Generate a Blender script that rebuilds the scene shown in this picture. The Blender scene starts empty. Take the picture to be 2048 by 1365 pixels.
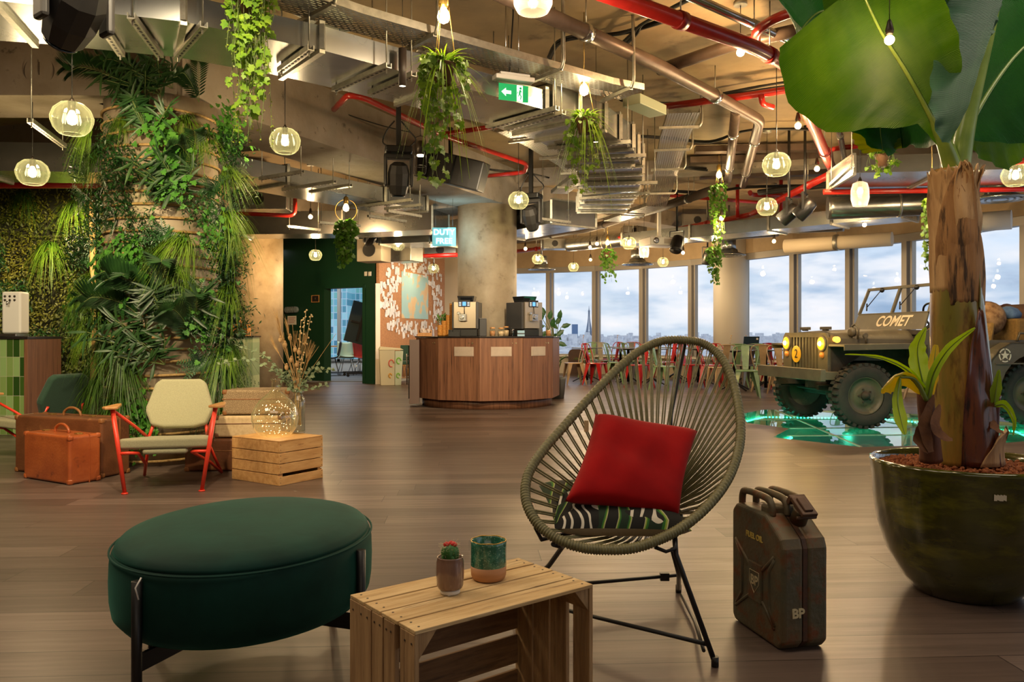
import bpy, math, random
from mathutils import Vector, Matrix
PI = math.pi
sc = bpy.context.scene
COL = sc.collection
V = Vector
# ---------------------------------------------------------------- camera
F, H, YH = 1593.0, 1.03, 670.0
cd = bpy.data.cameras.new('camera'); cam = bpy.data.objects.new('camera', cd); COL.objects.link(cam)
cam.location = (0, 0, H); cam.rotation_euler = (PI/2, 0, 0)
cd.sensor_width = 36; cd.lens = 36*F/2048; cd.shift_y = -(682.5-YH)/2048
cd.clip_start = 0.05; cd.clip_end = 30000
sc.camera = cam
sc.view_settings.view_transform = 'Standard'; sc.view_settings.look = 'None'
sc.view_settings.gamma = 1; sc.view_settings.use_curve_mapping = False
sc.view_settings.exposure = 0.68
sc.cycles.max_bounces = 8; sc.cycles.diffuse_bounces = 4; sc.cycles.glossy_bounces = 4
sc.cycles.transparent_max_bounces = 24; sc.cycles.transmission_bounces = 6
sc.cycles.caustics_reflective = False; sc.cycles.caustics_refractive = False
sc.cycles.sample_clamp_indirect = 4.0
# ---------------------------------------------------------------- world: dusk sky with clouds
def lin(c):
    if isinstance(c, str):
        c = [int(c[i:i+2], 16)/255 for i in (0, 2, 4)]
        c = [x/12.92 if x <= .04045 else ((x+.055)/1.055)**2.4 for x in c]
    return (c[0], c[1], c[2], 1)
w = bpy.data.worlds.new('sky'); sc.world = w; w.use_nodes = True
nt = w.node_tree; nt.nodes.clear()
def N(nt, t, **k):
    n = nt.nodes.new(t)
    for a, b in k.items():
        if a.startswith('_'): setattr(n, a[1:], b)
        else:
            key = a.replace('__', ' ')
            n.inputs[key].default_value = b
    return n
def ramp(nt, stops):
    r = nt.nodes.new('ShaderNodeValToRGB'); e = r.color_ramp.elements
    while len(e) < len(stops): e.new(.5)
    for i, (p, c) in enumerate(stops):
        e[i].position = p; e[i].color = lin(c)
    return r
tc = N(nt, 'ShaderNodeTexCoord')
mp = N(nt, 'ShaderNodeMapping'); mp.inputs['Scale'].default_value = (1, 1, 3.2)
L = nt.links.new
L(tc.outputs['Generated'], mp.inputs['Vector'])
n1 = N(nt, 'ShaderNodeTexNoise', Scale=3.6, Detail=7.0, Roughness=.56); L(mp.outputs[0], n1.inputs['Vector'])
sx = N(nt, 'ShaderNodeSeparateXYZ'); L(tc.outputs['Generated'], sx.inputs[0])
rg = ramp(nt, [(0, 'd3dce4'), (.04, 'e2e8ee'), (.10, 'd4e2f2'), (.3, 'b0cdee'), (.9, 'a6c2e4')]); L(sx.outputs['Z'], rg.inputs[0])
rc = ramp(nt, [(.40, (0, 0, 0)), (.50, (.7, .7, .7)), (.62, (1, 1, 1))]); L(n1.outputs['Fac'], rc.inputs[0])
n2 = N(nt, 'ShaderNodeTexNoise', Scale=7.0, Detail=4.0); L(mp.outputs[0], n2.inputs['Vector'])
cc = ramp(nt, [(.36, '92aac6'), (.46, 'b4c6dc'), (.54, 'e6e8ee'), (.64, 'fbf4f2')]); L(n2.outputs['Fac'], cc.inputs[0])
mx = N(nt, 'ShaderNodeMix', _data_type='RGBA'); L(rc.outputs[0], mx.inputs[0]); L(rg.outputs[0], mx.inputs[6]); L(cc.outputs[0], mx.inputs[7])
bg = N(nt, 'ShaderNodeBackground', Strength=0.74); L(mx.outputs[2], bg.inputs[0])
wo = N(nt, 'ShaderNodeOutputWorld'); L(bg.outputs[0], wo.inputs[0])
# ---------------------------------------------------------------- soft area fill lights added under the ceiling, with no fixtures 
def area(x, y, z, sx_, sy_, power, col, tilt=(0, 0, 0)):
    l = bpy.data.lights.new('area_fill_light', 'AREA'); l.shape = 'RECTANGLE'; l.size = sx_; l.size_y = sy_
    l.energy = power; l.color = col
    o = bpy.data.objects.new('area_fill_light', l); COL.objects.link(o); o.location = (x, y, z); o.rotation_euler = tilt
    return o
area(-1.0, 1.8, 3.3, 3.0, 1.4, 22, (1, .80, .60))
area(-3.6, 3.2, 3.3, 1.2, 1.2, 48, (1, .76, .48))
area(2.6, 2.6, 3.3, 1.4, 1.4, 18, (1, .84, .64))
area(.6, -2.0, 2.8, 4, 1.5, 11, (1, .86, .70), (math.radians(40), 0, 0))
def spot(x, y, z, tx, ty, tz, power, col, ang=50, r=.06):
    l = bpy.data.lights.new('spot_light', 'SPOT'); l.energy = power; l.color = col; l.spot_size = math.radians(ang); l.spot_blend = .6
    l.shadow_soft_size = r
    o = bpy.data.objects.new('spot_light', l); COL.objects.link(o); o.location = (x, y, z)
    o.rotation_euler = (V((tx, ty, tz))-V((x, y, z))).to_track_quat('-Z', 'Y').to_euler()
    return o
spot(-1.2, 2.9, 3.2, -2.6, 5.8, .3, 190, (1, .80, .52), 62)
spot(-2.5, 3.7, 2.7, -3.1, 6.4, 1.5, 230, (1, .80, .46), 80)
spot(-4.6, 5.4, 2.6, -5.4, 8.2, .6, 90, (1, .86, .6), 60)  # spot added to brighten the tiled bar front, no fixture
spot(.3, 7.6, 2.6, -.3, 11.4, 1.6, 330, (1, .80, .52), 70)  # spot added to warm the round column, no fixture
spot(-5.0, 8.75, 2.5, -5.3, 9.75, 1.2, 90, (1, .78, .42), 130)  # this spot and the next are added to lighten the planted wall
spot(-7.0, 8.75, 2.5, -7.2, 9.75, 1.2, 90, (1, .78, .42), 130)
spot(-3.3, 13.2, 2.9, -4.6, 15.0, 1.8, 190, (1, .58, .2), 95)
spot(-1.0, 15.4, 2.8, -2.3, 18.4, 1.4, 150, (1, .82, .62), 90)
area(-4.9, 19.6, 3.0, 1.5, 2.5, 70, (.85, .93, 1))  # cool fill added to brighten the room beyond the doorway
spot(2.2, 6.0, 3.1, 4.2, 8.8, .7, 150, (1, .84, .60), 75)
# ---------------------------------------------------------------- helpers
def P(px, py, D): return V(((px-1024)/F*D, D, H-(py-YH)/F*D))
def G(px, py, z=0.0):
    D = (H-z)*F/(py-YH); return P(px, py, D)
class MB:
    def __init__(s, M=None): s.v = []; s.f = []; s.sm = []; s.mi = []; s.M = M; s.m = 0
    def p(s, co):
        co = V(co)
        if s.M is not None: co = s.M @ co
        s.v.append(co); return len(s.v)-1
    def fa(s, ids, smooth=False): s.f.append(tuple(ids)); s.sm.append(smooth); s.mi.append(s.m)
    def poly(s, pts, smooth=False): s.fa([s.p(q) for q in pts], smooth)
    def hexa(s, a, b):      # a: 4 bottom points ccw, b: 4 top points
        i = [s.p(q) for q in list(a)+list(b)]
        for f in ((3, 2, 1, 0), (4, 5, 6, 7), (0, 1, 5, 4), (1, 2, 6, 5), (2, 3, 7, 6), (3, 0, 4, 7)): s.fa([i[k] for k in f])
    def bb(s, x0, y0, z0, x1, y1, z1):
        s.hexa([(x0, y0, z0), (x1, y0, z0), (x1, y1, z0), (x0, y1, z0)], [(x0, y0, z1), (x1, y0, z1), (x1, y1, z1), (x0, y1, z1)])
    def box(s, c, d, rz=0, R=None):
        R = R or Matrix.Rotation(rz, 3, 'Z'); c = V(c); hx, hy, hz = d[0]/2, d[1]/2, d[2]/2
        q = lambda x, y, z: c + R @ V((x, y, z))
        s.hexa([q(-hx, -hy, -hz), q(hx, -hy, -hz), q(hx, hy, -hz), q(-hx, hy, -hz)], [q(-hx, -hy, hz), q(hx, -hy, hz), q(hx, hy, hz), q(-hx, hy, hz)])
    def bar(s, a, b, w_, h_, up=(0, 0, 1)):   # rectangular bar from a to b
        a, b = V(a), V(b); d = (b-a).normalized(); up = V(up)
        if abs(d.dot(up)) > .97: up = V((1, 0, 0))
        x = d.cross(up).normalized()*w_/2; z = x.cross(d).normalized()*h_/2
        s.hexa([a-x-z, a+x-z, b+x-z, b-x-z], [a-x+z, a+x+z, b+x+z, b-x+z])
    def tube(s, path, r, n=8, closed=False, caps=True, flat=1.0):
        path = [V(q) for q in path]; m = len(path); rr = r if isinstance(r, (list, tuple)) else [r]*m
        rings = []; prev = None
        for i, q in enumerate(path):
            a = path[(i-1) % m] if (i > 0 or closed) else q
            b = path[(i+1) % m] if (i < m-1 or closed) else q
            t = (b-a)
            t = t.normalized() if t.length > 1e-9 else V((0, 0, 1))
            if prev is None:
                u = V((0, 0, 1)) if abs(t.z) < .9 else V((1, 0, 0))
                prev = (u - t*u.dot(t)).normalized()
            else:
                prev = (prev - t*prev.dot(t))
                prev = prev.normalized() if prev.length > 1e-6 else t.orthogonal().normalized()
            bi = t.cross(prev)
            rings.append([s.p(q + (prev*math.cos(2*PI*k/n)*flat + bi*math.sin(2*PI*k/n))*rr[i]) for k in range(n)])
        for i in range(m if closed else m-1):
            A, B = rings[i], rings[(i+1) % m]
            for k in range(n): s.fa((A[k], A[(k+1) % n], B[(k+1) % n], B[k]), True)
        if caps and not closed:
            s.fa(rings[0][::-1]); s.fa(rings[-1])
    def lathe(s, prof, n=24, c=(0, 0, 0), lobes=0, amp=0, smooth=True, R=None, ell=(1, 1)):
        c = V(c); rings = []
        for (r, z) in prof:
            ring = []
            for k in range(n):
                a = 2*PI*k/n; q = r*(1+amp*abs(math.cos(lobes*a/2)) if lobes else 1)
                pt = V((q*math.cos(a)*ell[0], q*math.sin(a)*ell[1], z))
                if R is not None: pt = R @ pt
                ring.append(s.p(c+pt))
            rings.append(ring)
        for i in range(len(rings)-1):
            A, B = rings[i], rings[i+1]
            for k in range(n): s.fa((A[k], A[(k+1) % n], B[(k+1) % n], B[k]), smooth)
        if prof[0][0] > 1e-4: s.fa(rings[0][::-1])
        if prof[-1][0] > 1e-4: s.fa(rings[-1])
    def olathe(s, prof, n=24, c=(0, 0, 0), **k):   # open lathe without end caps
        a = len(s.f); s.lathe(prof, n, c, **k)
        while len(s.f) > a and len(s.f[-1]) == n and n > 4: s.f.pop(); s.sm.pop(); s.mi.pop()
    def sphere(s, c, r, n=12, sz=1.0):
        s.lathe([(max(r*math.sin(PI*i/(n//2+2)), 1e-5), -r*sz*math.cos(PI*i/(n//2+2))) for i in range(n//2+3)], n, c)
    def prism(s, pts, a, b, ax='z'):   # 2d outline extruded between a and b along an axis
        def m3(x, y, t): return {'z': (x, y, t), 'y': (x, t, y), 'x': (t, x, y)}[ax]
        A = [s.p(m3(x, y, a)) for x, y in pts]; B = [s.p(m3(x, y, b)) for x, y in pts]
        n = len(pts)
        s.fa(A[::-1]); s.fa(B)
        for k in range(n): s.fa((A[k], A[(k+1) % n], B[(k+1) % n], B[k]))
    def leaf(s, q, d, nrm, Ln, Wd, curl=.15, rows=3):
        q, d = V(q), V(d).normalized(); nrm = V(nrm); x = d.cross(nrm)
        x = x.normalized() if x.length > 1e-5 else d.orthogonal().normalized(); u = x.cross(d)
        prof = {2: [(.5, 1)], 3: [(.3, .9), (.65, .8)], 4: [(.2, .75), (.45, 1), (.75, .65)]}[rows]
        m = [s.p(q)]; l_ = []; r_ = []
        for t, wv in prof:
            base = q + d*Ln*t - u*curl*Ln*t*t
            m.append(s.p(base)); l_.append(s.p(base+x*Wd/2*wv+u*Wd*.12)); r_.append(s.p(base-x*Wd/2*wv+u*Wd*.12))
        m.append(s.p(q+d*Ln-u*curl*Ln))
        s.fa((m[0], m[1], l_[0]), True); s.fa((m[0], r_[0], m[1]), True)
        for i in range(len(prof)-1):
            s.fa((m[i+1], m[i+2], l_[i+1], l_[i]), True); s.fa((m[i+1], r_[i], r_[i+1], m[i+2]), True)
        s.fa((m[-2], m[-1], l_[-1]), True); s.fa((m[-2], r_[-1], m[-1]), True)
    def ivy(s, q, d, nrm, L_):   # lobed ivy leaf
        q, d, nrm = V(q), V(d).normalized(), V(nrm); x = d.cross(nrm)
        x = x.normalized() if x.length > 1e-5 else d.orthogonal().normalized()
        u = x.cross(d)
        o = [(0, 0), (-.12, .3), (.1, .55), (.32, .33), (.6, .42), (.68, .2), (1, 0), (.68, -.2), (.6, -.42), (.32, -.33), (.1, -.55), (-.12, -.3)]
        c = s.p(q+d*L_*.3-u*.06*L_)
        ids = [s.p(q+d*a*L_+x*b*L_-u*(.25*b*b+.1*a*a)*L_) for a, b in o]
        for k in range(12): s.fa((c, ids[k], ids[(k+1) % 12]), True)
    def build(s, name, mats, parent=None, bevel=0, seg=2, world=None, subsurf=0):
        me = bpy.data.meshes.new(name); me.from_pydata([tuple(q) for q in s.v], [], s.f)
        me.polygons.foreach_set('use_smooth', s.sm)
        if not isinstance(mats, (list, tuple)): mats = [mats]
        for m_ in mats: me.materials.append(m_)
        if len(mats) > 1: me.polygons.foreach_set('material_index', s.mi)
        me.update()
        o = bpy.data.objects.new(name, me); COL.objects.link(o)
        if parent is not None:
            o.parent = parent
            if world: o.matrix_parent_inverse = wm(parent).inverted()
        if bevel:
            b = o.modifiers.new('b', 'BEVEL'); b.width = bevel; b.segments = seg; b.limit_method = 'ANGLE'; b.angle_limit = math.radians(40)
        if subsurf:
            b = o.modifiers.new('s', 'SUBSURF'); b.levels = subsurf; b.render_levels = subsurf
        return o
def wm(o):
    M = Matrix.Translation(o.location) @ o.rotation_euler.to_matrix().to_4x4() @ Matrix.Diagonal(V((*o.scale, 1)))
    return (wm(o.parent) @ o.matrix_parent_inverse @ M) if o.parent else M
def tag(o, label, cat, group=None, kind=None):
    o['label'] = label; o['category'] = cat
    if group: o['group'] = group
    if kind: o['kind'] = kind
    return o
def thing(name, label, cat, loc=(0, 0, 0), rz=0, group=None):
    o = bpy.data.objects.new(name, None); COL.objects.link(o); o.location = loc; o.rotation_euler = (0, 0, rz)
    o.empty_display_size = .1
    return tag(o, label, cat, group)
def struct(o): o['kind'] = 'structure'; return o
def copy_tree(o, loc=None, rz=None, label=None, parent=None, sc_=None):
    c = o.copy(); COL.objects.link(c)
    if parent is not None: c.parent = parent
    for ch in list(o.children): copy_tree(ch, parent=c)
    if loc is not None: c.location = loc
    if rz is not None: c.rotation_euler = (0, 0, rz)
    if label: c['label'] = label
    if sc_: c.scale = (sc_,)*3
    return c
def spl(pts, n=8, closed=False):      # Catmull-Rom through points
    pts = [V(q) for q in pts]; out = []; m = len(pts)
    for i in range(m if closed else m-1):
        if closed: a, b, c, d = pts[(i-1) % m], pts[i], pts[(i+1) % m], pts[(i+2) % m]
        else: a, b, c, d = pts[max(i-1, 0)], pts[i], pts[i+1], pts[min(i+2, m-1)]
        for k in range(n):
            t = k/n
            out.append(.5*((2*b)+(c-a)*t+(2*a-5*b+4*c-d)*t*t+(3*b-a-3*c+d)*t**3))
    if not closed: out.append(pts[-1])
    return out
def text(name, body, size, mat_, parent, M, ext=.002, shear=0, off=0, sx_=1.0, world=False, spacing=1.0):
    cu = bpy.data.curves.new(name, 'FONT'); cu.body = body; cu.size = size; cu.extrude = ext; cu.shear = shear; cu.offset = off
    cu.align_x = 'CENTER'; cu.align_y = 'CENTER'; cu.space_character = spacing; cu.resolution_u = 4
    t = bpy.data.objects.new(name+'_c', cu); COL.objects.link(t)
    dg = bpy.context.evaluated_depsgraph_get(); me = bpy.data.meshes.new_from_object(t.evaluated_get(dg))
    bpy.data.objects.remove(t); me.materials.clear(); me.materials.append(mat_)
    me.transform(Matrix(M) @ Matrix.Diagonal((sx_, 1, 1, 1)))
    o = bpy.data.objects.new(name, me); COL.objects.link(o)
    if parent is not None:
        o.parent = parent
        if world: o.matrix_parent_inverse = wm(parent).inverted()
    return o
def frame(o, x, y):     # 4x4 with given x and y axes
    x = V(x).normalized(); y = V(y).normalized(); z = x.cross(y).normalized(); y = z.cross(x)
    M = Matrix.Identity(4)
    for i, a in enumerate((x, y, z)):
        for j in range(3): M[j][i] = a[j]
    for j in range(3): M[j][3] = o[j]
    return M
def point(loc, power, col=(1, .66, .34), r=.03, parent=None):
    l = bpy.data.lights.new('bulb_light', 'POINT'); l.energy = power; l.color = col; l.shadow_soft_size = r
    o = bpy.data.objects.new('bulb_light', l); COL.objects.link(o); o.location = loc
    if parent is not None: o.parent = parent; o.matrix_parent_inverse = wm(parent).inverted()
    return o
# ---------------------------------------------------------------- materials
def mk(name, c1, c2=None, r=.5, m=0, s=5, st=(1, 1, 1), bump=0, bs=None, lo=.35, hi=.65, coat=0, sheen=0, em=0, det=4, rnd=0, rv=0, spec=.5, trl=0, c3=None, s3=30, lo3=.6, hi3=.7):
    M = bpy.data.materials.new(name); M.use_nodes = True; nt = M.node_tree; nt.nodes.clear(); L = nt.links.new
    b = N(nt, 'ShaderNodeBsdfPrincipled'); out = N(nt, 'ShaderNodeOutputMaterial')
    b.inputs['Base Color'].default_value = lin(c1); b.inputs['Roughness'].default_value = r; b.inputs['Metallic'].default_value = m
    b.inputs['Specular IOR Level'].default_value = spec
    if coat: b.inputs['Coat Weight'].default_value = coat; b.inputs['Coat Roughness'].default_value = .08
    if sheen: b.inputs['Sheen Weight'].default_value = sheen; b.inputs['Sheen Roughness'].default_value = .4
    if em: b.inputs['Emission Color'].default_value = lin(c1); b.inputs['Emission Strength'].default_value = em
    col = None
    if c2 or bump or rv:
        tc = N(nt, 'ShaderNodeTexCoord'); mp = N(nt, 'ShaderNodeMapping'); mp.inputs['Scale'].default_value = st
        L(tc.outputs['Object'], mp.inputs[0])
        no = N(nt, 'ShaderNodeTexNoise', Scale=float(s), Detail=float(det), Roughness=.6); L(mp.outputs[0], no.inputs['Vector'])
        if c2:
            rp = ramp(nt, [(lo, c1), (hi, c2)]); L(no.outputs['Fac'], rp.inputs[0]); col = rp.outputs[0]
            if c3:
                n3 = N(nt, 'ShaderNodeTexNoise', Scale=float(s3), Detail=5.0, Roughness=.65); L(mp.outputs[0], n3.inputs['Vector'])
                r3 = ramp(nt, [(lo3, (0, 0, 0)), (hi3, (1, 1, 1))]); L(n3.outputs['Fac'], r3.inputs[0])
                mx = N(nt, 'ShaderNodeMix', _data_type='RGBA'); L(r3.outputs[0], mx.inputs[0]); L(col, mx.inputs[6]); mx.inputs[7].default_value = lin(c3); col = mx.outputs[2]
        if bump:
            nb = no
            if bs: nb = N(nt, 'ShaderNodeTexNoise', Scale=float(bs), Detail=4.0); L(mp.outputs[0], nb.inputs['Vector'])
            bp = N(nt, 'ShaderNodeBump', Strength=bump, Distance=.01); L(nb.outputs['Fac'], bp.inputs['Height']); L(bp.outputs[0], b.inputs['Normal'])
        if rv:
            mr = N(nt, 'ShaderNodeMapRange'); mr.inputs[3].default_value = max(r-rv, .02); mr.inputs[4].default_value = r+rv
            L(no.outputs['Fac'], mr.inputs[0]); L(mr.outputs[0], b.inputs['Roughness'])
    if rnd:
        oi = N(nt, 'ShaderNodeObjectInfo'); hs = N(nt, 'ShaderNodeHueSaturation'); mr = N(nt, 'ShaderNodeMapRange')
        mr.inputs[3].default_value = 1-rnd; mr.inputs[4].default_value = 1+rnd
        L(oi.outputs['Random'], mr.inputs[0]); L(mr.outputs[0], hs.inputs['Value'])
        if col: L(col, hs.inputs['Color'])
        else: hs.inputs['Color'].default_value = lin(c1)
        col = hs.outputs[0]
    if col: L(col, b.inputs['Base Color'])
    sh = b.outputs[0]
    if trl:
        tr = N(nt, 'ShaderNodeBsdfTranslucent'); tr.inputs[0].default_value = lin(c1)
        if col: L(col, tr.inputs[0])
        ms = N(nt, 'ShaderNodeMixShader'); ms.inputs[0].default_value = trl; L(sh, ms.inputs[1]); L(tr.outputs[0], ms.inputs[2]); sh = ms.outputs[0]
    L(sh, out.inputs[0])
    return M
def glass(name, tint, refl=.9, rough=.02, ior=1.45, dens=0):
    M = bpy.data.materials.new(name); M.use_nodes = True; nt = M.node_tree; nt.nodes.clear(); L = nt.links.new
    fr = N(nt, 'ShaderNodeFresnel', IOR=ior); t = N(nt, 'ShaderNodeBsdfTransparent', Color=lin(tint)); g = N(nt, 'ShaderNodeBsdfGlossy', Roughness=rough)
    g.inputs[0].default_value = (refl, refl, refl, 1)
    m = N(nt, 'ShaderNodeMixShader'); L(t.outputs[0], m.inputs[1]); L(g.outputs[0], m.inputs[2]); out = N(nt, 'ShaderNodeOutputMaterial')
    ge = N(nt, 'ShaderNodeNewGeometry'); iv = N(nt, 'ShaderNodeMath', _operation='SUBTRACT'); iv.inputs[0].default_value = 1; L(ge.outputs['Backfacing'], iv.inputs[1])
    mm = N(nt, 'ShaderNodeMath', _operation='MULTIPLY'); mm.inputs[1].default_value = dens or 1.0
    L(fr.outputs[0], mm.inputs[0]); m2 = N(nt, 'ShaderNodeMath', _operation='MULTIPLY', _use_clamp=True); L(mm.outputs[0], m2.inputs[0]); L(iv.outputs[0], m2.inputs[1]); L(m2.outputs[0], m.inputs[0])
    L(m.outputs[0], out.inputs[0]); return M
def glowglass(name, tint, body, k=.22, refl=1.0, rough=.04, dens=2.2):   # thin moulded glass that catches the light of its bulb
    M = glass(name, tint, refl, rough, 1.5, dens); nt = M.node_tree; out = [n for n in nt.nodes if n.type == 'OUTPUT_MATERIAL'][0]; src = out.inputs[0].links[0].from_socket
    a = N(nt, 'ShaderNodeBsdfTranslucent', Color=lin(body)); b = N(nt, 'ShaderNodeBsdfDiffuse', Color=lin(body)); c = N(nt, 'ShaderNodeMixShader'); c.inputs[0].default_value = .35
    nt.links.new(a.outputs[0], c.inputs[1]); nt.links.new(b.outputs[0], c.inputs[2]); lw = N(nt, 'ShaderNodeLayerWeight', Blend=.35); mr = N(nt, 'ShaderNodeMapRange'); mr.inputs[3].default_value = k*.55; mr.inputs[4].default_value = min(k*2.6, .95)
    nt.links.new(lw.outputs['Facing'], mr.inputs[0]); d = N(nt, 'ShaderNodeMixShader'); nt.links.new(mr.outputs[0], d.inputs[0]); nt.links.new(src, d.inputs[1]); nt.links.new(c.outputs[0], d.inputs[2]); nt.links.new(d.outputs[0], out.inputs[0]); return M
def emis(name, c, s):
    M = bpy.data.materials.new(name); M.use_nodes = True; nt = M.node_tree; nt.nodes.clear()
    e = N(nt, 'ShaderNodeEmission', Strength=s); e.inputs[0].default_value = lin(c); o = N(nt, 'ShaderNodeOutputMaterial'); nt.links.new(e.outputs[0], o.inputs[0]); return M
def brick_mat(name, cols, mortar, bw, bh, ax, off=.5, r=.25, msz=.004, grain=None, gs=(3, 40, 1), gstr=.35, bump=.2, coat=0, rot=0, rv=0):
    # ax: which object axes give the brick u,v e.g. 'xz'
    M = bpy.data.materials.new(name); M.use_nodes = True; nt = M.node_tree; nt.nodes.clear(); L = nt.links.new
    b = N(nt, 'ShaderNodeBsdfPrincipled', Roughness=r); out = N(nt, 'ShaderNodeOutputMaterial'); L(b.outputs[0], out.inputs[0])
    if coat: b.inputs['Coat Weight'].default_value = coat; b.inputs['Coat Roughness'].default_value = .1
    tc = N(nt, 'ShaderNodeTexCoord'); sp = N(nt, 'ShaderNodeSeparateXYZ')
    mpr = N(nt, 'ShaderNodeMapping'); mpr.inputs['Rotation'].default_value = (0, 0, rot); L(tc.outputs['Object'], mpr.inputs[0])
    L(mpr.outputs[0], sp.inputs[0]); cb = N(nt, 'ShaderNodeCombineXYZ')
    L(sp.outputs['xyz'.index(ax[0])], cb.inputs[0]); L(sp.outputs['xyz'.index(ax[1])], cb.inputs[1])
    # cell ids
    def math_(op, a, v=None, b_=None):
        n = N(nt, 'ShaderNodeMath', _operation=op); L(a, n.inputs[0])
        if v is not None: n.inputs[1].default_value = v
        if b_ is not None: L(b_, n.inputs[1])
        return n.outputs[0]
    vrow = math_('FLOOR', math_('DIVIDE', cb.inputs[1].links[0].from_socket, bh))
    wn0 = N(nt, 'ShaderNodeTexWhiteNoise', _noise_dimensions='1D'); L(vrow, wn0.inputs['W'])
    shift = math_('MULTIPLY', wn0.outputs['Value'], 1.0 if off else 0.0)
    ucell = math_('ADD', math_('DIVIDE', cb.inputs[0].links[0].from_socket, bw), None, shift)
    c2 = N(nt, 'ShaderNodeCombineXYZ'); L(math_('FLOOR', ucell), c2.inputs[0]); L(vrow, c2.inputs[1])
    wn = N(nt, 'ShaderNodeTexWhiteNoise', _noise_dimensions='3D'); L(c2.outputs[0], wn.inputs['Vector'])
    k = len(cols); rp = ramp(nt, [(i/k if grain is None else i/max(k-1, 1), c) for i, c in enumerate(cols)])
    if grain is None: rp.color_ramp.interpolation = 'CONSTANT'
    L(wn.outputs['Value'], rp.inputs[0]); col = rp.outputs[0]
    if grain is not None:
        mp = N(nt, 'ShaderNodeMapping'); mp.inputs['Scale'].default_value = gs; L(cb.outputs[0], mp.inputs[0])
        ad = N(nt, 'ShaderNodeVectorMath', _operation='ADD'); L(mp.outputs[0], ad.inputs[0]); sc3 = N(nt, 'ShaderNodeVectorMath', _operation='SCALE'); sc3.inputs['Scale'].default_value = 20
        L(wn.outputs['Color'], sc3.inputs[0]); L(sc3.outputs[0], ad.inputs[1])
        no = N(nt, 'ShaderNodeTexNoise', Scale=1.0, Detail=6.0, Roughness=.65, Distortion=.6); L(ad.outputs[0], no.inputs['Vector'])
        mg = N(nt, 'ShaderNodeMix', _data_type='RGBA'); mr = N(nt, 'ShaderNodeMapRange'); mr.inputs[1].default_value = .35; mr.inputs[2].default_value = .75; mr.inputs[4].default_value = gstr
        L(no.outputs['Fac'], mr.inputs[0]); L(mr.outputs[0], mg.inputs[0]); L(col, mg.inputs[6]); mg.inputs[7].default_value = lin(grain); col = mg.outputs[2]
        if rv:
            m4 = N(nt, 'ShaderNodeMapRange'); m4.inputs[3].default_value = r-rv; m4.inputs[4].default_value = r+rv; L(no.outputs['Fac'], m4.inputs[0]); L(m4.outputs[0], b.inputs['Roughness'])
    # seams
    fu = math_('FRACT', ucell); fv = math_('FRACT', math_('DIVIDE', cb.inputs[1].links[0].from_socket, bh))
    du = math_('MULTIPLY', math_('ABSOLUTE', math_('SUBTRACT', fu, .5)), bw); dv = math_('MULTIPLY', math_('ABSOLUTE', math_('SUBTRACT', fv, .5)), bh)
    gu = math_('GREATER_THAN', du, bw/2-msz); gv = math_('GREATER_THAN', dv, bh/2-msz); ge = math_('MAXIMUM', gu, None, gv)
    mm = N(nt, 'ShaderNodeMix', _data_type='RGBA'); L(ge, mm.inputs[0]); L(col, mm.inputs[6]); mm.inputs[7].default_value = lin(mortar); L(mm.outputs[2], b.inputs['Base Color'])
    bp = N(nt, 'ShaderNodeBump', Strength=bump, Distance=.004); bp.invert = True; L(ge, bp.inputs['Height']); L(bp.outputs[0], b.inputs['Normal'])
    return M
m_floor = brick_mat('floor_oak', ['6c5c54', '594b43', '7c6b62', '63544c', '4e413b'], '261d18', 1.9, .19, 'xy', r=.36, msz=.0018, grain='382c26', gs=(1.6, 26, 1), gstr=.55, bump=.25, rot=math.radians(-3), rv=.10)
m_slab = mk('ceiling_concrete', 'a8906a', '86745a', r=.8, s=1.1, bump=.3, bs=14, det=8, c3='5b4a38', s3=2.2, lo3=.58, hi3=.75)
m_conc = mk('beam_concrete', '9c9184', '857968', r=.75, s=2.2, bump=.35, bs=22, det=8, c3='5f564b', s3=9, lo3=.62, hi3=.72)
m_col = mk('column_concrete', 'a89a84', '8b7c66', r=.6, s=2.5, bump=.3, bs=18, det=8, c3='6c5e4c', s3=5, lo3=.6, hi3=.75)
m_galv = mk('galvanised_sheet', 'b4b6b2', '9b9d99', r=.26, m=.95, s=2.5, st=(1, 1, 1), rv=.06)
m_galvs = mk('galvanised_spiral', 'b0b3b4', '8f9394', r=.3, m=.95, s=26, st=(.1, 1, .1), bump=.15)
m_zinc = mk('zinc_strut', 'b9b6a8', 'a09d90', r=.42, m=.85, s=20)
m_red = mk('red_pipe_paint', 'b3231a', '9c1d16', r=.32, s=8, coat=.3)
m_redc = mk('red_frame_paint', 'e0402a', r=.35)
m_pipe = mk('brown_cast_pipe', '6f5d50', '5d4d42', r=.4, s=6, m=.3)
m_dpipe = mk('dark_rubber_pipe', '3a3029', r=.6)
m_steel = mk('bright_steel', 'c8c8c8', r=.22, m=1)
m_black = mk('black_metal', '141414', r=.4)
m_blackm = mk('black_matt', '1b1a19', '242220', r=.55, s=8)
m_white = mk('white_paint', 'e6e2da', r=.5)
m_cream = mk('cream_paint', 'd8c8ac', r=.6)
m_alu = mk('window_frame_grey', 'a9a49c', r=.45, m=.3)
m_green = mk('dark_green_paint', '0f3a26', r=.5)
m_darkceil = mk('dark_paint', '2a2722', r=.8)
m_ply = mk('chipboard', 'bd8a5c', 'a87650', r=.7, s=30, c3='8a5d3c', s3=60)
m_walnut = mk('walnut_veneer', '8a5f45', '5f3d2b', r=.42, s=3, st=(9, 9, .35), det=8, lo=.3, hi=.72, c3='44291c', s3=6, lo3=.56, hi3=.7)
m_top = mk('dark_stone_top', '2b2523', '1d1918', r=.28, s=30)
m_pane = glass('window_glass', (.96, .98, 1), .35, .01)
m_bulb = emis('bulb_glow', 'ffe2b0', 14)
m_bulbw = emis('warm_bulb_glow', 'ffd291', 22)
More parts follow.
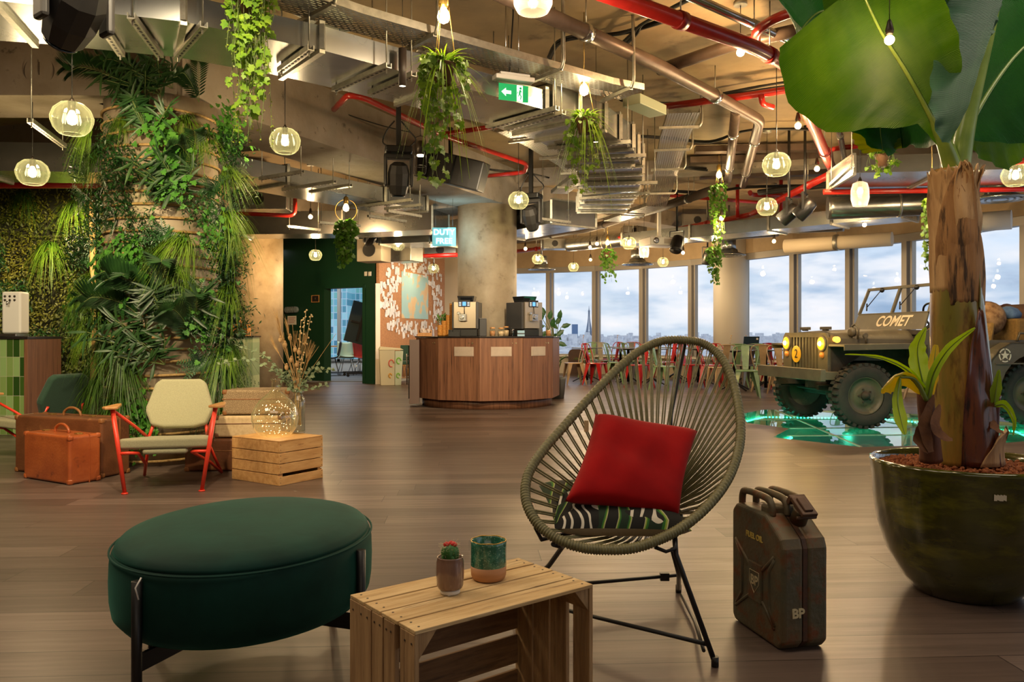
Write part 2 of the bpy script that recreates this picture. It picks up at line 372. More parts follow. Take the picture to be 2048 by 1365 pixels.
m_pg_ = glass('green_ribbed_glass', (.84, .93, .72), 1.0, .05, 1.5, 2.0)
m_cg = glass('clear_glass', (.93, .95, .93), 1.0, .03, 1.5, 2.2)
# ================================================================ SETTING
WN = [(-1.25, 22.1)] + [((px-1024)/F*D, D) for px, D in [(1004, 21.9), (1098, 21.5), (1191, 21.0), (1286, 20.2), (1385, 19.2), (1487, 17.9), (1589, 16.6), (1702, 15.5), (1816, 14.3), (1935, 13.2), (2056, 12.1)]] \
    + [(8.05, 10.7), (8.15, 9.3), (8.1, 7.9), (7.9, 6.5), (7.6, 5.1), (7.1, 3.8), (6.5, 2.5), (5.8, 1.3), (5.0, .2)]
SILL, WTOP, CEIL = .47, 2.70, 3.5
GLZ = [(2.98, 10.35), (3.45, 10.95), (5.0, 10.7), (5.9, 9.3), (5.45, 7.9), (4.6, 7.55), (3.2, 7.3), (2.62, 8.0), (3.05, 8.75), (2.75, 9.3)]
def floor():
    import bmesh
    bm = bmesh.new()
    outer = [(-14, -5), (9, -5), (9, 24), (-14, 24)]
    def loop(pts):
        vs = [bm.verts.new((x, y, 0)) for x, y in pts]
        return [bm.edges.new((vs[i], vs[(i+1) % len(vs)])) for i in range(len(vs))]
    e = loop(outer) + loop(GLZ)
    bmesh.ops.triangle_fill(bm, use_beauty=True, use_dissolve=False, edges=e)
    for f in bm.faces:
        f.normal_update()
        if f.normal.z < 0: f.normal_flip()
    me = bpy.data.meshes.new('floor'); bm.to_mesh(me); bm.free(); me.materials.append(m_floor)
    o = bpy.data.objects.new('floor', me); COL.objects.link(o); return struct(o)
floor()
mb = MB(); mb.bb(-14, -5, CEIL, 9, 24, CEIL+.3); struct(mb.build('ceiling', m_slab))
# glass floor panels over a lit pit
for q_ in ((3.3, 8.2), (4.3, 10.2), (5.3, 8.9), (3.4, 9.9)): point((*q_, -.1), 2.5, (.1, 1, .65), .05)
t = thing('glass_floor_panel', 'green lit glass floor panels set into the boards under the military vehicle', 'glass floor', (4.2, 9.1, 0))
m_pit = mk('pit_paint', '1f6656', '14483e', r=.4, s=4)
mb = MB(); n = len(GLZ)
for i in range(n):
    a, b = GLZ[i], GLZ[(i+1) % n]; mb.poly([(a[0], a[1], 0), (b[0], b[1], 0), (b[0], b[1], -.22), (a[0], a[1], -.22)])
mb.poly([(x, y, -.22) for x, y in GLZ]); mb.build('pit', m_pit, t, world=1)
mb = MB(); mb.poly([(x, y, -.001) for x, y in GLZ][::-1]); mb.build('glass_pane', glass('floor_glass', (.62, .92, .84), 1, .02, 1.5, 1.0), t, world=1)
mb = MB()
for i in range(n):
    a, b = V((*GLZ[i], -.1)), V((*GLZ[(i+1) % n], -.1)); c = V((4.2, 9.1, -.1)); k = int((b-a).length/.045)
    for j in range(k):
        q = a.lerp(b, (j+.5)/k); q = q + (c-q).normalized()*.03; mb.box(q, (.016, .016, .016))
mb.build('led_strip', emis('green_led', '30ffb8', 18), t, world=1)
mb = MB()
for a, b in (((3.05, 8.75), (5.7, 9.0)), ((4.6, 7.55), (4.3, 10.8)), ((3.2, 7.3), (3.6, 10.9)), ((2.8, 9.6), (5.5, 9.9)), ((2.8, 8.1), (5.6, 8.3))):
    mb.bar((*a, .002), (*b, .002), .022, .005)
mb.build('steel_frame', m_zinc, t, world=1)

# windows and mullions
def seg_box(mb, a, b, z0, z1, th, ext=0):
    a, b = V((a[0], a[1], 0)), V((b[0], b[1], 0)); d = (b-a).normalized(); nrm = V((-d.y, d.x, 0))*th/2
    a = a-d*ext; b = b+d*ext
    mb.hexa([a-nrm+V((0, 0, z0)), b-nrm+V((0, 0, z0)), b+nrm+V((0, 0, z0)), a+nrm+V((0, 0, z0))], [a-nrm+V((0, 0, z1)), b-nrm+V((0, 0, z1)), b+nrm+V((0, 0, z1)), a+nrm+V((0, 0, z1))])
mbs, mbh = MB(), MB()
for i in range(len(WN)-1):
    a, b = WN[i], WN[i+1]
    seg_box(mbs, a, b, 0, SILL, .16, .03)
    seg_box(mbh, a, b, WTOP+.14, CEIL, .2, .05)
    W = struct(bpy.data.objects.new('window_%d' % (i+1), None)); COL.objects.link(W); W.location = ((a[0]+b[0])/2, (a[1]+b[1])/2, SILL)
    m1 = MB(); seg_box(m1, a, b, WTOP, WTOP+.14, .14, .01); seg_box(m1, a, b, SILL, SILL+.05, .14, .01)
    A, B = V((*a, 0)), V((*b, 0)); d = (B-A).normalized()
    seg_box(m1, A-d*.055, A+d*.055, SILL, WTOP, .2)
    seg_box(m1, A+d*.09, A+d*.13, SILL, WTOP, .1)
    m1.build('frame', m_alu, W, world=1)
    m2 = MB(); seg_box(m2, A+d*.05, B-d*.05, SILL+.05, WTOP, .012); m2.build('pane', m_pane, W, world=1)
struct(mbs.build('wall_window', mk('sill_wall', 'c9bda4', r=.6)))
struct(mbh.build('wall_header', mk('header_wall', 'c0a783', 'ad9675', r=.7, s=2)))
mb = MB()
for i in range(len(WN)-1): seg_box(mb, (WN[i][0]*.985, WN[i][1]-.12), (WN[i+1][0]*.985, WN[i+1][1]-.12), SILL-.02, SILL+.02, .2, .02)
struct(mb.build('trim_sill', m_white))
# left/back shell
mb = MB(); mb.bb(-14.2, -5, 0, -14, 24, CEIL); struct(mb.build('wall_left', m_cream))
mb = MB(); mb.bb(-14, -5.2, 0, 9, -5, CEIL); struct(mb.build('wall_back', m_cream))
GW0, GW1 = (-2.82, 16.7), (-4.11, 17.6)
gd = (V((*GW1, 0))-V((*GW0, 0))).normalized()
def gw(s): q = V((*GW0, 0))+gd*s; return (q.x, q.y)
sD0, sD1 = .295, 1.573
mb = MB(); seg_box(mb, gw(0), gw(sD0), 0, CEIL, .14); seg_box(mb, gw(sD1), gw(9), 0, CEIL, .14); seg_box(mb, gw(sD0), gw(sD1), 2.08, CEIL, .14)
struct(mb.build('wall_green', m_green))
mb = MB(); seg_box(mb, gw(.0), gw(sD0), 0, .1, .18); seg_box(mb, gw(sD1), gw(9), 0, .1, .18); struct(mb.build('baseboard_green', m_green))
m1 = MB(); seg_box(m1, gw(sD0-.03), gw(sD0+.05), 0, 2.1, .2); seg_box(m1, gw(sD1-.05), gw(sD1+.03), 0, 2.1, .2); seg_box(m1, gw(sD0), gw(sD1), 2.04, 2.11, .2)
struct(m1.build('door_1', m_green))
CW0, CW1 = (-2.80, 16.6), (-1.74, 20.26)
mb = MB(); seg_box(mb, CW0, CW1, 0, 3.0, .06); struct(mb.build('wall_chipboard', m_ply))
mb = MB(); seg_box(mb, (CW0[0]-.04, CW0[1]-.03), (CW0[0]+.05, CW0[1]), 0, 2.1, .05); seg_box(mb, (CW0[0]+.03, CW0[1]-.03), (CW1[0], CW1[1]-.06), 0, .09, .04); struct(mb.build('trim_corner', m_white))
mb = MB(); seg_box(mb, (-1.25, 22.1), (-3.2, 21.6), 0, CEIL, .1); struct(mb.build('wall_cream', mk('wall_cream', 'd9c6a8', r=.6)))
# room behind the door: floor, windows
mb = MB(); mb.bb(-9, 17.4, .0, -3.0, 24, .012)
struct(mb.build('floor_carpet', mk('grey_carpet', '6d7276', '5b5f63', r=.95, s=60)))
W = struct(bpy.data.objects.new('window_40', None)); COL.objects.link(W); W.location = (-5, 22, .4)
m1 = MB()
for x in (-6.6, -5.68, -4.78, -3.9): m1.bb(x-.04, 21.95, .3, x+.04, 22.1, 2.9)
m1.bb(-6.6, 21.95, .3, -3.9, 22.1, .36); m1.bb(-6.6, 21.95, 2.84, -3.9, 22.1, 2.95); m1.build('frame', m_alu, W, world=1)
m2 = MB(); m2.bb(-6.6, 22.0, .3, -3.9, 22.01, 2.9); m2.build('pane', m_pane, W, world=1)
mb = MB(); mb.bb(-14, 22.1, 0, -6.6, 22.3, CEIL); mb.bb(-6.6, 22.0, 0, -3.1, 22.1, .3); mb.bb(-6.6, 22.0, 2.95, -3.1, 22.1, CEIL); mb.bb(-3.9, 22.0, 0, -3.1, 22.1, CEIL); struct(mb.build('wall_far', m_white))
# ---------------- columns and beams
def column(name, x, y, r, top=2.93, m=m_col):
    mb = MB(); mb.lathe([(r, 0), (r, top)], 48, (x, y, 0)); return struct(mb.build(name, m))
C1, C2, C3 = (-2.92, 6.65), (-.37, 11.9), (-4.78, 15.05)
column('concrete_column', *C2, .44); column('concrete_column', *C3, .44)
column('concrete_column', *C1, .44)
column('white_column', 4.95, 18.0, .39, CEIL, mk('white_column_paint', 'e2ddd2', r=.5))
def beam(a, b, wd, z0=2.93, ea=.3, eb=.3, m=m_conc):
    mb = MB(); A, B = V((*a, 0)), V((*b, 0)); d = (B-A).normalized(); seg_box(mb, A-d*ea, B+d*eb, z0, CEIL, wd); return struct(mb.build('concrete_beam', m))
beam(C1, C2, .77); beam((-9, 6.6), C1, .66); beam(C3, C2, .7)
beam(C3, (-12, 13.5), .7); beam((-2.6, 8.6), (-9, 10.6), .5, 3.1)
# soffit bands beyond
beam((.2, 13.2), (4.9, 17.9), .45, 3.2); beam((-.3, 12.2), (7.4, 9.7), .35, 3.3)
# chalk mark on left beam
text('chalk_mark', '( 1 )', .16, mk('pencil', '4a4038', r=.9), None, frame(V((-3.72, 6.264, 3.12)), (1, 0, 0), (0, 0, 1)), ext=.001, off=-.004)
bpy.data.objects['chalk_mark']['kind'] = 'structure'
# ---------------- city outside
GZ = -78
m_city = mk('city_ground', 'd6dae0', 'bcc3cc', r=.9, s=.02, det=8, c3='f0f1f3', s3=.05, lo3=.55, hi3=.62)
mb = MB(); mb.bb(-16000, 60, GZ-5, 16000, 26000, GZ); struct(mb.build('city_ground', m_city))
random.seed(5)
mb = MB(); m_bld = mk('city_stone', 'f8f4f0', 'cfcdd0', r=.9, s=.03, c3='ffffff', s3=.05)  # stone paled towards the sky tone, distance haze put into its colour
for i in range(9000):
    D = 1500*(9/1.5)**random.random()
    x = random.uniform(-.52, .72)*D; h = random.uniform(8, 26) if D < 4500 else random.uniform(20, 60+45*(random.random()**3))
    mb.box((x, D, GZ+h/2), (random.uniform(14, 50), random.uniform(20, 60), h), random.uniform(-.5, .5))
o = mb.build('city_buildings', m_bld); tag(o, 'pale low city buildings spreading to the skyline outside the windows', 'buildings', kind='stuff')
D = 5200; x = (1150-1024)/F*D; w_ = 11.5/F*D
mb = MB(); mb.bb(x-w_/2, D, GZ, x+w_/2, D+40, H+(YH-649)/F*D)
tag(mb.build('office_tower', mk('tower_blue', '6f87a8', r=.4)), 'dark blue slab office tower standing alone on the skyline', 'tower')  # dark tower lifted to grey-blue, haze put into its colour
# lattice tower
D = 7000; cx = (1178-1024)/F*D; base = H-(694-YH)/F*D; top = H+(YH-612)/F*D; hh = top-base
T = thing('lattice_tower', 'tall iron lattice tower with flared legs on the city skyline', 'tower', (cx, D, base))
m_iron = mk('tower_iron', '8d94a2', r=.7)  # brownish iron greyed and lightened, haze put into its colour
def tw(t): return 44*(1-t)**2.3+3.0
def legs(t0, t1, mb, nseg=10):
    for sx_ in (-1, 1):
        for sy in (-1, 1):
            path = []
            for i in range(nseg+1):
                t = t0+(t1-t0)*i/nseg; path.append((sx_*tw(t), sy*tw(t), t*hh))
            r = [max(3.5, 15*(1-1.1*(t0+(t1-t0)*i/nseg))) for i in range(nseg+1)]
            mb.tube(path, r, 4)
mb = MB(); legs(0, .35, mb)
for t in (0.06, .12, .24, .3):
    q = tw(t)
    for a, b in (((-q, -q), (q, -q)), ((q, -q), (q, q)), ((-q, q), (q, q)), ((-q, -q), (-q, q))): mb.bar((*a, t*hh), (*b, (t+(.05 if t > .2 else 0))*hh), 2, 2) if t > .2 else None
mb.build('leg_frame', m_iron, T)
mb = MB(); q = tw(.17)+5; mb.bb(-q, -q, .165*hh, q, q, .2*hh); q = tw(.36)+3; mb.bb(-q, -q, .35*hh, q, q, .37*hh); q = 8; mb.bb(-q, -q, .86*hh, q, q, .885*hh); mb.build('platform', m_iron, T)
mb = MB(); legs(.35, .88, mb, 12)
for i in range(16):
    t = .37+.5*i/16; q = tw(t); mb.bar((-q, -q, t*hh), (q, -q, (t+.03)*hh), 1.6, 1.6); mb.bar((q, -q, t*hh), (-q, -q, (t+.03)*hh), 1.6, 1.6)
mb.build('shaft', m_iron, T)
mb = MB(); mb.tube([(0, 0, .88*hh), (0, 0, .93*hh), (0, 0, hh)], [5, 2.5, 1], 6); mb.build('antenna', m_iron, T)
# glass high-rise seen through the doorway
m_hr = brick_mat('glass_facade', ['7fc0cc', '5fa0b0', '9fd8dc', '4f8aa0', '86c8be', 'aee0e4'], 'c4dce4', .8, 1.3, 'xz', off=0, r=.2, msz=.07)
mb = MB(); mb.bb(-40.5, 150, -80, -31, 190, 16); mb.bb(-31, 155, -80, -26, 190, 11)
tag(mb.build('glass_office_tower', m_hr), 'teal glass high-rise seen through the open doorway in the green wall', 'building')
mb = MB(); mb.bb(-60, 170, -80, -42.5, 210, 6)
tag(mb.build('white_apartment_block', brick_mat('white_facade', ['d7dde2', 'aab6c0', 'e8ebee'], 'eef1f3', 3, 3, 'xz', off=0, r=.5, msz=.4)), 'white balconied block beside the teal high-rise beyond the doorway', 'building')
# ================================================================ FOREGROUND
R3 = lambda a, ax: Matrix.Rotation(a, 3, ax)
# ---- oval velvet pouf
m_velvet = mk('green_velvet', '062a24', '0a3830', r=.75, s=5, sheen=.45, bump=.12, bs=9, spec=.2)
m_velvet.node_tree.nodes['Principled BSDF'].inputs['Sheen Tint'].default_value = lin('4a9a88')
t = thing('oval_pouf', 'large oval dark green velvet pouf on thin black legs', 'pouf', (-.82, 2.48, 0), .04)
mb = MB()
prof = [(.02, .205), (.80, .205), (.93, .213), (.985, .24), (1.0, .275), (1.005, .33), (1.0, .385), (.985, .408), (.965, .418)]
mb.lathe([(r, z) for r, z in prof], 72, ell=(.375, .452)); mb.build('side_upholstery', m_velvet, t)
mb = MB(); mb.lathe([(.975, .412), (.968, .424), (.93, .438), (.80, .452), (.55, .462), (.25, .467), (.001, .468)], 72, ell=(.375, .452)); mb.build('top_upholstery', m_velvet, t)
mb = MB(); mb.tube([(.378*math.cos(a)*.992, .455*math.sin(a)*.992, .411) for a in [2*PI*k/90 for k in range(90)]], .0032, 6, closed=True); mb.build('seam_piping', m_velvet, t)
for a in (-115, -18, 62, 160):
    a = math.radians(a); x, y = .388*math.cos(a), .465*math.sin(a)
    mb = MB(); mb.tube([(x, y, 0.012), (x, y, .395)], .0135, 10); mb.bar((x, y, .18), (x*.25, y*.25, .18), .012, .045); mb.tube([(x, y, 0), (x, y, .014)], .008, 8); mb.build('leg', m_black, t)
mb = MB(); x, y = .386*math.cos(math.radians(-112)), .463*math.sin(math.radians(-112))
mb.tube([(x-.002, y-.006, .408), (x-.012, y-.018, .385), (x-.004, y-.018, .355)], .0022, 5); mb.build('white_tag', m_white, t)
# ---- foreground fruit crate standing on its side
m_crate = mk('old_pine', 'dcc08e', 'bd9b68', r=.75, s=2.2, st=(1.6, 16, 16), bump=.35, bs=6, det=8, c3='6b5137', s3=3.5, lo3=.58, hi3=.78)
m_cratev = mk('old_pine_upright', 'b8966a', '957550', r=.75, s=2.2, st=(16, 16, 1.6), bump=.35, bs=6, det=8, c3='6f5a3e', s3=3.5, lo3=.55, hi3=.78)
m_crated = mk('weathered_pine', '8a6a48', '6e5238', r=.85, s=2.2, st=(1.6, 16, 16), bump=.4, bs=6, det=8, c3='4a3828', s3=4, lo3=.5, hi3=.75)
m_nail = mk('nail_head', '3d2f22', r=.6)
A = P(830, 1263, 1.664); ang = math.atan2(.317, .4065)
t = thing('fruit_crate', 'old slatted fruit crate on its side in the foreground holding two small pots', 'crate', (A.x, A.y, 0), ang)
LX, LY, HZ = .512, .298, .41
yb = [0, .068, .074, .146, .152, .222, .230, .298]
mb = MB()
for k in range(4): mb.bb(0, yb[2*k], HZ-.009, LX, yb[2*k+1], HZ)
mb.build('top_panel', m_crate, t, bevel=.0015)
mb = MB()
for k in range(4): mb.bb(0, yb[2*k], 0, LX, yb[2*k+1], .009)
mb.build('bottom_panel', m_crate, t, bevel=.0015)
for x0 in (-.001, LX-.011):
    mb = MB()
    for k, (a, b) in enumerate([(0, .062), (.083, .132), (.137, .188), (.192, .298)] if x0 < .1 else [(0, .062), (.087, .15), (.155, .22), (.225, .298)]): mb.bb(x0, a+.001, .009, x0+.012, b, HZ-.0092)
    mb.build('end_panel', m_cratev, t, bevel=.0015)
mb = MB()
for z0 in (.03, .125, .22, .315): mb.bb(.012, LY-.012, z0, LX-.012, LY-.003, z0+.078)
mb.build('back_panel', m_crated, t, bevel=.0015)
for x, sg in ((.012, 1), (LX-.012, -1)):
    for z, sz in ((HZ-.0095, -1), (.0095, 1)):
        mb = MB(); mb.prism([(x, z), (x+sg*.045, z), (x, z+sz*.055)], .004, LY-.014, 'y'); mb.build('corner_post', m_cratev, t, bevel=.001)
mb = MB()
for k in range(4):
    for x in (.008, LX-.008):
        for y in (yb[2*k]+.018, yb[2*k+1]-.018): mb.lathe([(.0028, HZ-.001), (.0028, HZ+.0006)], 8, (x+(.012 if x < .1 else -.012), y, 0))
for y in (.012, .04, .1, .12, .15, .175, .21, .24, .28):
    mb.lathe([(.0026, 0), (.0026, .001)], 8, (-.0012, y, HZ-.03), R=R3(-PI/2, 'Y'))
mb.build('nail_heads', m_nail, t)
# pots on the crate
def crate_top(px, py): return G(px, py, HZ)
q = crate_top(899, 1192)
t = thing('cactus_pot', 'small mauve glazed pot with a red-topped cactus on white base on the foreground crate', 'cactus', (q.x, q.y+.018, HZ+.001))
mb = MB(); mb.lathe([(.022, 0), (.024, .001), (.024, .008), (.020, .011)], 24)
for k in range(3): mb.box((.021*math.cos(k*2.1-1.6), .021*math.sin(k*2.1-1.6), .002), (.006, .006, .004))
mb.build('saucer_base', m_white, t)
m_mauve = mk('mauve_glaze', '8d6f60', '745a50', r=.22, s=30, st=(1, 1, .2), coat=.6, c3='a98f80', s3=25)
mb = MB(); mb.lathe([(.020, .0105), (.029, .013), (.032, .02), (.0335, .05), (.033, .075), (.031, .084), (.032, .087), (.0305, .088), (.0285, .084), (.0285, .07), (.001, .07)], 36); mb.build('pot', m_mauve, t)
mb = MB(); random.seed(2)
for k in range(70): a = random.random()*6.28; r = .027*random.random()**.5; mb.sphere((r*math.cos(a), r*math.sin(a), .073+random.random()*.006), .003+random.random()*.002, 5)
mb.build('soil', mk('dark_soil', '3a241a', r=.95), t)
m_cac = mk('cactus_green', '3f7a35', '2c5f2a', r=.5, s=60)
mb = MB(); mb.lathe([(.012, .075), (.016, .085), (.017, .098), (.015, .108), (.01, .114), (.002, .117)], 40, lobes=8, amp=.28)
for a in (.3, 1.9, 3.6, 5.1): mb.sphere((.014*math.cos(a), .014*math.sin(a), .086), .008, 8)
mb.build('cactus_body', m_cac, t)
mb = MB()
for x, y in ((-.008, -.003), (.009, -.002), (.002, .007)): mb.lathe([(.003, .111), (.0065, .114), (.0065, .119), (.002, .123)], 16, (x, y, 0), lobes=8, amp=.2)
mb.build('red_top', mk('cactus_red', 'd8302a', 'b81d1d', r=.5, s=80), t)
mb = MB()
for k in range(110):
    a = random.random()*6.28; z = .084+random.random()*.036; r = .016; d = V((math.cos(a), math.sin(a), random.uniform(-.1, 1))).normalized(); b = V((r*math.cos(a), r*math.sin(a), z))
    mb.tube([b, b+d*random.uniform(.006, .013)], [.0004, .0002], 3, caps=False)
mb.build('spines', mk('spine', 'd9c9a0', r=.6), t)
q = crate_top(977, 1160)
t = thing('planter_cup', 'empty cup-shaped planter with teal speckled glaze over bare clay on the foreground crate', 'planter', (q.x, q.y+.005, HZ+.001))
m_teal = mk('teal_speckle_glaze', '2a6450', '3f8068', r=.18, s=60, coat=.7, lo=.45, hi=.62, c3='84ac94', s3=230, lo3=.57, hi3=.62)
m_clay = mk('bare_clay', 'c08a5c', 'b07a4e', r=.6, s=3, st=(1, 1, 40))
Rr = .0455
mb = MB(); mb.lathe([(Rr*.8, 0), (Rr*.9, .003), (Rr*.98, .012), (Rr, .036)], 48); mb.build('clay_base', m_clay, t)
mb = MB(); mb.olathe([(Rr, .0355), (Rr*1.0, .09), (Rr, .0965), (Rr*.96, .0985), (Rr*.92, .095), (Rr*.9, .02), (.001, .018)], 48); mb.build('glazed_body', m_teal, t)
mb = MB(); mb.tube([(Rr*.965*math.cos(a), Rr*.965*math.sin(a), .0983+.0007*math.sin(7*a)) for a in [2*PI*k/60 for k in range(60)]], .0013, 6, closed=True); mb.build('gold_rim', mk('gold_edge', 'c8a24a', r=.3, m=.8), t)
# ---- acapulco chair
T3 = P(1372, 681, 3.2); B3 = P(1205, 1098, 2.46); L3 = P(1052, 985, 2.6)
nn = (T3-B3).cross(L3-B3).normalized()
def onplane(px, py):
    d = V(((px-1024)/F, 1, -(py-YH)/F)); o = V((0, 0, H)); return o + d*((B3-o).dot(nn)/d.dot(nn))
hoop_px = [(1372, 681), (1322, 683), (1278, 703), (1232, 741), (1180, 795), (1130, 851), (1085, 903), (1056, 951), (1052, 1000), (1073, 1045), (1110, 1076), (1160, 1095), (1210, 1100), (1265, 1097), (1315, 1081), (1360, 1058), (1408, 1020), (1448, 972), (1471, 923), (1481, 873), (1478, 820), (1466, 764), (1444, 718), (1412, 690)]
hoop = spl([onplane(*q) for q in hoop_px], 8, closed=True)
m_cord = mk('olive_pvc_cord', '7d7a55', '6b6848', r=.38, s=40)
chair = thing('string_lounge_chair', 'egg-shaped olive cord lounge chair on black rod base in the foreground', 'chair', (.45, 2.8, 0))
mb = MB()
# wound hoop: ribbed tube
fine = spl([onplane(*q) for q in hoop_px], 36, closed=True)
n = len(fine); mb.tube(fine, [.0155 + (.0018 if k % 4 < 2 else -.0012) for k in range(n)], 10, closed=True); mb.build('wound_hoop', m_cord, chair, world=1)
down = -nn if nn.z > 0 else nn
cen = onplane(1275, 930)
hub = P(1302, 1000, 2.93)+V((0, 0, -.05))
ux = V((1, .25, 0)).normalized(); uy = V((-.25, .8, .45)).normalized()
ring = lambda a: hub + ux*.115*math.cos(a) + uy*.075*math.sin(a)
mb = MB(); N_ = 62
# parametrise by arclength
acc = [0]
for k in range(n): acc.append(acc[-1]+(fine[(k+1) % n]-fine[k]).length)
j = 0
for i in range(N_):
    sarc = acc[-1]*(i+.5)/N_
    while acc[j+1] < sarc: j += 1
    p = fine[j]; v = p-cen
    sx_ = v.dot(ux); sy_ = v.dot((T3-B3).normalized()); a = math.atan2(sy_, sx_)
    e = ring(a); mid = (p+e)/2 + V((0, 0, -.012)); d = V((0, 0, .006)) if i % 2 else V((0, 0, 0))
    for off in (-.0045, .0045):
        o_ = (fine[(j+1) % n]-p).normalized()*off
        mb.tube([p+o_, mid+o_, e+d+o_], .0031, 6)
mb.build('seat_cord', m_cord, chair, world=1)
mb = MB(); mb.tube([ring(2*PI*k/40) for k in range(40)], .008, 8, closed=True); mb.build('inner_ring', m_black, chair, world=1)
F1 = P(1430, 1336, 2.47); F1.z = .012; R1 = V((.665, 3.18, .012)); L1 = V((-.02, 2.99, .012))
hp = lambda px, py: onplane(px, py) + down*.02
def rod(pts, r=.0085, nm='leg'):
    mb = MB(); mb.tube(pts, r, 8); return mb.build(nm, m_black, chair, world=1)
tR = hp(1352, 1066); tR2 = hp(1312, 1088); tL = hp(1108, 1082)
rod([tR, P(1352, 1110, 2.5), F1]); rod([P(1345, 1100, 2.55), P(1358, 1150, 2.72), R1, ]); rod([tL, P(1125, 1094, 2.62), P(1098, 1132, 2.74), L1])
fr1 = F1.lerp(tR, .14); rR = V((R1.x, R1.y, .05)); rL = V((L1.x, L1.y, .05))
rod([fr1, rL], .0075, 'base_rod'); rod([rL+V((0, 0, .02)), rR+V((0, 0, .02))], .0075, 'base_rod'); rod([P(1362, 1190, 3.1), P(1390, 1245, 2.8), F1+V((-.03, .02, .03))], .006, 'base_rod')
rod([tR, P(1350, 1098, 2.5), P(1332, 1104, 2.5), tR2], .006, 'bracket')
rod([hp(1072, 1048), hp(1085, 1068)+V((0, .05, -.02)), hub+V((-.1, 0, -.03)), hub+V((.1, 0, -.03)), hp(1375, 1050)+V((0, .05, -.02)), hp(1390, 1040)], .007, 'under_seat_rod')
rod([hub+V((.05, .02, 0)), hub+V((.09, .1, .12)), (hub+T3)/2+V((.03, .12, .02)), T3+down*.02], .008, 'spine_rod')
mb = MB(); mb.box((R1.x-.06, R1.y-.02, .07), (.035, .02, .03)); mb.build('rod_clamp', m_black, chair, world=1)
for q_ in (F1, R1, L1): mb = MB(); mb.tube([q_+V((0, 0, -.011)), q_+V((0, 0, .02))], .012, 8); mb.build('foot_cap', m_black, chair, world=1)
# cushions
def cushion(mb, c, ex, ey, th, pinch=.09, n=22, wr=0):
    ez = ex.cross(ey).normalized(); random.seed(4); grid = {}
    for sgn in (1, -1):
        for i in range(n+1):
            for j in range(n+1):
                u = 2*i/n-1; v = 2*j/n-1
                if sgn < 0 and (i in (0, n) or j in (0, n)): grid[(sgn, i, j)] = grid[(1, i, j)]; continue
                x = u*(1-pinch*(1-v*v)); y = v*(1-pinch*(1-u*u))
                h = th/2*((1-u**4)*(1-v**4))**.42
                h += wr*math.sin(5*u+3*v)*math.sin(4*v-2*u)*(1-u*u)*(1-v*v)
                grid[(sgn, i, j)] = mb.p(c+ex*x+ey*y+ez*h*sgn)
    for sgn in (1, -1):
        for i in range(n):
            for j in range(n):
                f = (grid[(sgn, i, j)], grid[(sgn, i+1, j)], grid[(sgn, i+1, j+1)], grid[(sgn, i, j+1)])
                mb.fa(f if sgn > 0 else f[::-1], True)
m_redv = mk('red_velvet', 'a8060a', '8c0408', r=.8, s=4, sheen=.08, bump=.25, bs=12, spec=.2)
TL, TR, BR, BL = P(1191, 824, 2.90), P(1391, 869, 2.94), P(1351, 1026, 2.68), P(1134, 1006, 2.60)
c = (TL+TR+BR+BL)/4; ex = (TR-TL+BR-BL)/4*1.03; ey = (TL-BL+TR-BR)/4*1.03
mb = MB(); cushion(mb, c+V((0, -.02, 0)), ex, ey, .13, .07, 34, .011)
o = mb.build('scatter_cushion', m_redv); tag(o, 'plain red velvet cushion leaning in the olive cord chair', 'cushion')
mb = MB(); a = BL.lerp(TL, .82); mb.bb(-.012, -.003, -.018, .004, .0, .022)
o2 = mb.build('label_tab', mk('tab_linen', 'c8b68a', r=.8), o); o2.location = a+V((-.012, 0, 0))
# seat cushion: beige below, patterned top
SL, SR = P(1092, 1052, 2.57), P(1372, 1056, 2.62)
c = (SL+SR)/2 + V((.0, .15, .032)); ex = (SR-SL)/2*.97; ey = V((-.02, .18, .035))
seat = thing('seat_cushion', 'seat cushion with black, green and white palm pattern under the red cushion', 'cushion', tuple(c))
mpt = bpy.data.materials.new('palm_print'); mpt.use_nodes = True; nt = mpt.node_tree; nt.nodes.clear(); L = nt.links.new
tc = N(nt, 'ShaderNodeTexCoord'); wv = N(nt, 'ShaderNodeTexWave', Scale=3.4, Distortion=16.0, Detail=1.0); wv.inputs['Detail Scale'].default_value = .6
L(tc.outputs['Object'], wv.inputs[0]); rp = ramp(nt, [(0, '15140f'), (.42, 'c9c79a'), (.50, '8fae3e'), (.62, '2f6e2a'), (.78, '17301a')]); rp.color_ramp.interpolation = 'CONSTANT'
L(wv.outputs['Fac'], rp.inputs[0]); b = N(nt, 'ShaderNodeBsdfPrincipled', Roughness=.8); L(rp.outputs[0], b.inputs[0])
w2 = N(nt, 'ShaderNodeTexWave', Scale=9.0, Distortion=9.0, Detail=1.0); L(tc.outputs['Object'], w2.inputs[0]); r2 = ramp(nt, [(0, '15140f'), (.8, 'e6e0cc')]); r2.color_ramp.interpolation = 'CONSTANT'; L(w2.outputs['Fac'], r2.inputs[0])
nz = N(nt, 'ShaderNodeTexNoise', Scale=7.0, Detail=1.0); L(tc.outputs['Object'], nz.inputs[0]); r4 = ramp(nt, [(0, (0, 0, 0)), (.52, (1, 1, 1))]); r4.color_ramp.interpolation = 'CONSTANT'; L(nz.outputs['Fac'], r4.inputs[0])
mx = N(nt, 'ShaderNodeMix', _data_type='RGBA'); L(r4.outputs[0], mx.inputs[0]); L(rp.outputs[0], mx.inputs[6]); L(r2.outputs[0], mx.inputs[7]); L(mx.outputs[2], b.inputs[0])
ou = N(nt, 'ShaderNodeOutputMaterial'); L(b.outputs[0], ou.inputs[0])
mb = MB(); cushion(mb, c, ex, ey, .105, .05, 26, .003)
up_f = [i for i in range(len(mb.f))]
half = len(mb.f)//2
for i in range(half, len(mb.f)): mb.mi[i] = 0
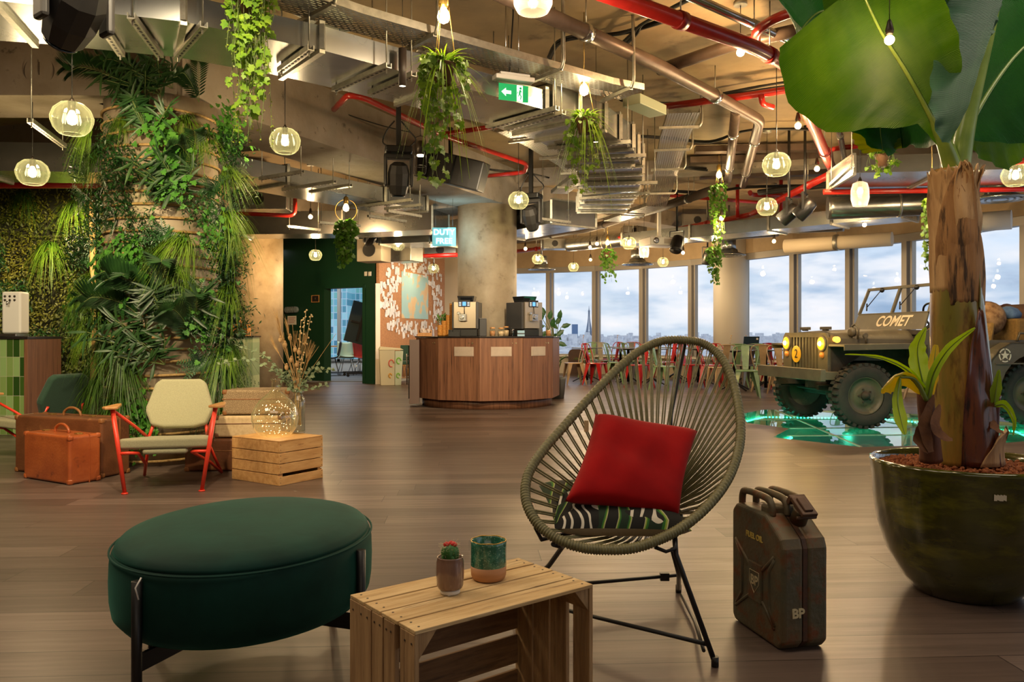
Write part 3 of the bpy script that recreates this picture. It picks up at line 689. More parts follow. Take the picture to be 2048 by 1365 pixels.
top = MB(); top.v = mb.v; top.f = mb.f[:half]; top.sm = mb.sm[:half]; top.mi = [0]*half
bot = MB(); bot.v = mb.v; bot.f = mb.f[half:]; bot.sm = mb.sm[half:]; bot.mi = [0]*half
topf, botf = (top, bot) if ex.cross(ey).z > 0 else (bot, top)
topf.build('patterned_top', mpt, seat, world=1)['label'] = 'black, green and white palm pattern'
botf.build('plain_underside', mk('beige_linen', 'b0a287', r=.85, bump=.2, s=60), seat, world=1)['label'] = 'plain beige underside'
# ---- jerrycan
A = G(1489, 1246); Bc = G(1573, 1306); Cc = G(1650, 1303)
ang = math.atan2(Bc.y-A.y, Bc.x-A.x)
jc = thing('jerrycan', 'rusty olive steel jerrycan standing on the floor between cord chair and planter', 'jerrycan', (0, 0, 0))
dirL = V((math.cos(math.radians(-77)), math.sin(math.radians(-77)), 0)); side = V((-dirL.y, dirL.x, 0))   # dirL from far to near, side to the right
W_, Dp = .335, .165
near = V((1.0+0.0, 2.585, 0)); near = (Bc+Cc)/2*1.0; near.z = 0
o0 = near - dirL*W_  # centre of far edge line
jc.location = (near.x-dirL.x*W_/2, near.y-dirL.y*W_/2, 0); jc.rotation_euler = (0, 0, math.atan2(dirL.y, dirL.x))
m_jc = mk('rusty_olive_paint', '565747', '66543a', r=.5, s=7, bump=.35, bs=30, det=8, c3='6f3f22', s3=14, lo3=.52, hi3=.68, rv=.12, m=.2)
hw = W_/2
out_ = [(-hw+.02, 0), (hw-.03, 0), (hw, .03), (hw, .335), (hw-.012, .365), (hw-.11, .428), (-hw+.03, .428), (-hw, .40), (-hw, .02)]
for sgn in (-1, 1):
    mb = MB(); mb.prism(out_, sgn*.006, sgn*Dp/2, 'y')
    mb.build('body_half', m_jc, jc, bevel=.022, seg=4)
mb = MB()
zz = [(x*.985, .004+z*.985) for x, z in out_]
mb.prism(zz, -.008, .008, 'y'); mb.build('weld_seam', mk('seam_dark', '3a2a1e', '57351f', r=.6, s=30), jc)
# pressed X on broad faces
for sgn in (-1,):
    yy = sgn*(Dp/2)
    mb = MB()
    def ridge(pts, r=.007):
        mb.tube([(x, yy-sgn*.002, z) for x, z in pts], r, 8)
    ridge([(-hw+.03, .30), (-.045, .235), (.045, .235), (hw-.05, .30)]); ridge([(-hw+.03, .06), (-.045, .125), (.045, .125), (hw-.05, .06)])
    ridge([(-hw+.035, .29), (-hw+.075, .24), (-hw+.075, .12), (-hw+.035, .07)]); ridge([(hw-.05, .29), (hw-.085, .24), (hw-.085, .12), (hw-.05, .07)])
    mb.build('pressed_ridge', m_jc, jc)
    mb = MB(); mb.bb(-.042, yy-.006, .115, .042, yy+.004, .25); mb.build('emblem_plate', m_jc, jc, bevel=.004)
m_cream2 = mk('faded_cream_paint', 'cfc29a', r=.7)
text('lettering', 'BP', .045, m_cream2, jc, frame(V((0, -Dp/2-.0065, .187)), (1, 0, 0), (0, 0, 1)), ext=.0008, off=.001)
mb = MB(); mb.tube([(-.03, -Dp/2-.0065, .22), (.03, -Dp/2-.0065, .22), (.03, -Dp/2-.0065, .18), (0, -Dp/2-.0065, .145), (-.03, -Dp/2-.0065, .18)], .0012, 5, closed=True); mb.build('shield_outline', m_cream2, jc)
text('lettering', 'FUEL OIL', .027, mk('yellow_stencil', 'd8c060', r=.7), jc, frame(V((-.01, -Dp/2-.001, .335)), (1, 0, 0), (0, 0, 1)), ext=.001, off=.0008)
text('lettering', 'BP', .042, m_cream2, jc, frame(V((hw+.001, -.028, .125)), (0, 1, 0), (0, 0, 1)), ext=.0012, off=.0015)
for y in (-.055, 0, .055):
    mb = MB(); mb.tube(spl([(-hw+.028, y, .395), (-hw+.03, y, .455), (-hw+.06, y, .474), (.02, y, .474), (.055, y, .455), (.06, y, .42)], 5), .0125, 10); mb.build('handle', m_jc, jc)
mb = MB(); mb.bb(.0, -.066, .42, .058, .066, .452); mb.build('handle_bracket', m_jc, jc, bevel=.008)
mb = MB(); R_ = R3(math.radians(32), 'Y'); mb.lathe([(.028, 0), (.027, .045), (.031, .05), (.031, .058)], 24, (.088, .022, .405), R=R_); mb.build('spout', m_jc, jc)
mb = MB(); cpt = V((.088, .022, .405))+R_@V((0, 0, .066)); mb.box(cpt, (.085, .056, .014), R=R_); mb.box(cpt+R_@V((.0, 0, .01)), (.06, .03, .008), R=R_); mb.box(cpt+R_@V((-.045, 0, -.01)), (.018, .06, .03), R=R_)
mb.tube([cpt+R_@V((.03, -.036, -.02)), cpt+R_@V((.03, .036, -.02))], .006, 8); mb.build('cap', mk('brown_cap', '5e4434', '4a3528', r=.45, s=20, m=.3), jc, bevel=.003)
# ---- banana tree in glazed pot
PX, PY = 1.82, 3.2
pot = thing('banana_tree_planter', 'big banana tree growing from a round green glazed pot on the right', 'potted tree', (PX, PY, 0))
m_pot = mk('olive_glaze', '47480f', '26290c', r=.12, s=2.4, st=(1, 1, 3), coat=.8, c3='6b6a16', s3=3, lo3=.5, hi3=.7, det=5)
mb = MB(); mb.olathe([(.001, 0), (.165, 0), (.19, .006), (.235, .06), (.29, .16), (.325, .27), (.34, .38), (.345, .47), (.352, .512), (.352, .524), (.343, .53), (.33, .524), (.318, .50), (.316, .44), (.001, .44)], 64)
mb.build('pot', m_pot, pot)
mb = MB(); M_ = mk('peel_label', 'cfc8b4', r=.6)
a0 = math.atan2(-.345, -.045); mb2 = []
for k in range(5):
    pass
aa = [math.radians(-104.5+k*1.7) for k in range(5)]
for k in range(4): mb.poly([(.3475*math.cos(aa[k]), .3475*math.sin(aa[k]), .432+.004*(k % 2)), (.3475*math.cos(aa[k+1]), .3475*math.sin(aa[k+1]), .432), (.3485*math.cos(aa[k+1]), .3485*math.sin(aa[k+1]), .452), (.3485*math.cos(aa[k]), .3485*math.sin(aa[k]), .456)])
mb.build('paper_scrap', M_, pot)
random.seed(8); mb = MB(); m_ball = mk('clay_balls', '9c5a30', '7d4424', r=.85, s=30, rnd=0, c3='5c3320', s3=15)
for k in range(1500):
    a = random.random()*2*PI; r = .312*math.sqrt(random.random()); s_ = random.uniform(.006, .0105)
    mb.sphere((r*math.cos(a), r*math.sin(a), .492+random.random()*.012+.012*(1-r/.31)), s_, 5, .85)
mb.build('clay_pebbles', m_ball, pot)['kind'] = 'stuff'
mb = MB(); mb.lathe([(.316, .44), (.316, .49), (.001, .497)], 40); mb.build('clay_pebble_bed', m_ball, pot)
# trunk : layered pseudostem
def px3(px, py, D=3.2): return P(px, py, D)
m_tr1 = mk('banana_sheath', 'a87a3a', '6e6a2c', r=.32, s=3, st=(3, 3, .7), coat=.35, c3='4a2418', s3=4, lo3=.53, hi3=.66, det=6, bump=.15)
m_tr2 = mk('banana_dry_sheath', 'c8a67a', 'a07c54', r=.75, s=4, st=(6, 6, .8), bump=.5, bs=9, c3='5a3f2a', s3=5, lo3=.55, hi3=.7, det=8)
m_tr4 = mk('banana_torn_sheath', 'ad8458', '8a6440', r=.75, s=4, st=(7, 7, .7), bump=.6, bs=9, c3='3c2a1c', s3=5, lo3=.52, hi3=.64, det=8)
m_tr3 = mk('banana_dark_sheath', '6b3a1e', '4a2030', r=.3, s=4, st=(5, 5, .8), coat=.4, c3='1f1418', s3=7, lo3=.5, hi3=.62, det=8)
path = spl([px3(1934, 925), px3(1928, 840), px3(1920, 740), px3(1914, 640), px3(1911, 560), px3(1908, 480), px3(1902, 400), px3(1899, 340)], 6)
rad = [.118, .112, .105, .098, .090, .088, .082, .074]
rr = []
for i in range(len(path)): f = i/(len(path)-1)*7; k = min(int(f), 6); rr.append(rad[k]+(rad[k+1]-rad[k])*(f-k))
mb = MB(); mb.tube(path, rr, 28); mb.build('trunk', m_tr1, pot, world=1)
def sheath(mat_, i0, i1, a0, a1, off=.006, name='leaf_sheath', taper=.9, curl=.02, tw_=.25):
    mb = MB(); rows = []
    for i in range(i0, i1+1):
        f = (i-i0)/max(i1-i0, 1); wdt = (a1-a0)*(1-f**2*taper); mid = (a0+a1)/2+tw_*f; row = []
        for k in range(13):
            a = mid + wdt*(k/12-.5); r = rr[i]+off*min(1, f*5+(1 if i0 < 3 else -.15))+curl*f**3+.004*math.sin(9*a+i*.5)*f + (.006 if k in (0, 12) else 0)
            row.append(mb.p(path[i]+V((math.cos(a)*r, math.sin(a)*r, (.03*math.sin(k*1.9+i0)+.015*math.sin(k*3.7))*max(0, f-.55)*1.0 ))))
        rows.append(row)
    for i in range(len(rows)-1):
        for k in range(12): mb.fa((rows[i][k], rows[i][k+1], rows[i+1][k+1], rows[i+1][k]), True)
    o = mb.build(name, mat_, pot, world=1); s_ = o.modifiers.new('s', 'SOLIDIFY'); s_.thickness = .004; return o
nP = len(path)-1
sheath(m_tr3, 0, 19, math.radians(-128), math.radians(-58), .008)
m_trg = mk('banana_silver_green_sheath', '8f9078', '6f7a50', r=.28, s=3, st=(4, 4, .6), coat=.4, c3='8a6a55', s3=5)
sheath(m_trg, 4, 30, math.radians(-80), math.radians(-5), .004, taper=.3, curl=0)
sheath(m_tr2, 22, nP-1, math.radians(-190), math.radians(-95), .004, taper=.35, tw_=.1)
sheath(m_tr4, 20, nP-4, math.radians(-130), math.radians(-25), .009, taper=.85, curl=.012, tw_=-.5)
sheath(m_tr2, 24, nP, math.radians(-70), math.radians(40), .006, taper=.5, tw_=-.2)
sheath(m_tr4, 26, nP, math.radians(-165), math.radians(-70), .014, taper=.9, curl=.03, tw_=.5)
sheath(m_tr2, 30, nP, math.radians(-110), math.radians(-40), .018, taper=.92, curl=.03, tw_=-.4)
sheath(m_tr4, 33, nP, math.radians(-70), math.radians(10), .016, taper=.9, curl=.035, tw_=.3)
sheath(m_tr2, 0, 5, math.radians(-100), math.radians(-20), .012, taper=.9, curl=.02)
# leaves
def leafmat(name, c1, c2, c3, trl=.35, vs=60):
    M = bpy.data.materials.new(name); M.use_nodes = True; nt = M.node_tree; nt.nodes.clear(); L = nt.links.new
    uv = N(nt, 'ShaderNodeUVMap'); wv = N(nt, 'ShaderNodeTexWave', Scale=float(vs)/20, Distortion=.8, Detail=2.0); wv.bands_direction = 'X'
    mp = N(nt, 'ShaderNodeMapping'); mp.inputs['Scale'].default_value = (20, 1.2, 1); L(uv.outputs[0], mp.inputs[0]); L(mp.outputs[0], wv.inputs[0])
    no = N(nt, 'ShaderNodeTexNoise', Scale=2.5, Detail=3.0); L(uv.outputs[0], no.inputs['Vector'])
    r1 = ramp(nt, [(.3, c1), (.7, c2)]); L(no.outputs['Fac'], r1.inputs[0])
    mx = N(nt, 'ShaderNodeMix', _data_type='RGBA'); mr = N(nt, 'ShaderNodeMapRange'); mr.inputs[4].default_value = .75; L(wv.outputs['Fac'], mr.inputs[0]); L(mr.outputs[0], mx.inputs[0]); L(r1.outputs[0], mx.inputs[6]); mx.inputs[7].default_value = lin(c3)
    b = N(nt, 'ShaderNodeBsdfPrincipled', Roughness=.38); L(mx.outputs[2], b.inputs[0]); tr = N(nt, 'ShaderNodeBsdfTranslucent')
    hs = N(nt, 'ShaderNodeHueSaturation', Value=1.6, Saturation=1.1); L(mx.outputs[2], hs.inputs['Color']); L(hs.outputs[0], tr.inputs[0])
    bp = N(nt, 'ShaderNodeBump', Strength=.5, Distance=.01); L(wv.outputs['Fac'], bp.inputs['Height']); L(bp.outputs[0], b.inputs['Normal'])
    ms = N(nt, 'ShaderNodeMixShader'); ms.inputs[0].default_value = trl; L(b.outputs[0], ms.inputs[1]); L(tr.outputs[0], ms.inputs[2]); o = N(nt, 'ShaderNodeOutputMaterial'); L(ms.outputs[0], o.inputs[0])
    return M
m_lf = leafmat('banana_leaf', '35600f', '5c8218', '22460c', .42)
m_lfd = leafmat('banana_leaf_dark', '1f5a24', '2c6a20', '12401c', .25)
m_lfb = leafmat('banana_leaf_bluish', '4a7a62', '5c8a70', '37654f', .12)
m_lfy = leafmat('banana_leaf_young', '9aba20', 'b0c83a', '6e9a1a', .35)
m_lfyy = leafmat('banana_leaf_yellowing', 'd8b820', 'a8b020', '8a5a18', .35)
m_rib = mk('banana_midrib', '8aa24a', '6f8c3a', r=.35, s=6, coat=.3)
def bleaf(mid, wl, wr, left, mat_, droopL=0, droopR=0, fold=.0, name='leaf_blade', rib=.008, nu=28, nv=8, prnt=None, ruffle=.012, tears=0, seed=1):
    """mid: midrib points; wl/wr: half width profiles (lists); left: vector pointing to the left edge (blade plane)."""
    random.seed(seed)
    pts = spl(mid, max(2, nu//(len(mid)-1))); n = len(pts)-1; mb = MB(); G_ = []; UV = []
    def prof(w, t):
        f = t*(len(w)-1); k = min(int(f), len(w)-2); a = w[k]+(w[k+1]-w[k])*(f-k); return a
    for i, q in enumerate(pts):
        t = i/n; tg = (pts[min(i+1, n)]-pts[max(i-1, 0)]).normalized(); lf = V(left if not callable(left) else left(t)); lf = (lf-tg*lf.dot(tg)).normalized(); up = lf.cross(tg)
        if up.z < 0: up = -up
        row = []
        for j in range(-nv, nv+1):
            s_ = j/nv; W = prof(wl if s_ < 0 else wr, t); dr = droopL if s_ < 0 else droopR; a = abs(s_)
            off = lf*(-s_)*W; z = -dr*a*a*W + fold*a*W
            p_ = q+off+V((0, 0, 1))*z*.6+up*z*.4 + up*ruffle*math.sin(i*1.7+j*.3)*a*a*(1 if W > .03 else .2)
            row.append(mb.p(p_)); UV.append((t, s_))
        G_.append(row)
    for i in range(n):
        for j in range(2*nv): mb.fa((G_[i][j], G_[i][j+1], G_[i+1][j+1], G_[i+1][j]), True)
    o = mb.build(name, mat_, prnt or pot, world=1)
    uvl = o.data.uv_layers.new(name='UVMap'); 
    for lp in o.data.loops: uvl.data[lp.index].uv = UV[lp.vertex_index]
    if rib:
        m2 = MB(); m2.tube([q-V((0, 0, rib*.5)) for q in pts], [rib*(1-.75*i/n) for i in range(n+1)], 6); m2.build('midrib', m_rib, o if prnt is None else o)
    return o
def petiole(pts, r0, r1, prnt=None):
    p_ = spl(pts, 6); mb = MB(); mb.tube(p_, [r0+(r1-r0)*i/(len(p_)-1) for i in range(len(p_))], 10); return mb.build('petiole', m_rib, prnt or pot, world=1)
fork = px3(1900, 320)
# A: big front leaf fanning down-left
petiole([px3(1908, 345), px3(1888, 285, 3.15), px3(1855, 215, 3.1)], .04, .017)
bleaf([px3(1893, 300, 3.16), px3(1862, 232, 3.1), px3(1812, 140, 2.98), px3(1762, 60, 2.85), px3(1720, -30, 2.7)], [.01, .12, .2, .22, .2], [.01, .05, .33, .37, .30], (.88, -.2, .28), m_lf, .15, .12, rib=.013, seed=2)
# B: leaf above left, pale green, running up-left in front of the ceiling
bleaf([px3(1888, 250, 3.3), px3(1830, 90, 3.2), px3(1800, -40, 3.1), px3(1790, -160, 3.0)], [.02, .22, .26, .2], [.02, .18, .28, .28], (.95, -.3, .1), m_lf, .1, .25, rib=.012, seed=3)
bleaf([px3(1720, 60, 3.55), px3(1650, 20, 3.5), px3(1600, 60, 3.5), px3(1585, 100, 3.5)], [.05, .2, .18, .02], [.05, .22, .16, .02], (.3, -.2, .9), m_lfd, .1, .1, rib=.008, seed=4)
# C: upright bluish leaf in the centre
petiole([px3(1915, 345), px3(1935, 230, 3.2), px3(1975, 60, 3.2), px3(2000, -60, 3.2)], .045, .022)
bleaf([px3(1893, 285, 3.05), px3(1920, 215, 3.0), px3(1948, 120, 2.98), px3(1985, 10, 2.98), px3(2010, -60, 2.98)], [.01, .03, .03, .03, .03], [.02, .13, .17, .16, .15], (1, 0, .2), m_lfb, 0, .25, rib=.0, seed=5)
bleaf([px3(1880, 140, 3.1), px3(1895, 40, 3.1), px3(1915, -60, 3.1)], [.07, .19, .2], [.02, .16, .2], (1, 0, .1), m_lfb, .1, .1, rib=0, seed=6)
# D: right big leaf
bleaf([px3(1930, 265, 3.25), px3(1985, 170, 3.3), px3(2050, 90, 3.35), px3(2140, 30, 3.4)], [.03, .25, .34, .3], [.03, .35, .45, .4], (-.5, -.1, .8), m_lfd, .1, .1, rib=.012, seed=7)
bleaf([px3(1935, 280, 3.5), px3(1985, 225, 3.7), px3(2050, 175, 3.9), px3(2120, 150, 4.0)], [.03, .2, .25, .2], [.03, .24, .26, .2], (-.3, -.3, .85), m_lf, .1, .35, rib=.01, seed=8)
# E: behind-left drooping torn leaf
bleaf([px3(1890, 255, 3.5), px3(1830, 205, 3.9), px3(1775, 190, 4.2), px3(1760, 240, 4.25), px3(1765, 300, 4.2)], [.03, .2, .26, .2, .04], [.03, .2, .24, .22, .05], (-.5, 0, .8), m_lfd, .4, .4, rib=.01, seed=9)
bleaf([px3(1762, 220, 4.3), px3(1762, 270, 4.3), px3(1766, 302, 4.3)], [.16, .17, .12], [.06, .16, .1], (1, 0, .0), leafmat('banana_leaf_edge', '7a8a28', '94922e', '5c6a1c', .3), 0, 0, rib=.006, seed=10)
# basal shoots
sh = thing('banana_shoot', 'young banana shoot with yellowing leaves beside the trunk, in the same pot', 'plant', tuple(px3(1860, 918, 3.08)))
mb = MB(); pts = spl([px3(1862, 922, 3.08), px3(1858, 860, 3.06), px3(1850, 800, 3.03), px3(1846, 760, 3.02)], 5); mb.tube(pts, [.042-.02*i/(len(pts)-1) for i in range(len(pts))], 12); mb.build('stem', mk('shoot_husk', '6b3f2a', '4a2a1e', r=.6, s=5, st=(6, 6, 1), bump=.4), sh, world=1)
def bl(mid, w_, left, mat_, D=0, **k): return bleaf(mid, w_, w_, left, mat_, prnt=sh, rib=.004, nv=5, nu=20, ruffle=.004, **k)
bl([px3(1852, 790, 3.0), px3(1838, 730, 2.98), px3(1836, 690, 2.97), px3(1852, 655, 2.96)], [.02, .045, .036, .004], (1, .3, 0), m_lfy, seed=11)
bl([px3(1855, 800, 3.0), px3(1868, 745, 2.95), px3(1900, 695, 2.9), px3(1950, 656, 2.85)], [.015, .025, .022, .004], (-.5, -.5, .7), m_lfy, seed=12)
bl([px3(1856, 800, 3.05), px3(1866, 740, 3.05), px3(1872, 690, 3.05)], [.02, .035, .01], (1, .3, 0), m_lfyy, seed=13)
bl([px3(1850, 780, 3.0), px3(1815, 740, 2.95), px3(1760, 715, 2.9), px3(1690, 709, 2.85)], [.012, .012, .010, .003], (0, -.8, .5), m_lfy, seed=14)
bl([px3(1845, 785, 3.0), px3(1815, 752, 2.95), px3(1785, 755, 2.92), px3(1762, 780, 2.9)], [.01, .03, .05, .012], (0, -.7, .6), m_lfyy, droopL=.5, droopR=.8, seed=15)
bl([px3(1800, 755, 2.9), px3(1795, 800, 2.88), px3(1802, 840, 2.87), px3(1810, 870, 2.86)], [.004, .022, .028, .004], (1, .2, 0), m_lfy, seed=16)
petiole([px3(1852, 800, 3.0), px3(1830, 760, 2.95), px3(1800, 755, 2.92)], .009, .004, sh)
m_husk = mk('dry_husk', '7a5232', '57351f', r=.8, s=12, bump=.5)
for k, (pp, w_) in enumerate([([px3(1868, 790, 3.0), px3(1850, 850, 2.98), px3(1862, 905, 2.97)], [.004, .03, .012]), ([px3(1880, 810, 3.0), px3(1870, 850, 2.96), px3(1885, 872, 2.95), px3(1905, 880, 2.95)], [.006, .022, .018, .006]), ([px3(1840, 850, 3.0), px3(1838, 880, 2.98), px3(1858, 905, 2.97)], [.006, .025, .01])]):
    bleaf(pp, w_, w_, (1, .2, 0), m_husk, prnt=sh, rib=0, nv=4, nu=12, name='dry_husk', ruffle=.015, seed=20+k)
sh = thing('banana_shoot', 'slim banana shoot with curled brown tips to the right of the trunk', 'plant', tuple(px3(1985, 900, 3.2)))
mb = MB(); mb.tube(spl([px3(1985, 915, 3.2), px3(1986, 840, 3.18), px3(1990, 790, 3.15)], 5), .022, 10); mb.build('stem', m_tr3, sh, world=1)
bl([px3(1988, 815, 3.1), px3(1992, 780, 3.08), px3(1998, 740, 3.06)], [.01, .028, .004], (1, .2, 0), m_lfy, seed=17)
bl([px3(1988, 812, 3.1), px3(2010, 810, 3.05), px3(2028, 840, 3.0), px3(2026, 872, 3.0)], [.006, .018, .016, .004], (0, -.7, .7), m_lfy, seed=18)
bleaf([px3(1985, 830, 3.1), px3(1990, 855, 3.08), px3(2008, 868, 3.05)], [.01, .02, .006], [.01, .02, .006], (1, .2, 0), m_husk, prnt=sh, rib=0, nv=4, nu=12, name='dry_husk', ruffle=.012, seed=24)
# ---- mint lounge armchairs
m_mint = mk('mint_wool', 'a19e7e', '949174', r=.9, s=180, bump=.25, bs=250, sheen=.2)
m_dkgr = mk('forest_wool', '2c4a3c', '24402f', r=.9, s=180, bump=.25, bs=250, sheen=.2)
m_arm = mk('oak_arm', 'c8935a', 'b57f48', r=.4, s=5, st=(12, 2, 2), coat=.2)
def pad(mb, cx, pts_f, th, depth_dir):
    pass
def armchair(label, loc, rz, backmat, seatmat, grp=None):
    t = thing('lounge_armchair', label, 'armchair', loc, rz, grp)
    # local: front = -y, x right
    # back: hexagonal pad
    Rb = R3(math.radians(-17), 'X'); o_ = V((0, .50, .385))
    shape = [(-.185, 0), (-.225, .10), (-.225, .13), (-.17, .31), (-.13, .335), (.13, .335), (.17, .31), (.225, .13), (.225, .10), (.185, 0), (.10, -.02), (-.10, -.02)]
    mb = MB()
    for yy in (0, 1): pass
    A_ = [mb.p(o_+Rb@V((x, -.03-(.02 if abs(x) < .2 else 0)*0, z))) for x, z in shape]; B_ = [mb.p(o_+Rb@V((x, .035, z))) for x, z in shape]
    n = len(shape); mb.fa(A_); mb.fa(B_[::-1])
    for k in range(n): mb.fa((A_[k], B_[k], B_[(k+1) % n], A_[(k+1) % n]))
    mb.build('backrest', backmat, t, bevel=.022, seg=4)
    mb = MB(); zf, zr = .345, .30
    sh_ = [(-.28, .0), (-.285, .06), (-.20, .52), (.20, .52), (.285, .06), (.28, .0)]
    A_ = [mb.p((x, y+.02, zf+(zr-zf)*y/.5-(.075 if abs(x) < .2 else .06))) for x, y in sh_]; B_ = [mb.p((x, y+.02, zf+(zr-zf)*y/.5+.01)) for x, y in sh_]
    n = len(sh_); mb.fa(A_[::-1]); mb.fa(B_)
    for k in range(n): mb.fa((A_[k], A_[(k+1) % n], B_[(k+1) % n], B_[k]))
    mb.bb(-.14, .03, zf-.10, .14, .25, zf-.06)
    mb.build('seat', seatmat, t, bevel=.022, seg=4)
    for s in (-1, 1):
        x = lambda v: s*v
        mb = MB(); mb.tube([(x(.235), 0, .008), (x(.315), .03, .545)], [.013, .0155], 10); mb.lathe([(.021, 0), (.021, .008), (.014, .01)], 14, (x(.235), 0, 0)); mb.build('leg', m_redc, t)
        mb = MB(); mb.tube([(x(.315), .05, .535), (x(.24), .30, .40), (x(.19), .46, .30)], .011, 8); mb.tube([(x(.16), .56, .45), (x(.2), .47, .29)], .011, 8); mb.build('arm_strut', m_redc, t)
        mb = MB(); mb.tube([(x(.272), .012, .262), (x(.20), .02, .262), (x(.165), .05, .255), (x(.215), .47, .12), (x(.265), .66, .012)], .0105, 8); mb.tube([(x(.19), .46, .29), (x(.265), .66, .012)], .0105, 8); mb.build('rear_leg', m_redc, t)
        mb = MB(); pr = [(x(.275), .0), (x(.345), -.03), (x(.375), .02), (x(.35), .26), (x(.32), .27), (x(.29), .10)]
        if s < 0: pr = pr[::-1]
        mb.prism(pr, .548, .566); mb.build('armrest', m_arm, t, bevel=.005)
    return t
armchair('mint lounge armchair with red frame facing the room in front of the planted column', (-2.27, 5.19, 0), math.radians(12), m_mint, m_mint)
armchair('lounge armchair with dark green back turned sideways at the left edge', (-4.2, 6.78, 0), math.radians(-112), m_dkgr, m_mint)
# ---- leather suitcases
m_lea = mk('tan_leather', 'a4562a', '8c4320', r=.34, s=6, bump=.2, bs=60, coat=.35, c3='6a2f18', s3=9)
m_lea2 = mk('brown_trunk_leather', '6e4226', '573219', r=.5, s=5, bump=.25, bs=50, c3='8a5a34', s3=8, coat=.15)
m_trim = mk('trunk_trim', '8a5a30', '744a26', r=.5, s=12)
m_brass = mk('aged_brass', 'a8864a', r=.4, m=.8)
def suitcase(label, loc, rz, w_, d_, h_, body, trim, hand=True, grp=None, flat=False, name='suitcase'):
    t = thing(name, label, 'suitcase', loc, rz, grp)
    mb = MB(); mb.bb(0, 0, .003, w_, d_, h_); mb.build('body', body, t, bevel=.018, seg=4)
    mb = MB()
    c_ = .012
    for y in ((d_*.62,) if not flat else ()):
        mb.bb(-.003, y, .0, w_+.003, y+.006, h_+.003)
    if flat: mb.bb(-.003, -.003, h_*.62, w_+.003, d_+.003, h_*.62+.007)
    mb.build('edge_band', trim, t, bevel=.002)
    for x in (0, w_):
        for y in (0, d_):
            for z in (.003, h_):
                mb = MB(); cx, cy, cz = (x+(.016 if x == 0 else -.016), y+(.016 if y == 0 else -.016), z+(.016 if z < .1 else -.016)); mb.box((cx, cy, cz), (.04, .04, .04)); mb.build('corner_cap', trim, t, bevel=.014, seg=3)
    if hand:
        mb = MB(); m_ = w_/2
        mb.tube(spl([(m_-.085, d_/2, h_), (m_-.075, d_/2, h_+.03), (m_-.03, d_/2, h_+.055), (m_+.03, d_/2, h_+.055), (m_+.075, d_/2, h_+.03), (m_+.085, d_/2, h_)], 5), .010, 8, flat=1.0); mb.build('handle', trim, t)
        for x in (m_-.2, m_+.2):
            mb = MB(); mb.bb(x-.018, -.004, h_-.075, x+.018, .004, h_-.025) if False else mb.bb(x-.02, d_/2-.02, h_-.001, x+.02, d_/2+.02, h_+.008); mb.build('latch', m_brass, t, bevel=.002)
    return t
def rect_from(px0, py0, px1, py1): a, b = G(px0, py0), G(px1, py1); return a, b, math.atan2(b.y-a.y, b.x-a.x), (b-a).length
a, b, an, ln = rect_from(29, 944, 203, 958)
suitcase('large dark brown leather trunk standing behind the tan suitcase', (a.x, a.y, 0), an, ln, .26, .425, m_lea2, m_trim)
a, b, an, ln = rect_from(47, 957, 138, 972)
suitcase('small glossy tan leather suitcase with rounded corners, in front of the large trunk', (a.x, a.y, 0), an, ln, .23, .335, m_lea, m_lea)
# stack right of the column
m_tweed = mk('tweed', '8a7355', '6b563f', r=.9, s=160, bump=.3, c3='b09a78', s3=200, lo3=.5, hi3=.6)
suitcase('brown leather suitcase at the bottom of the stack behind the rear crate', (-2.46, 5.98, 0), math.radians(3), .66, .4, .245, m_lea2, m_trim, hand=False, flat=True)
suitcase('cream suitcase with brown leather lid edge in the middle of the stack', (-2.25, 6.02, .249), math.radians(5), .5, .36, .165, mk('cream_canvas', 'c4ab86', 'b39a74', r=.8, s=40), m_lea2, hand=False, flat=True)
suitcase('tweed-covered suitcase on top of the stack behind the glass demijohn', (-2.20, 6.05, .418), math.radians(4), .5, .34, .19, m_tweed, m_trim, hand=False, flat=True)
# ---- rear crate
A = G(559, 973.3); Cr = G(645.7, 956)
an = math.atan2(Cr.y-A.y, Cr.x-A.x)
t = thing('fruit_crate', 'light pine crate on the floor carrying the glass demijohn and vase', 'crate', (A.x, A.y, 0), an)
wx, dy, hz = .392, .505, .306
m_cr2 = mk('fresh_pine', 'd2a66c', 'b98a50', r=.7, s=2.4, st=(2, 12, 12), bump=.2, det=7, c3='8c5c2e', s3=4, lo3=.6, hi3=.75)
for nm, fn in (('front_panel', lambda mb, z0, z1: mb.bb(0, 0, z0, wx, .011, z1)), ('back_panel', lambda mb, z0, z1: mb.bb(0, dy-.011, z0, wx, dy, z1)),
               ('side_panel', lambda mb, z0, z1: mb.bb(-.001, .0112, z0, .010, dy-.0112, z1)), ('side_panel', lambda mb, z0, z1: mb.bb(wx-.010, .0112, z0, wx+.001, dy-.0112, z1))):
    mb = MB()
    for k in range(4):
        z0 = .001+k*.0752; z1 = z0+.0700
        if nm == 'front_panel' and k == 0: z1 = .060
        if nm == 'front_panel' and k == 1: z0 += .006
        fn(mb, z0, z1)
    mb.build(nm, m_cr2, t, bevel=.0015)
mb = MB()
for k in range(5): mb.bb(.0, .002+k*.101, hz-.0075, wx, .002+k*.101+.098, hz)
mb.build('top_panel', m_cr2, t, bevel=.0015)
for x in (.012, wx-.037):
    for y in (.013, dy-.038): mb = MB(); mb.bb(x, y, .002, x+.025, y+.025, hz-.009); mb.build('corner_post', m_cr2, t)
mb = MB()
for k in range(4):
    for z in (.02+.0745*k, .055+.0745*k):
        for x in (.01, wx-.01): mb.lathe([(.003, 0), (.003, .001)], 6, (x, 0, z), R=R3(PI/2, 'X'))
mb.build('nail_heads', m_nail, t)
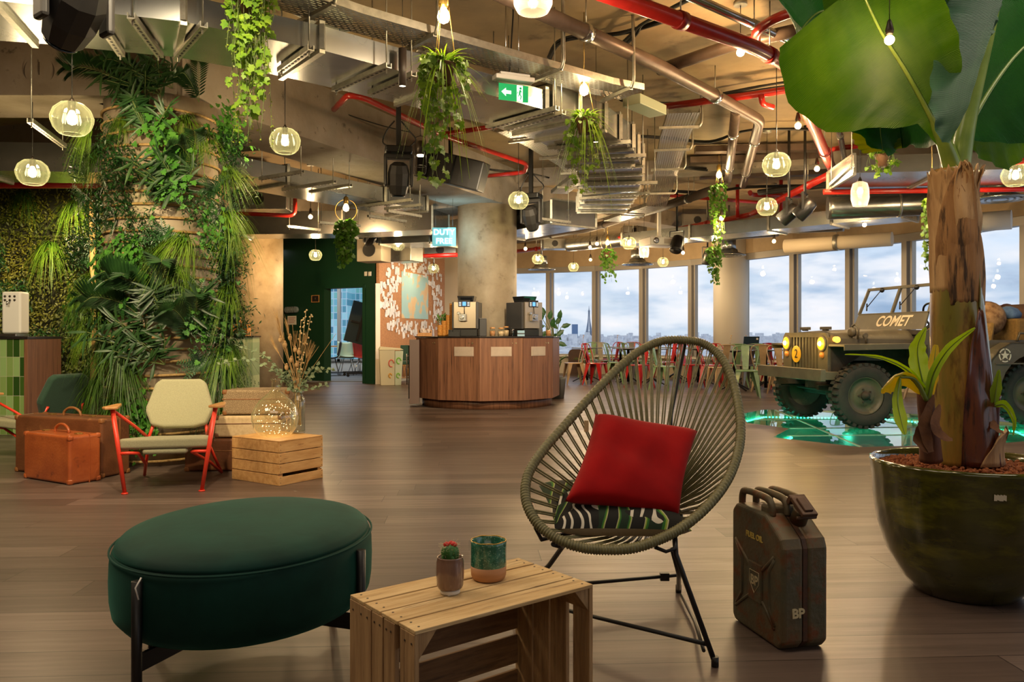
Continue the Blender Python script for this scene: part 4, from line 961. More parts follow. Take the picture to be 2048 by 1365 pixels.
# demijohn and vase
q = P(547, 868, 5.62)
t = thing('glass_demijohn', 'round clear glass demijohn with narrow neck on the light pine crate', 'glass bottle', (q.x, 5.66, hz+.001))
R_ = .165
mb = MB(); mb.olathe([(.001, .002), (.07, 0), (.11, .012), (.15, .06), (.165, .125), (.163, .16), (.145, .21), (.11, .255), (.07, .29), (.04, .315), (.028, .335), (.024, .36), (.024, .395), (.031, .398), (.031, .41), (.024, .412)], 48)
m_dj = glowglass('demijohn_glass', (.93, .93, .84), 'e4e0b8', .06, rough=.03); mb.build('glass_body', m_dj, t)
mb = MB(); random.seed(3)
for k in range(70):
    a = random.random()*6.28; z = random.uniform(.005, .25); r = .14*math.sqrt(max(0, 1-((z-.13)/.14)**2))*random.random()**.4; mb.sphere((r*math.cos(a), r*math.sin(a), z), .0022, 5)
mb.build('fairy_lights', emis('fairy_light', 'ffd9a0', 7), t)
mb = MB(); pts = []
for k in range(80):
    a = k*.7; z = .01+.22*abs(math.sin(k*.37)); r = .13*math.sqrt(max(.02, 1-((z-.13)/.14)**2))*(.4+.55*abs(math.sin(k*1.3))); pts.append((r*math.cos(a), r*math.sin(a), z))
mb.tube(spl([(0, 0, .4), (0, .01, .3)]+pts, 3), .0007, 3); mb.build('copper_wire', mk('copper_wire', 'b8864a', r=.3, m=1), t)
point((q.x, 5.66, hz+.13), 1.2, (1, .75, .45), .1, t)
vx, vy = -1.575, 5.86
t = thing('glass_vase', 'tall clear glass vase of dried stems beside the demijohn', 'vase', (vx, vy, hz+.001))
mb = MB(); mb.olathe([(.001, .006), (.05, 0), (.055, .01), (.055, .22), (.05, .25), (.035, .275), (.034, .29), (.05, .315), (.047, .315), (.031, .289), (.032, .27), (.05, .22), (.05, .015), (.001, .012)], 32); mb.build('glass_body', m_cg, t)
# dried arrangement
random.seed(11)
m_dry = mk('dried_grass', 'cfae78', 'b8925c', r=.85, s=20); m_euc = mk('eucalyptus_leaf', '8a9a74', '76886a', r=.7, s=12, trl=.2); m_pod = mk('dried_pods', 'c9a672', 'a8855a', r=.85, s=30)
b = thing('dried_bouquet', 'dried wheat, pods and eucalyptus arranged in the tall glass vase', 'dried flowers', (vx, vy, hz+.05))
base = V((vx, vy, hz+.06)); neck = V((vx, vy, hz+.285))
def stem(tip, r=.0016, mid=None):
    mb = MB(); pts = spl([base+V((random.uniform(-.03, .03), random.uniform(-.03, .03), 0)), neck+V((random.uniform(-.02, .02), random.uniform(-.02, .02), 0)), mid or (neck.lerp(tip, .5)+V((0, 0, .02))), tip], 5); mb.tube(pts, r, 4); return mb, pts
for px, py, L_ in [(560, 665, .12), (555, 640, .14), (566, 680, .12), (572, 700, .11), (548, 690, .12), (575, 655, .12), (610, 680, .10), (618, 715, .10)]:
    tip = P(px, py, vy+random.uniform(-.1, .1)); mb, pts = stem(tip, .0013); d = (pts[-1]-pts[-4]).normalized()
    for k in range(46):
        q = tip-d*random.random()*L_*.7; dd = (d+V((random.uniform(-.22, .22), random.uniform(-.22, .22), random.uniform(-.1, .15)))).normalized(); mb.tube([q, q+dd*L_*random.uniform(.35, .9)], [.0011, .0003], 3, caps=False)
    mb.build('wheat_plume', m_dry, b, world=1)
for px, py in [(570, 690), (580, 676), (590, 700), (561, 680), (598, 705), (583, 720), (573, 735), (594, 730)]:
    tip = P(px, py, vy+random.uniform(-.08, .08)); mb, pts = stem(tip, .002); d = (pts[-1]-pts[-4]).normalized()
    mb.sphere(tip, .016, 8, 1.35); mb.lathe([(.012, 0), (.004, .012)], 8, tip+V((0, 0, .018))); mb.build('poppy_pod', m_pod, b, world=1)
for px, py, n in [(612, 620, 20), (602, 640, 16), (622, 628, 18)]:
    tip = P(px, py, vy+random.uniform(-.05, .05)); mb, pts = stem(tip, .0015)
    for k in range(n):
        q = pts[-1-int(k*8/n)]+V((random.uniform(-.02, .02), random.uniform(-.02, .02), -random.random()*.03)); mb.sphere(q, .007, 6)
    mb.build('bead_spray', mk('cream_beads', 'e0c898', 'c8ab78', r=.6, s=40), b, world=1)
for px, py, n, mid in [(430, 732, 17, P(510, 722, vy)), (470, 690, 12, P(540, 720, vy)), (668, 740, 12, P(628, 745, vy)), (640, 728, 9, P(615, 750, vy)), (655, 770, 10, P(620, 778, vy)), (520, 705, 8, None), (545, 740, 8, None), (600, 760, 9, P(596, 740, vy)), (560, 780, 9, P(575, 740, vy))]:
    tip = P(px, py, vy+random.uniform(-.06, .06)); mb, pts = stem(tip, .0016, mid); m = len(pts)
    for k in range(n*2):
        f = .42+.58*k/(n*2); q = pts[min(int(f*(m-1)), m-1)]; d = (pts[-1]-pts[m//2]).normalized()
        dd = (d*.4+V((random.uniform(-1, 1), random.uniform(-1, 1), random.uniform(-.7, .8)))).normalized(); mb.leaf(q, dd, (random.uniform(-.5, .5), -.6, .6), .042*(1.15-.4*f), .034*(1.15-.4*f), .1, 2)
    mb.build('eucalyptus_sprig', m_euc, b, world=1)
mb, pts = stem(P(672, 668, vy), .0014); mb.build('long_straw', m_dry, b, world=1)
for px, py in [(622, 680), (630, 690), (585, 650), (600, 660)]:
    mb, pts = stem(P(px, py, vy), .0012); d = (pts[-1]-pts[-5]).normalized()
    for k in range(14):
        dd = (d+V((random.uniform(-.35, .35), random.uniform(-.2, .2), random.uniform(-.1, .3)))).normalized(); mb.tube([pts[-5], pts[-5]+dd*.14], [.0008, .0003], 3, caps=False)
    mb.build('barley_ear', m_dry, b, world=1)
# ================================================================ MIDDLE GROUND
# ---- round coffee counter
cx, cy = C2; NS = 11; SA = 2*PI/NS
ct = thing('coffee_counter', 'polygonal walnut coffee counter wrapped round the concrete column', 'counter', (cx, cy, 0))
va = [math.radians(-94)+k*SA for k in range(NS)]
RV = 1.085
vert = lambda k, r=RV: (r*math.cos(va[k % NS]), r*math.sin(va[k % NS]))
mb = MB(); mb.olathe([(.45, .0), (.965, 0), (.965, .15), (.45, .15)], 66); mb.build('plinth', m_walnut, ct)
mb = MB(); pts = [vert(k, 1.10) for k in range(NS)]; mb.prism(pts, .990, 1.008); 
mb.build('worktop', m_top, ct, bevel=.003)
m_lock = mk('lock_metal', 'c9b48a', r=.3, m=.9)
m_flap = mk('flap_metal', 'c4b3a2', 'b09e8e', r=.4, m=.2, s=3)
for k in range(NS):
    a, b = vert(k), vert(k+1)
    A_, B_ = V((*a, 0)), V((*b, 0)); d = (B_-A_).normalized(); L_ = (B_-A_).length; nrm = V((d.y, -d.x, 0)); 
    mid = (A_+B_)/2
    fr = thing('x', 'x', 'x'); fr.name = 'cabinet_door'; del fr['label']; del fr['category']; fr.parent = ct; fr.location = (mid.x, mid.y, 0); fr.rotation_euler = (0, 0, math.atan2(d.y, d.x))
    bpy.data.objects.remove(fr)
    Mx = Matrix.Translation(mid) @ Matrix.Rotation(math.atan2(d.y, d.x), 4, 'Z')
    mb = MB(Mx); mb.bb(-L_/2+.003, 0, .125, L_/2-.003, .03, .985)
    isf = abs((math.degrees(va[k]+SA/2)+360) % 360-188) < 16
    door = mb.build('side_panel' if isf else 'cabinet_door', m_walnut, ct, bevel=.002)
    if k in (0, 1, 10, 2, 9):
        mb = MB(Mx)
        if k in (0, 1, 10):
            xo = {10: .08, 0: .0, 1: -.0}[k]; wd = .145
            mb.bb(xo-wd, -.006, .735, xo+wd, .001, .865); door_f = mb.build('waste_flap', m_flap, door, bevel=.003)
            mb = MB(Mx); mb.bb(xo-wd+.012, -.009, .747, xo+wd-.012, -.005, .853); mb.build('flap_plate', m_flap, door, bevel=.002)
        mb = MB(Mx); xl = L_/2-.10
        for q, r_ in ((xl, .012), (xl-.05, .007)): mb.lathe([(r_, 0), (r_, .006)], 14, (q, 0, .915), R=R3(PI/2, 'X'))
        mb.build('lock', m_lock, door)
# fridge built in at the left
fa = math.radians(178)
# machine beside: left end fridge
Mx = Matrix.Translation((-1.13, -.12, 0)) @ Matrix.Rotation(math.radians(-98), 4, 'Z')
t = thing('wine_fridge', 'narrow black glass-door fridge set into the left end of the counter', 'fridge', (cx-1.03, cy-.36, 0), math.radians(-84))
mb = MB(); mb.bb(-.24, -.08, .05, .24, .06, .96); mb.build('body', mk('grey_brown_panel', '6d5a52', r=.4), t, bevel=.004)
mb = MB(); mb.bb(-.17, -.095, .12, .2, -.08, .88); mb.build('door', mk('black_glass', '0c0c0e', r=.08, coat=.6), t, bevel=.003)
mb = MB(); mb.tube([(-.14, -.125, .3), (-.14, -.125, .75)], .01, 8); mb.bar((-.14, -.125, .33), (-.14, -.09, .33), .012, .012); mb.bar((-.14, -.125, .72), (-.14, -.09, .72), .012, .012); mb.build('handle', m_steel, t)
ZC = 1.0085
# coffee machines
m_mgr = mk('machine_grey', '4a4a4c', r=.35, m=.4); m_msil = mk('machine_silver', 'b8aa98', r=.28, m=.8, s=30)
def coffee_machine(label, px, D, rz):
    q = P(px, 660, D); t = thing('coffee_machine', label, 'coffee machine', (q.x, q.y, ZC), rz)
    mb = MB(); mb.bb(-.17, -.19, 0, .17, .19, .10); mb.build('base', m_black, t, bevel=.006)
    mb = MB(); mb.bb(-.185, -.16, .10, .185, .20, .475); mb.build('body', m_mgr, t, bevel=.008)
    mb = MB(); mb.bb(-.155, -.195, .11, .155, -.16, .475); mb.build('front_panel', m_msil, t, bevel=.004)
    mb = MB(); mb.hexa([(-.1, -.10, .476), (.1, -.10, .476), (.1, .12, .476), (-.1, .12, .476)], [(-.12, -.12, .56), (.12, -.12, .56), (.12, .14, .56), (-.12, .14, .56)]); mb.build('bean_hopper', mk('smoked_plastic', '1a1c20', r=.15, coat=.5), t, bevel=.004)
    mb = MB(); mb.bb(-.09, -.205, .405, .075, -.194, .50); mb.build('display', m_black, t, bevel=.003)
    mb = MB(); mb.bb(-.03, -.2065, .42, .02, -.2045, .475); mb.build('screen', emis('blue_screen', '6aa8ff', 1.2), t)
    mb = MB()
    for x in (-.078, .038):
        for k in range(3): mb.bb(x, -.2065, .42+.02*k, x+.03, -.2045, .43+.02*k)
    mb.build('button', emis('button_light', 'e8e4d8', 1.0), t)
    mb = MB(); mb.bb(-.075, -.26, .21, .025, -.195, .31); mb.lathe([(.028, 0), (.028, .02)], 16, (-.03, -.26, .26), R=R3(PI/2, 'X')); mb.bb(-.1, -.235, .3, -.06, -.195, .335); mb.build('spout_head', m_steel, t, bevel=.005)
    mb = MB(); mb.tube([(-.005, -.2, .41), (-.005, -.21, .31)], .005, 6); mb.build('tube', m_black, t)
    return t
coffee_machine('left coffee machine with brown sides and silver front on the round counter', 934, 11.15, math.radians(-6))
coffee_machine('right coffee machine turned to the right with black back on the round counter', 1050, 11.25, math.radians(38))
def canister(label, px, D, w_, h_, mat_, name='milk_cooler'):
    q = P(px, 660, D); t = thing(name, label, 'appliance', (q.x, q.y, ZC)); mb = MB(); mb.bb(-w_/2, -w_/2, 0, w_/2, w_/2, h_); mb.build('body', mat_, t, bevel=.008)
    mb = MB(); mb.bb(-w_/2, -w_/2, h_+.0005, w_/2, w_/2, h_+.012); mb.build('lid', m_steel, t, bevel=.003); return t
canister('grey milk cooler between the left coffee machine and the jars', 966, 11.05, .10, .24, m_mgr)
canister('small milk cooler to the right of the right coffee machine', 1079, 11.2, .08, .22, m_mgr)
# jars and cups
def jar(label, px, D, r, h, inner, name='glass_jar', lid=True, grp=None):
    q = P(px, 660, D); t = thing(name, label, 'jar', (q.x, q.y, ZC), 0, grp)
    mb = MB(); mb.lathe([(r*.9, 0), (r, .006), (r, h*.8), (r*.8, h*.9), (r*.8, h)], 18); mb.build('glass', m_cg, t)
    mb = MB(); mb.lathe([(r*.85, .006), (r*.9, h*.7), (.001, h*.72)], 16); mb.build('contents', inner, t)
    if lid: mb = MB(); mb.lathe([(r*.82, h+.0005), (r*.82, h+.02)], 16); mb.build('lid', m_arm, t, bevel=.002)
m_sug = mk('brown_sugar', 'c08a5a', 'a87040', r=.9, s=200); m_bis = mk('biscuits', 'd8c4a0', 'b08a60', r=.9, s=90)
jar('glass jar of brown sugar between the coffee machines, leftmost of the jars', 985, 10.98, .042, .105, m_sug)
jar('glass jar of pale biscuits between the coffee machines', 1002, 10.98, .045, .10, m_bis)
jar('wide glass jar with wooden lid just behind the biscuit jar', 1012, 11.15, .045, .12, m_bis)
jar('dark glass bottle of syrup beside the right coffee machine', 1025, 11.0, .028, .12, m_black, 'syrup_bottle', False)
jar('jar of brown stir sticks at the right end of the counter', 1097, 11.3, .04, .12, m_sug, 'stick_jar', False)
q = P(1042, 660, 10.98); t = thing('pale_blue_box', 'small pale blue box in front of the right coffee machine', 'box', (q.x, q.y, ZC)); mb = MB(); mb.bb(-.05, -.04, 0, .05, .04, .08); mb.build('box', mk('pale_blue_card', '8fb4cc', r=.6), t, bevel=.003)
mb = MB(); mb.bb(-.05, -.0425, .03, .05, -.0405, .045); mb.build('band', m_mgr, t)
q = P(909, 660, 10.98); t = thing('napkin_holder', 'black napkin holder in front of the left coffee machine', 'napkin holder', (q.x, q.y, ZC)); mb = MB(); mb.bb(-.08, -.05, 0, .08, .05, .012); mb.bb(-.08, .04, .012, .08, .05, .09); mb.bb(-.08, -.05, .012, -.07, .05, .09); mb.bb(.07, -.05, .012, .08, .05, .09); mb.build('frame', m_black, t); mb = MB(); mb.bb(-.068, -.045, .0125, .068, .038, .06); mb.build('napkins', m_black, t)
m_cup = mk('kraft_cup', 'c78a3e', 'b67c34', r=.7, s=30)
for k, (px, h, lab) in enumerate([(880, .17, 'shortest stack of kraft cups at the left of the counter'), (888, .23, 'leaning second stack of kraft paper cups on the counter'), (897, .30, 'stack of kraft paper cups beside the fern pot'), (904, .46, 'tallest stack of kraft paper cups against the left coffee machine')]):
    q = P(px, 660, 11.2); mb = MB(); r = .038; prof = []
    n = int(h/.02)
    for i in range(n): prof += [(r*.86, i*.02), (r, i*.02+.017), (r*1.03, i*.02+.0175), (r*1.03, i*.02+.0195)]
    mb.lathe(prof, 16); o = mb.build('paper_cup_stack', m_cup); o.location = (q.x, q.y, ZC); tag(o, lab, 'cups')
q = P(851, 660, 11.35); t = thing('wooden_tray_box', 'low open wooden box of sachets at the left of the counter', 'box', (q.x, q.y, ZC)); mb = MB(); mb.bb(-.1, -.07, 0, .1, .07, .01); mb.bb(-.1, -.07, .01, -.088, .07, .09); mb.bb(.088, -.07, .01, .1, .07, .09); mb.bb(-.088, .058, .01, .088, .07, .09); mb.bb(-.088, -.07, .01, .088, -.058, .05); mb.build('box', m_arm, t)
random.seed(1); mb = MB()
for k in range(30): mb.box((random.uniform(-.07, .07), random.uniform(-.04, .04), .03+random.random()*.06), (.03, .006, .045), random.random()*3)
mb.build('sachets', mk('sachet_paper', 'd8c8c0', r=.8), t)['kind'] = 'stuff'
def leafy(name, label, cat, loc, potr, poth, leaves, potmat, leafmat_, spread, ln, wd, up=.6, seed=0, stemr=.003):
    random.seed(seed); t = thing(name, label, cat, loc)
    mb = MB(); mb.lathe([(potr*.8, 0), (potr, poth*.9), (potr*1.03, poth), (potr*.9, poth), (potr*.88, poth*.85), (.001, poth*.85)], 20); mb.build('pot', potmat, t)
    ms = MB(); mb = MB()
    for k in range(leaves):
        a = random.random()*6.28; e = random.uniform(.25, 1.35); h = spread*random.uniform(.5, 1.0)
        d = V((math.cos(a)*math.cos(e), math.sin(a)*math.cos(e), math.sin(e)*up/.6)).normalized(); s0 = V((0, 0, poth*.9)); s1 = s0+d*h
        ms.tube([s0, (s0+s1)/2+V((0, 0, .02)), s1], stemr, 4); dd = (d+V((random.uniform(-.6, .6), random.uniform(-.6, .6), random.uniform(-.6, .3)))).normalized()
        mb.leaf(s1, dd, (0, 0, 1) if abs(dd.z) < .8 else (0, -1, 0), ln*random.uniform(.7, 1.1), wd, .2, 3)
    ms.build('stems', m_stem, t); mb.build('leaves', leafmat_, t); return t
m_stem = mk('plant_stem', '5a6a34', r=.7)
m_fol = mk('fresh_leaf', '3f7a2a', '5a9432', r=.45, s=6, trl=.25)
m_fold = mk('dark_leaf', '1d4a1c', '2c5f26', r=.4, s=6, trl=.15)
q = P(886, 660, 11.45); leafy('fern_pot', 'small fern in a terracotta pot behind the kraft cups', 'plant', (q.x, q.y, ZC), .05, .15, 60, mk('terracotta', 'a8623a', r=.8), m_fol, .16, .07, .02, 1.0, 3, .0015)
# rubber plant behind counter
t = leafy('rubber_plant', 'tall rubber plant in a grey pot on the floor behind the counter', 'plant', (P(1112, 700, 12.9).x, 12.9, 0), .16, .34, 10, mk('grey_pot', '5a5a58', r=.6), m_fold, .5, .2, .1, .8, 5, .008)
random.seed(9); mb = MB(); ms = MB()
bx = P(1112, 700, 12.9)
for px, py, lx, ly in [(1090, 632, -6, -14), (1098, 640, 4, -16), (1112, 650, 10, -18), (1104, 655, 2, -10), (1090, 652, -12, 2), (1095, 662, -8, 8), (1108, 668, 8, 6), (1122, 655, 12, -4), (1128, 660, -10, 8), (1108, 678, 2, 10), (1114, 686, 14, 4), (1100, 646, 8, 6), (1118, 640, 2, -12), (1086, 640, -4, -10)]:
    q = P(px, py, 12.85+random.uniform(-.1, .1)); ms.tube([V((bx.x, 12.9, .5)), V((bx.x, 12.9, .9)), q], .006, 5); mb.leaf(q, V((lx, random.uniform(-3, 3), -ly)), (random.uniform(-.3, .3), -1, .3), .17, .09, .1, 3)
ms.build('branches', m_stem, t, world=1); mb.build('large_leaves', m_fold, t, world=1)
# DUTY FREE light sign
q = P(888, 474, 11.1)
t = thing('neon_sign', 'pale blue lit DUTY FREE sign hanging beside the column', 'sign', tuple(q))
mb = MB(); mb.bb(-.165, 0, -.13, .165, .02, .13); mb.build('panel', mk('pale_blue_sign', '4fa4c0', r=.4, em=.2), t, bevel=.003)
m_neon = emis('neon_white', 'ffffff', 2.2)
text('lettering', 'DUTY', .108, m_neon, t, frame(V((0, -.006, .062)), (1, 0, 0), (0, 0, 1)), ext=.004, off=.001, spacing=1.05)
text('lettering', 'FREE', .108, m_neon, t, frame(V((0, -.006, -.062)), (1, 0, 0), (0, 0, 1)), ext=.004, off=.001, spacing=1.05)
mb = MB(); mb.tube([(-.12, .01, .13), (-.12, .01, 1.0)], .002, 4); mb.tube([(.12, .01, .13), (.12, .01, 1.0)], .002, 4); mb.build('hanging_wire', m_black, t)
l = bpy.data.lights.new('sign_light', 'AREA'); l.size = .35; l.energy = 2; l.color = (.45, .85, 1); lo = bpy.data.objects.new('sign_light', l); COL.objects.link(lo); lo.location = (q.x, q.y+.1, q.z+.05); lo.rotation_euler = (math.radians(130), 0, 0)
lo2 = lo.copy(); COL.objects.link(lo2); lo2.location = (q.x+.1, q.y-.04, q.z); lo2.rotation_euler = (math.radians(100), 0, math.radians(-60)); 
# ---- left tiled bar
m_tile = brick_mat('zellige', ['2c4a1c', '6f8a4a', '8aa86a', 'c9cba0', '55752e', '7f9a58', '3f5c24'], 'b0b090', .068, .2, 'xz', off=0, r=.15, coat=.5, msz=.002, bump=.4)
t = thing('tiled_bar', 'green zellige tiled bar with walnut end panel at the left edge', 'bar', (-5.0, 8.2, 0))
mb = MB(); mb.bb(-4.2, 0, 0, -.02, .58, .985); mb.build('tiled_front', m_tile, t)
mb = MB(); mb.bb(-.0195, -.01, 0, .02, .6, .985); mb.build('end_panel', m_walnut, t, bevel=.003)
mb = MB(); mb.bb(-4.2, -.02, .9855, .025, .62, 1.012); mb.build('worktop', m_top, t, bevel=.003)
q = P(22, 660, 8.35)
t = thing('water_dispenser', 'white water dispenser with steel buttons on the tiled bar', 'dispenser', (q.x, q.y, 1.013))
mb = MB(); mb.bb(-.10, -.08, 0, .10, .16, .03); mb.build('base', m_steel, t, bevel=.004)
mb = MB(); mb.bb(-.10, 0, .031, .10, .16, .47); mb.build('body', m_white, t, bevel=.02, seg=3)
mb = MB()
for x in (-.06, -.01, .04):
    for z in (.42, .38): mb.lathe([(.012, 0), (.012, .008)], 12, (x, 0, z), R=R3(PI/2, 'X'))
mb.build('button', m_steel, t); mb = MB(); mb.tube([(-.01, 0, .36), (-.01, -.05, .36), (-.01, -.05, .33)], .009, 8); mb.build('tap', m_steel, t)
# mint tiled counter
m_tile2 = brick_mat('mint_tile', ['9fb89a', '8fae94', 'afc6a8', '93b09c'], 'b8c8b0', .05, .3, 'xz', off=1, r=.15, coat=.5, msz=.002, bump=.5)
t = thing('tiled_bar', 'mint fluted tile counter in front of the concrete column behind the plants', 'bar', (-4.62, 14.2, 0))
mb = MB(); mb.bb(-1.6, 0, 0, 0, .38, .985); mb.build('tiled_front', m_tile2, t); mb = MB(); mb.bb(-1.62, -.02, .9855, .02, .4, 1.01); mb.build('worktop', m_top, t)
q = P(484, 660, 14.35); t = thing('wooden_cube_shelf', 'small open pine cube on the mint tiled counter', 'box', (q.x, q.y, 1.011))
mb = MB(); mb.bb(-.13, -.09, 0, .13, .09, .014); mb.bb(-.13, -.09, .19, .13, .09, .204); mb.bb(-.13, -.09, .014, -.116, .09, .19); mb.bb(.116, -.09, .014, .13, .09, .19); mb.bb(-.116, .08, .014, .116, .09, .19); mb.build('frame', m_arm, t)
q = P(482, 650, 14.35); t = thing('sanitiser_bottle', 'squat amber jar standing on the small pine cube', 'jar', (q.x, q.y, 1.216)); mb = MB(); mb.lathe([(.04, 0), (.05, .01), (.05, .07), (.03, .09), (.03, .1)], 16); mb.build('body', m_sug, t); mb = MB(); mb.lathe([(.032, .1005), (.032, .125), (.01, .13), (.01, .15)], 12); mb.build('lid', m_arm, t)
# ---- green wall fittings
def onwall(px, z, off=.085):   # point on green wall front face
    k = (px-1024)/F; a, b = V((*GW0, 0)), V((*GW1, 0)); d = b-a; n_ = V((-d.y, d.x, 0)).normalized(); 
    if n_.y > 0: n_ = -n_
    a = a+n_*off; s_ = (a.x-k*a.y)/(k*d.y-d.x); q = a+d*s_; q.z = z; return q, -d.normalized(), n_
def zat(py, D): return H-(py-YH)/F*D
q, dx, nn_ = onwall(631, 0); q.z = zat(598, q.y)
t = thing('slate_sign', 'small slate sign with pale wooden frame on the green wall beside the doorway', 'sign', tuple(q), math.atan2(dx.y, dx.x)); mb = MB(); mb.bb(-.125, -.012, -.08, .125, 0, -.066); mb.bb(-.125, -.012, .066, .125, 0, .08); mb.bb(-.125, -.012, -.066, -.111, 0, .066); mb.bb(.111, -.012, -.066, .125, 0, .066); mb.build('frame', m_arm, t); mb = MB(); mb.bb(-.11, -.006, -.065, .11, 0, .065); mb.build('slate', m_blackm, t)
text('lettering', 'V', .07, m_zinc, t, frame(V((0, -.007, 0)), (1, 0, 0), (0, 0, 1)), ext=.0005)
q, dx, nn_ = onwall(584, 0); q.z = zat(641, q.y)
t = thing('notice_sheet', 'white notice sheet pinned on the green wall behind the dried stems', 'notice', tuple(q), math.atan2(dx.y, dx.x)); mb = MB(); mb.bb(-.15, -.004, -.1, .15, 0, .1); mb.build('paper', m_white, t); mb = MB()
for k in range(4): mb.bb(-.12, -.0055, .05-.035*k, .12-.04*(k % 2), -.0042, .063-.035*k)
mb.build('printed_lines', mk('pink_print', 'c88a90', r=.8), t)
q, dx, nn_ = onwall(585, 0); q.z = zat(620, q.y)
t = thing('wall_lamp', 'round-ended metal bulkhead lamp above the notice sheet on the green wall', 'lamp', tuple(q), math.atan2(dx.y, dx.x)); mb = MB(); mb.prism([(-.15-.0+.07*math.cos(a)*(1) if math.cos(a) < 0 else .15+.07*math.cos(a), .07*math.sin(a)) for a in [2*PI*k/20 for k in range(20)]], -.06, 0, 'y'); mb.build('body', mk('bulkhead_glass', '8fa0a8', r=.2, m=.4), t, bevel=.01)
mb = MB()
for x in (-.12, -.04, .04, .12): mb.tube([(x, -.062, -.075), (x, -.075, 0), (x, -.062, .075)], .006, 5)
mb.build('cage', m_steel, t)
for px, lab in ((732, 'left of two white thermostat plates above the doorway'), (740, 'right of two white thermostat plates above the doorway')):
    q, dx, nn_ = onwall(px, 0); q.z = zat(548, q.y); t = thing('wall_switch', lab, 'switch', tuple(q), math.atan2(dx.y, dx.x)); mb = MB(); mb.bb(-.04, -.012, -.045, .04, 0, .045); mb.build('plate', m_white, t, bevel=.003)
    mb = MB(); mb.bb(-.015, -.016, -.02, .015, -.012, .02); mb.build('rocker', m_white, t)
# room behind doorway: tv stand, chairs, table
q = P(722, 748, 19.6)
t = thing('mobile_screen', 'large dark screen seen from behind on a wheeled stand beyond the doorway', 'screen', (q.x, q.y, .012), math.radians(20))
mb = MB(); mb.bar((-.35, 0, 1.75), (.30, .0, .62), .001, .001)
R_ = R3(math.radians(14), 'Y'); mb = MB(); mb.box((.0, .03, 1.3), (.62, .05, 1.02), R=R_); mb.build('screen', mk('screen_back', '24383c', r=.4), t, bevel=.01)
mb = MB(); mb.box((.0, -.01, 1.3), (.06, .03, .9), R=R_); mb.box((0, -.012, 1.3), (.5, .03, .05), R=R_); mb.build('bracket', m_black, t)
mb = MB(); mb.bar((.05, -.04, .08), (.05, -.04, 1.5), .06, .05); mb.build('pole', m_black, t)
mb = MB(); mb.bb(-.4, -.32, .07, .45, -.26, .11); mb.bb(-.4, .26, .07, .45, .32, .11); mb.bb(.0, -.3, .07, .1, .3, .12); mb.build('base', m_black, t)
for x in (-.36, .41):
    for y in (-.29, .29): mb = MB(); mb.lathe([(.035, -.015), (.035, .015)], 12, (x, y, .036), R=R3(PI/2, 'X')); mb.build('castor', m_black, t)
def shell_chair(label, px, D, rz, c):
    q = P(px, 748, D); t = thing('shell_chair', label, 'chair', (q.x, q.y, .012), rz); m_ = mk('shell_'+c, c, r=.5)
    mb = MB(); rows = []
    pr = [(-.22, .47), (-.1, .43), (.08, .43), (.18, .48), (.22, .6), (.26, .82)]
    for y, z in spl([(0, y, z) for y, z in pr], 4) and [(v.y, v.z) for v in spl([(0, y, z) for y, z in pr], 4)]:
        w0 = .22-.03*max(0, (z-.55)/.3); rows.append([mb.p((w0*s_, y-.04*s_*s_*(1 if z > .5 else 0), z+.03*s_*s_)) for s_ in [-1, -.6, -.2, .2, .6, 1]])
    for i in range(len(rows)-1):
        for k in range(5): mb.fa((rows[i][k], rows[i][k+1], rows[i+1][k+1], rows[i+1][k]), True)
    o = mb.build('seat_shell', m_, t); s_ = o.modifiers.new('s', 'SOLIDIFY'); s_.thickness = .012
    for x, y in ((-.2, -.2), (.2, -.2), (-.2, .2), (.2, .2)): mb = MB(); mb.tube([(x*.5, y*.5, .42), (x, y, .0)], .009, 6); mb.build('leg', m_steel, t)
shell_chair('pale green shell chair beyond the doorway beside the screen', 694, 20.2, .4, 'a8b89a'); shell_chair('teal shell chair with wire legs beyond the doorway behind the screen', 718, 20.8, -.5, '2a6a72'); shell_chair('red shell chair partly hidden behind the screen beyond the doorway', 729, 20.0, 1.2, 'c03a2a'); shell_chair('dark grey chair at the left of the doorway view', 662, 19.8, -1.4, '3a3c40')
q = P(690, 745, 21.0); t = thing('meeting_table', 'low table with thin legs beyond the doorway', 'table', (q.x, q.y, .012)); mb = MB(); mb.bb(-.7, -.35, .70, .5, .35, .73); mb.build('tabletop', m_arm, t)
for x in (-.65, .45):
    for y in (-.3, .3): mb = MB(); mb.tube([(x, y, 0), (x, y, .7)], .015, 6); mb.build('leg', m_steel, t)
# ---- chipboard wall: map and tags
cwd = V((CW1[0]-CW0[0], CW1[1]-CW0[1], 0)).normalized(); cwn = V((cwd.y, -cwd.x, 0)); cwn = cwn if cwn.y < 0 else -cwn
def oncork(px, py, off=.032):
    k = (px-1024)/F; a = V((*CW0, 0))+cwn*off; s_ = (a.x-k*a.y)/(k*cwd.y-cwd.x); q = a+cwd*s_; q.z = zat(py, q.y); return q
ra = math.atan2(cwd.y, cwd.x)
a, b = oncork(803, 593), oncork(856, 593); c = (a+b)/2; wd = (b-a).length
t = thing('world_map', 'blue world map poster in the middle of the pinned tags on the chipboard wall', 'map', tuple(c), ra)
mm = bpy.data.materials.new('map_print'); mm.use_nodes = True; nt = mm.node_tree; nt.nodes.clear(); L = nt.links.new
tc = N(nt, 'ShaderNodeTexCoord'); no = N(nt, 'ShaderNodeTexNoise', Scale=2.6, Detail=5.0); L(tc.outputs['Object'], no.inputs[0]); rp = ramp(nt, [(.0, '9cc6cc'), (.52, 'a4ccd0'), (.56, 'd8c49a'), (.7, 'dcb888')]); L(no.outputs['Fac'], rp.inputs[0]); b_ = N(nt, 'ShaderNodeBsdfPrincipled', Roughness=.5); L(rp.outputs[0], b_.inputs[0]); o_ = N(nt, 'ShaderNodeOutputMaterial'); L(b_.outputs[0], o_.inputs[0])
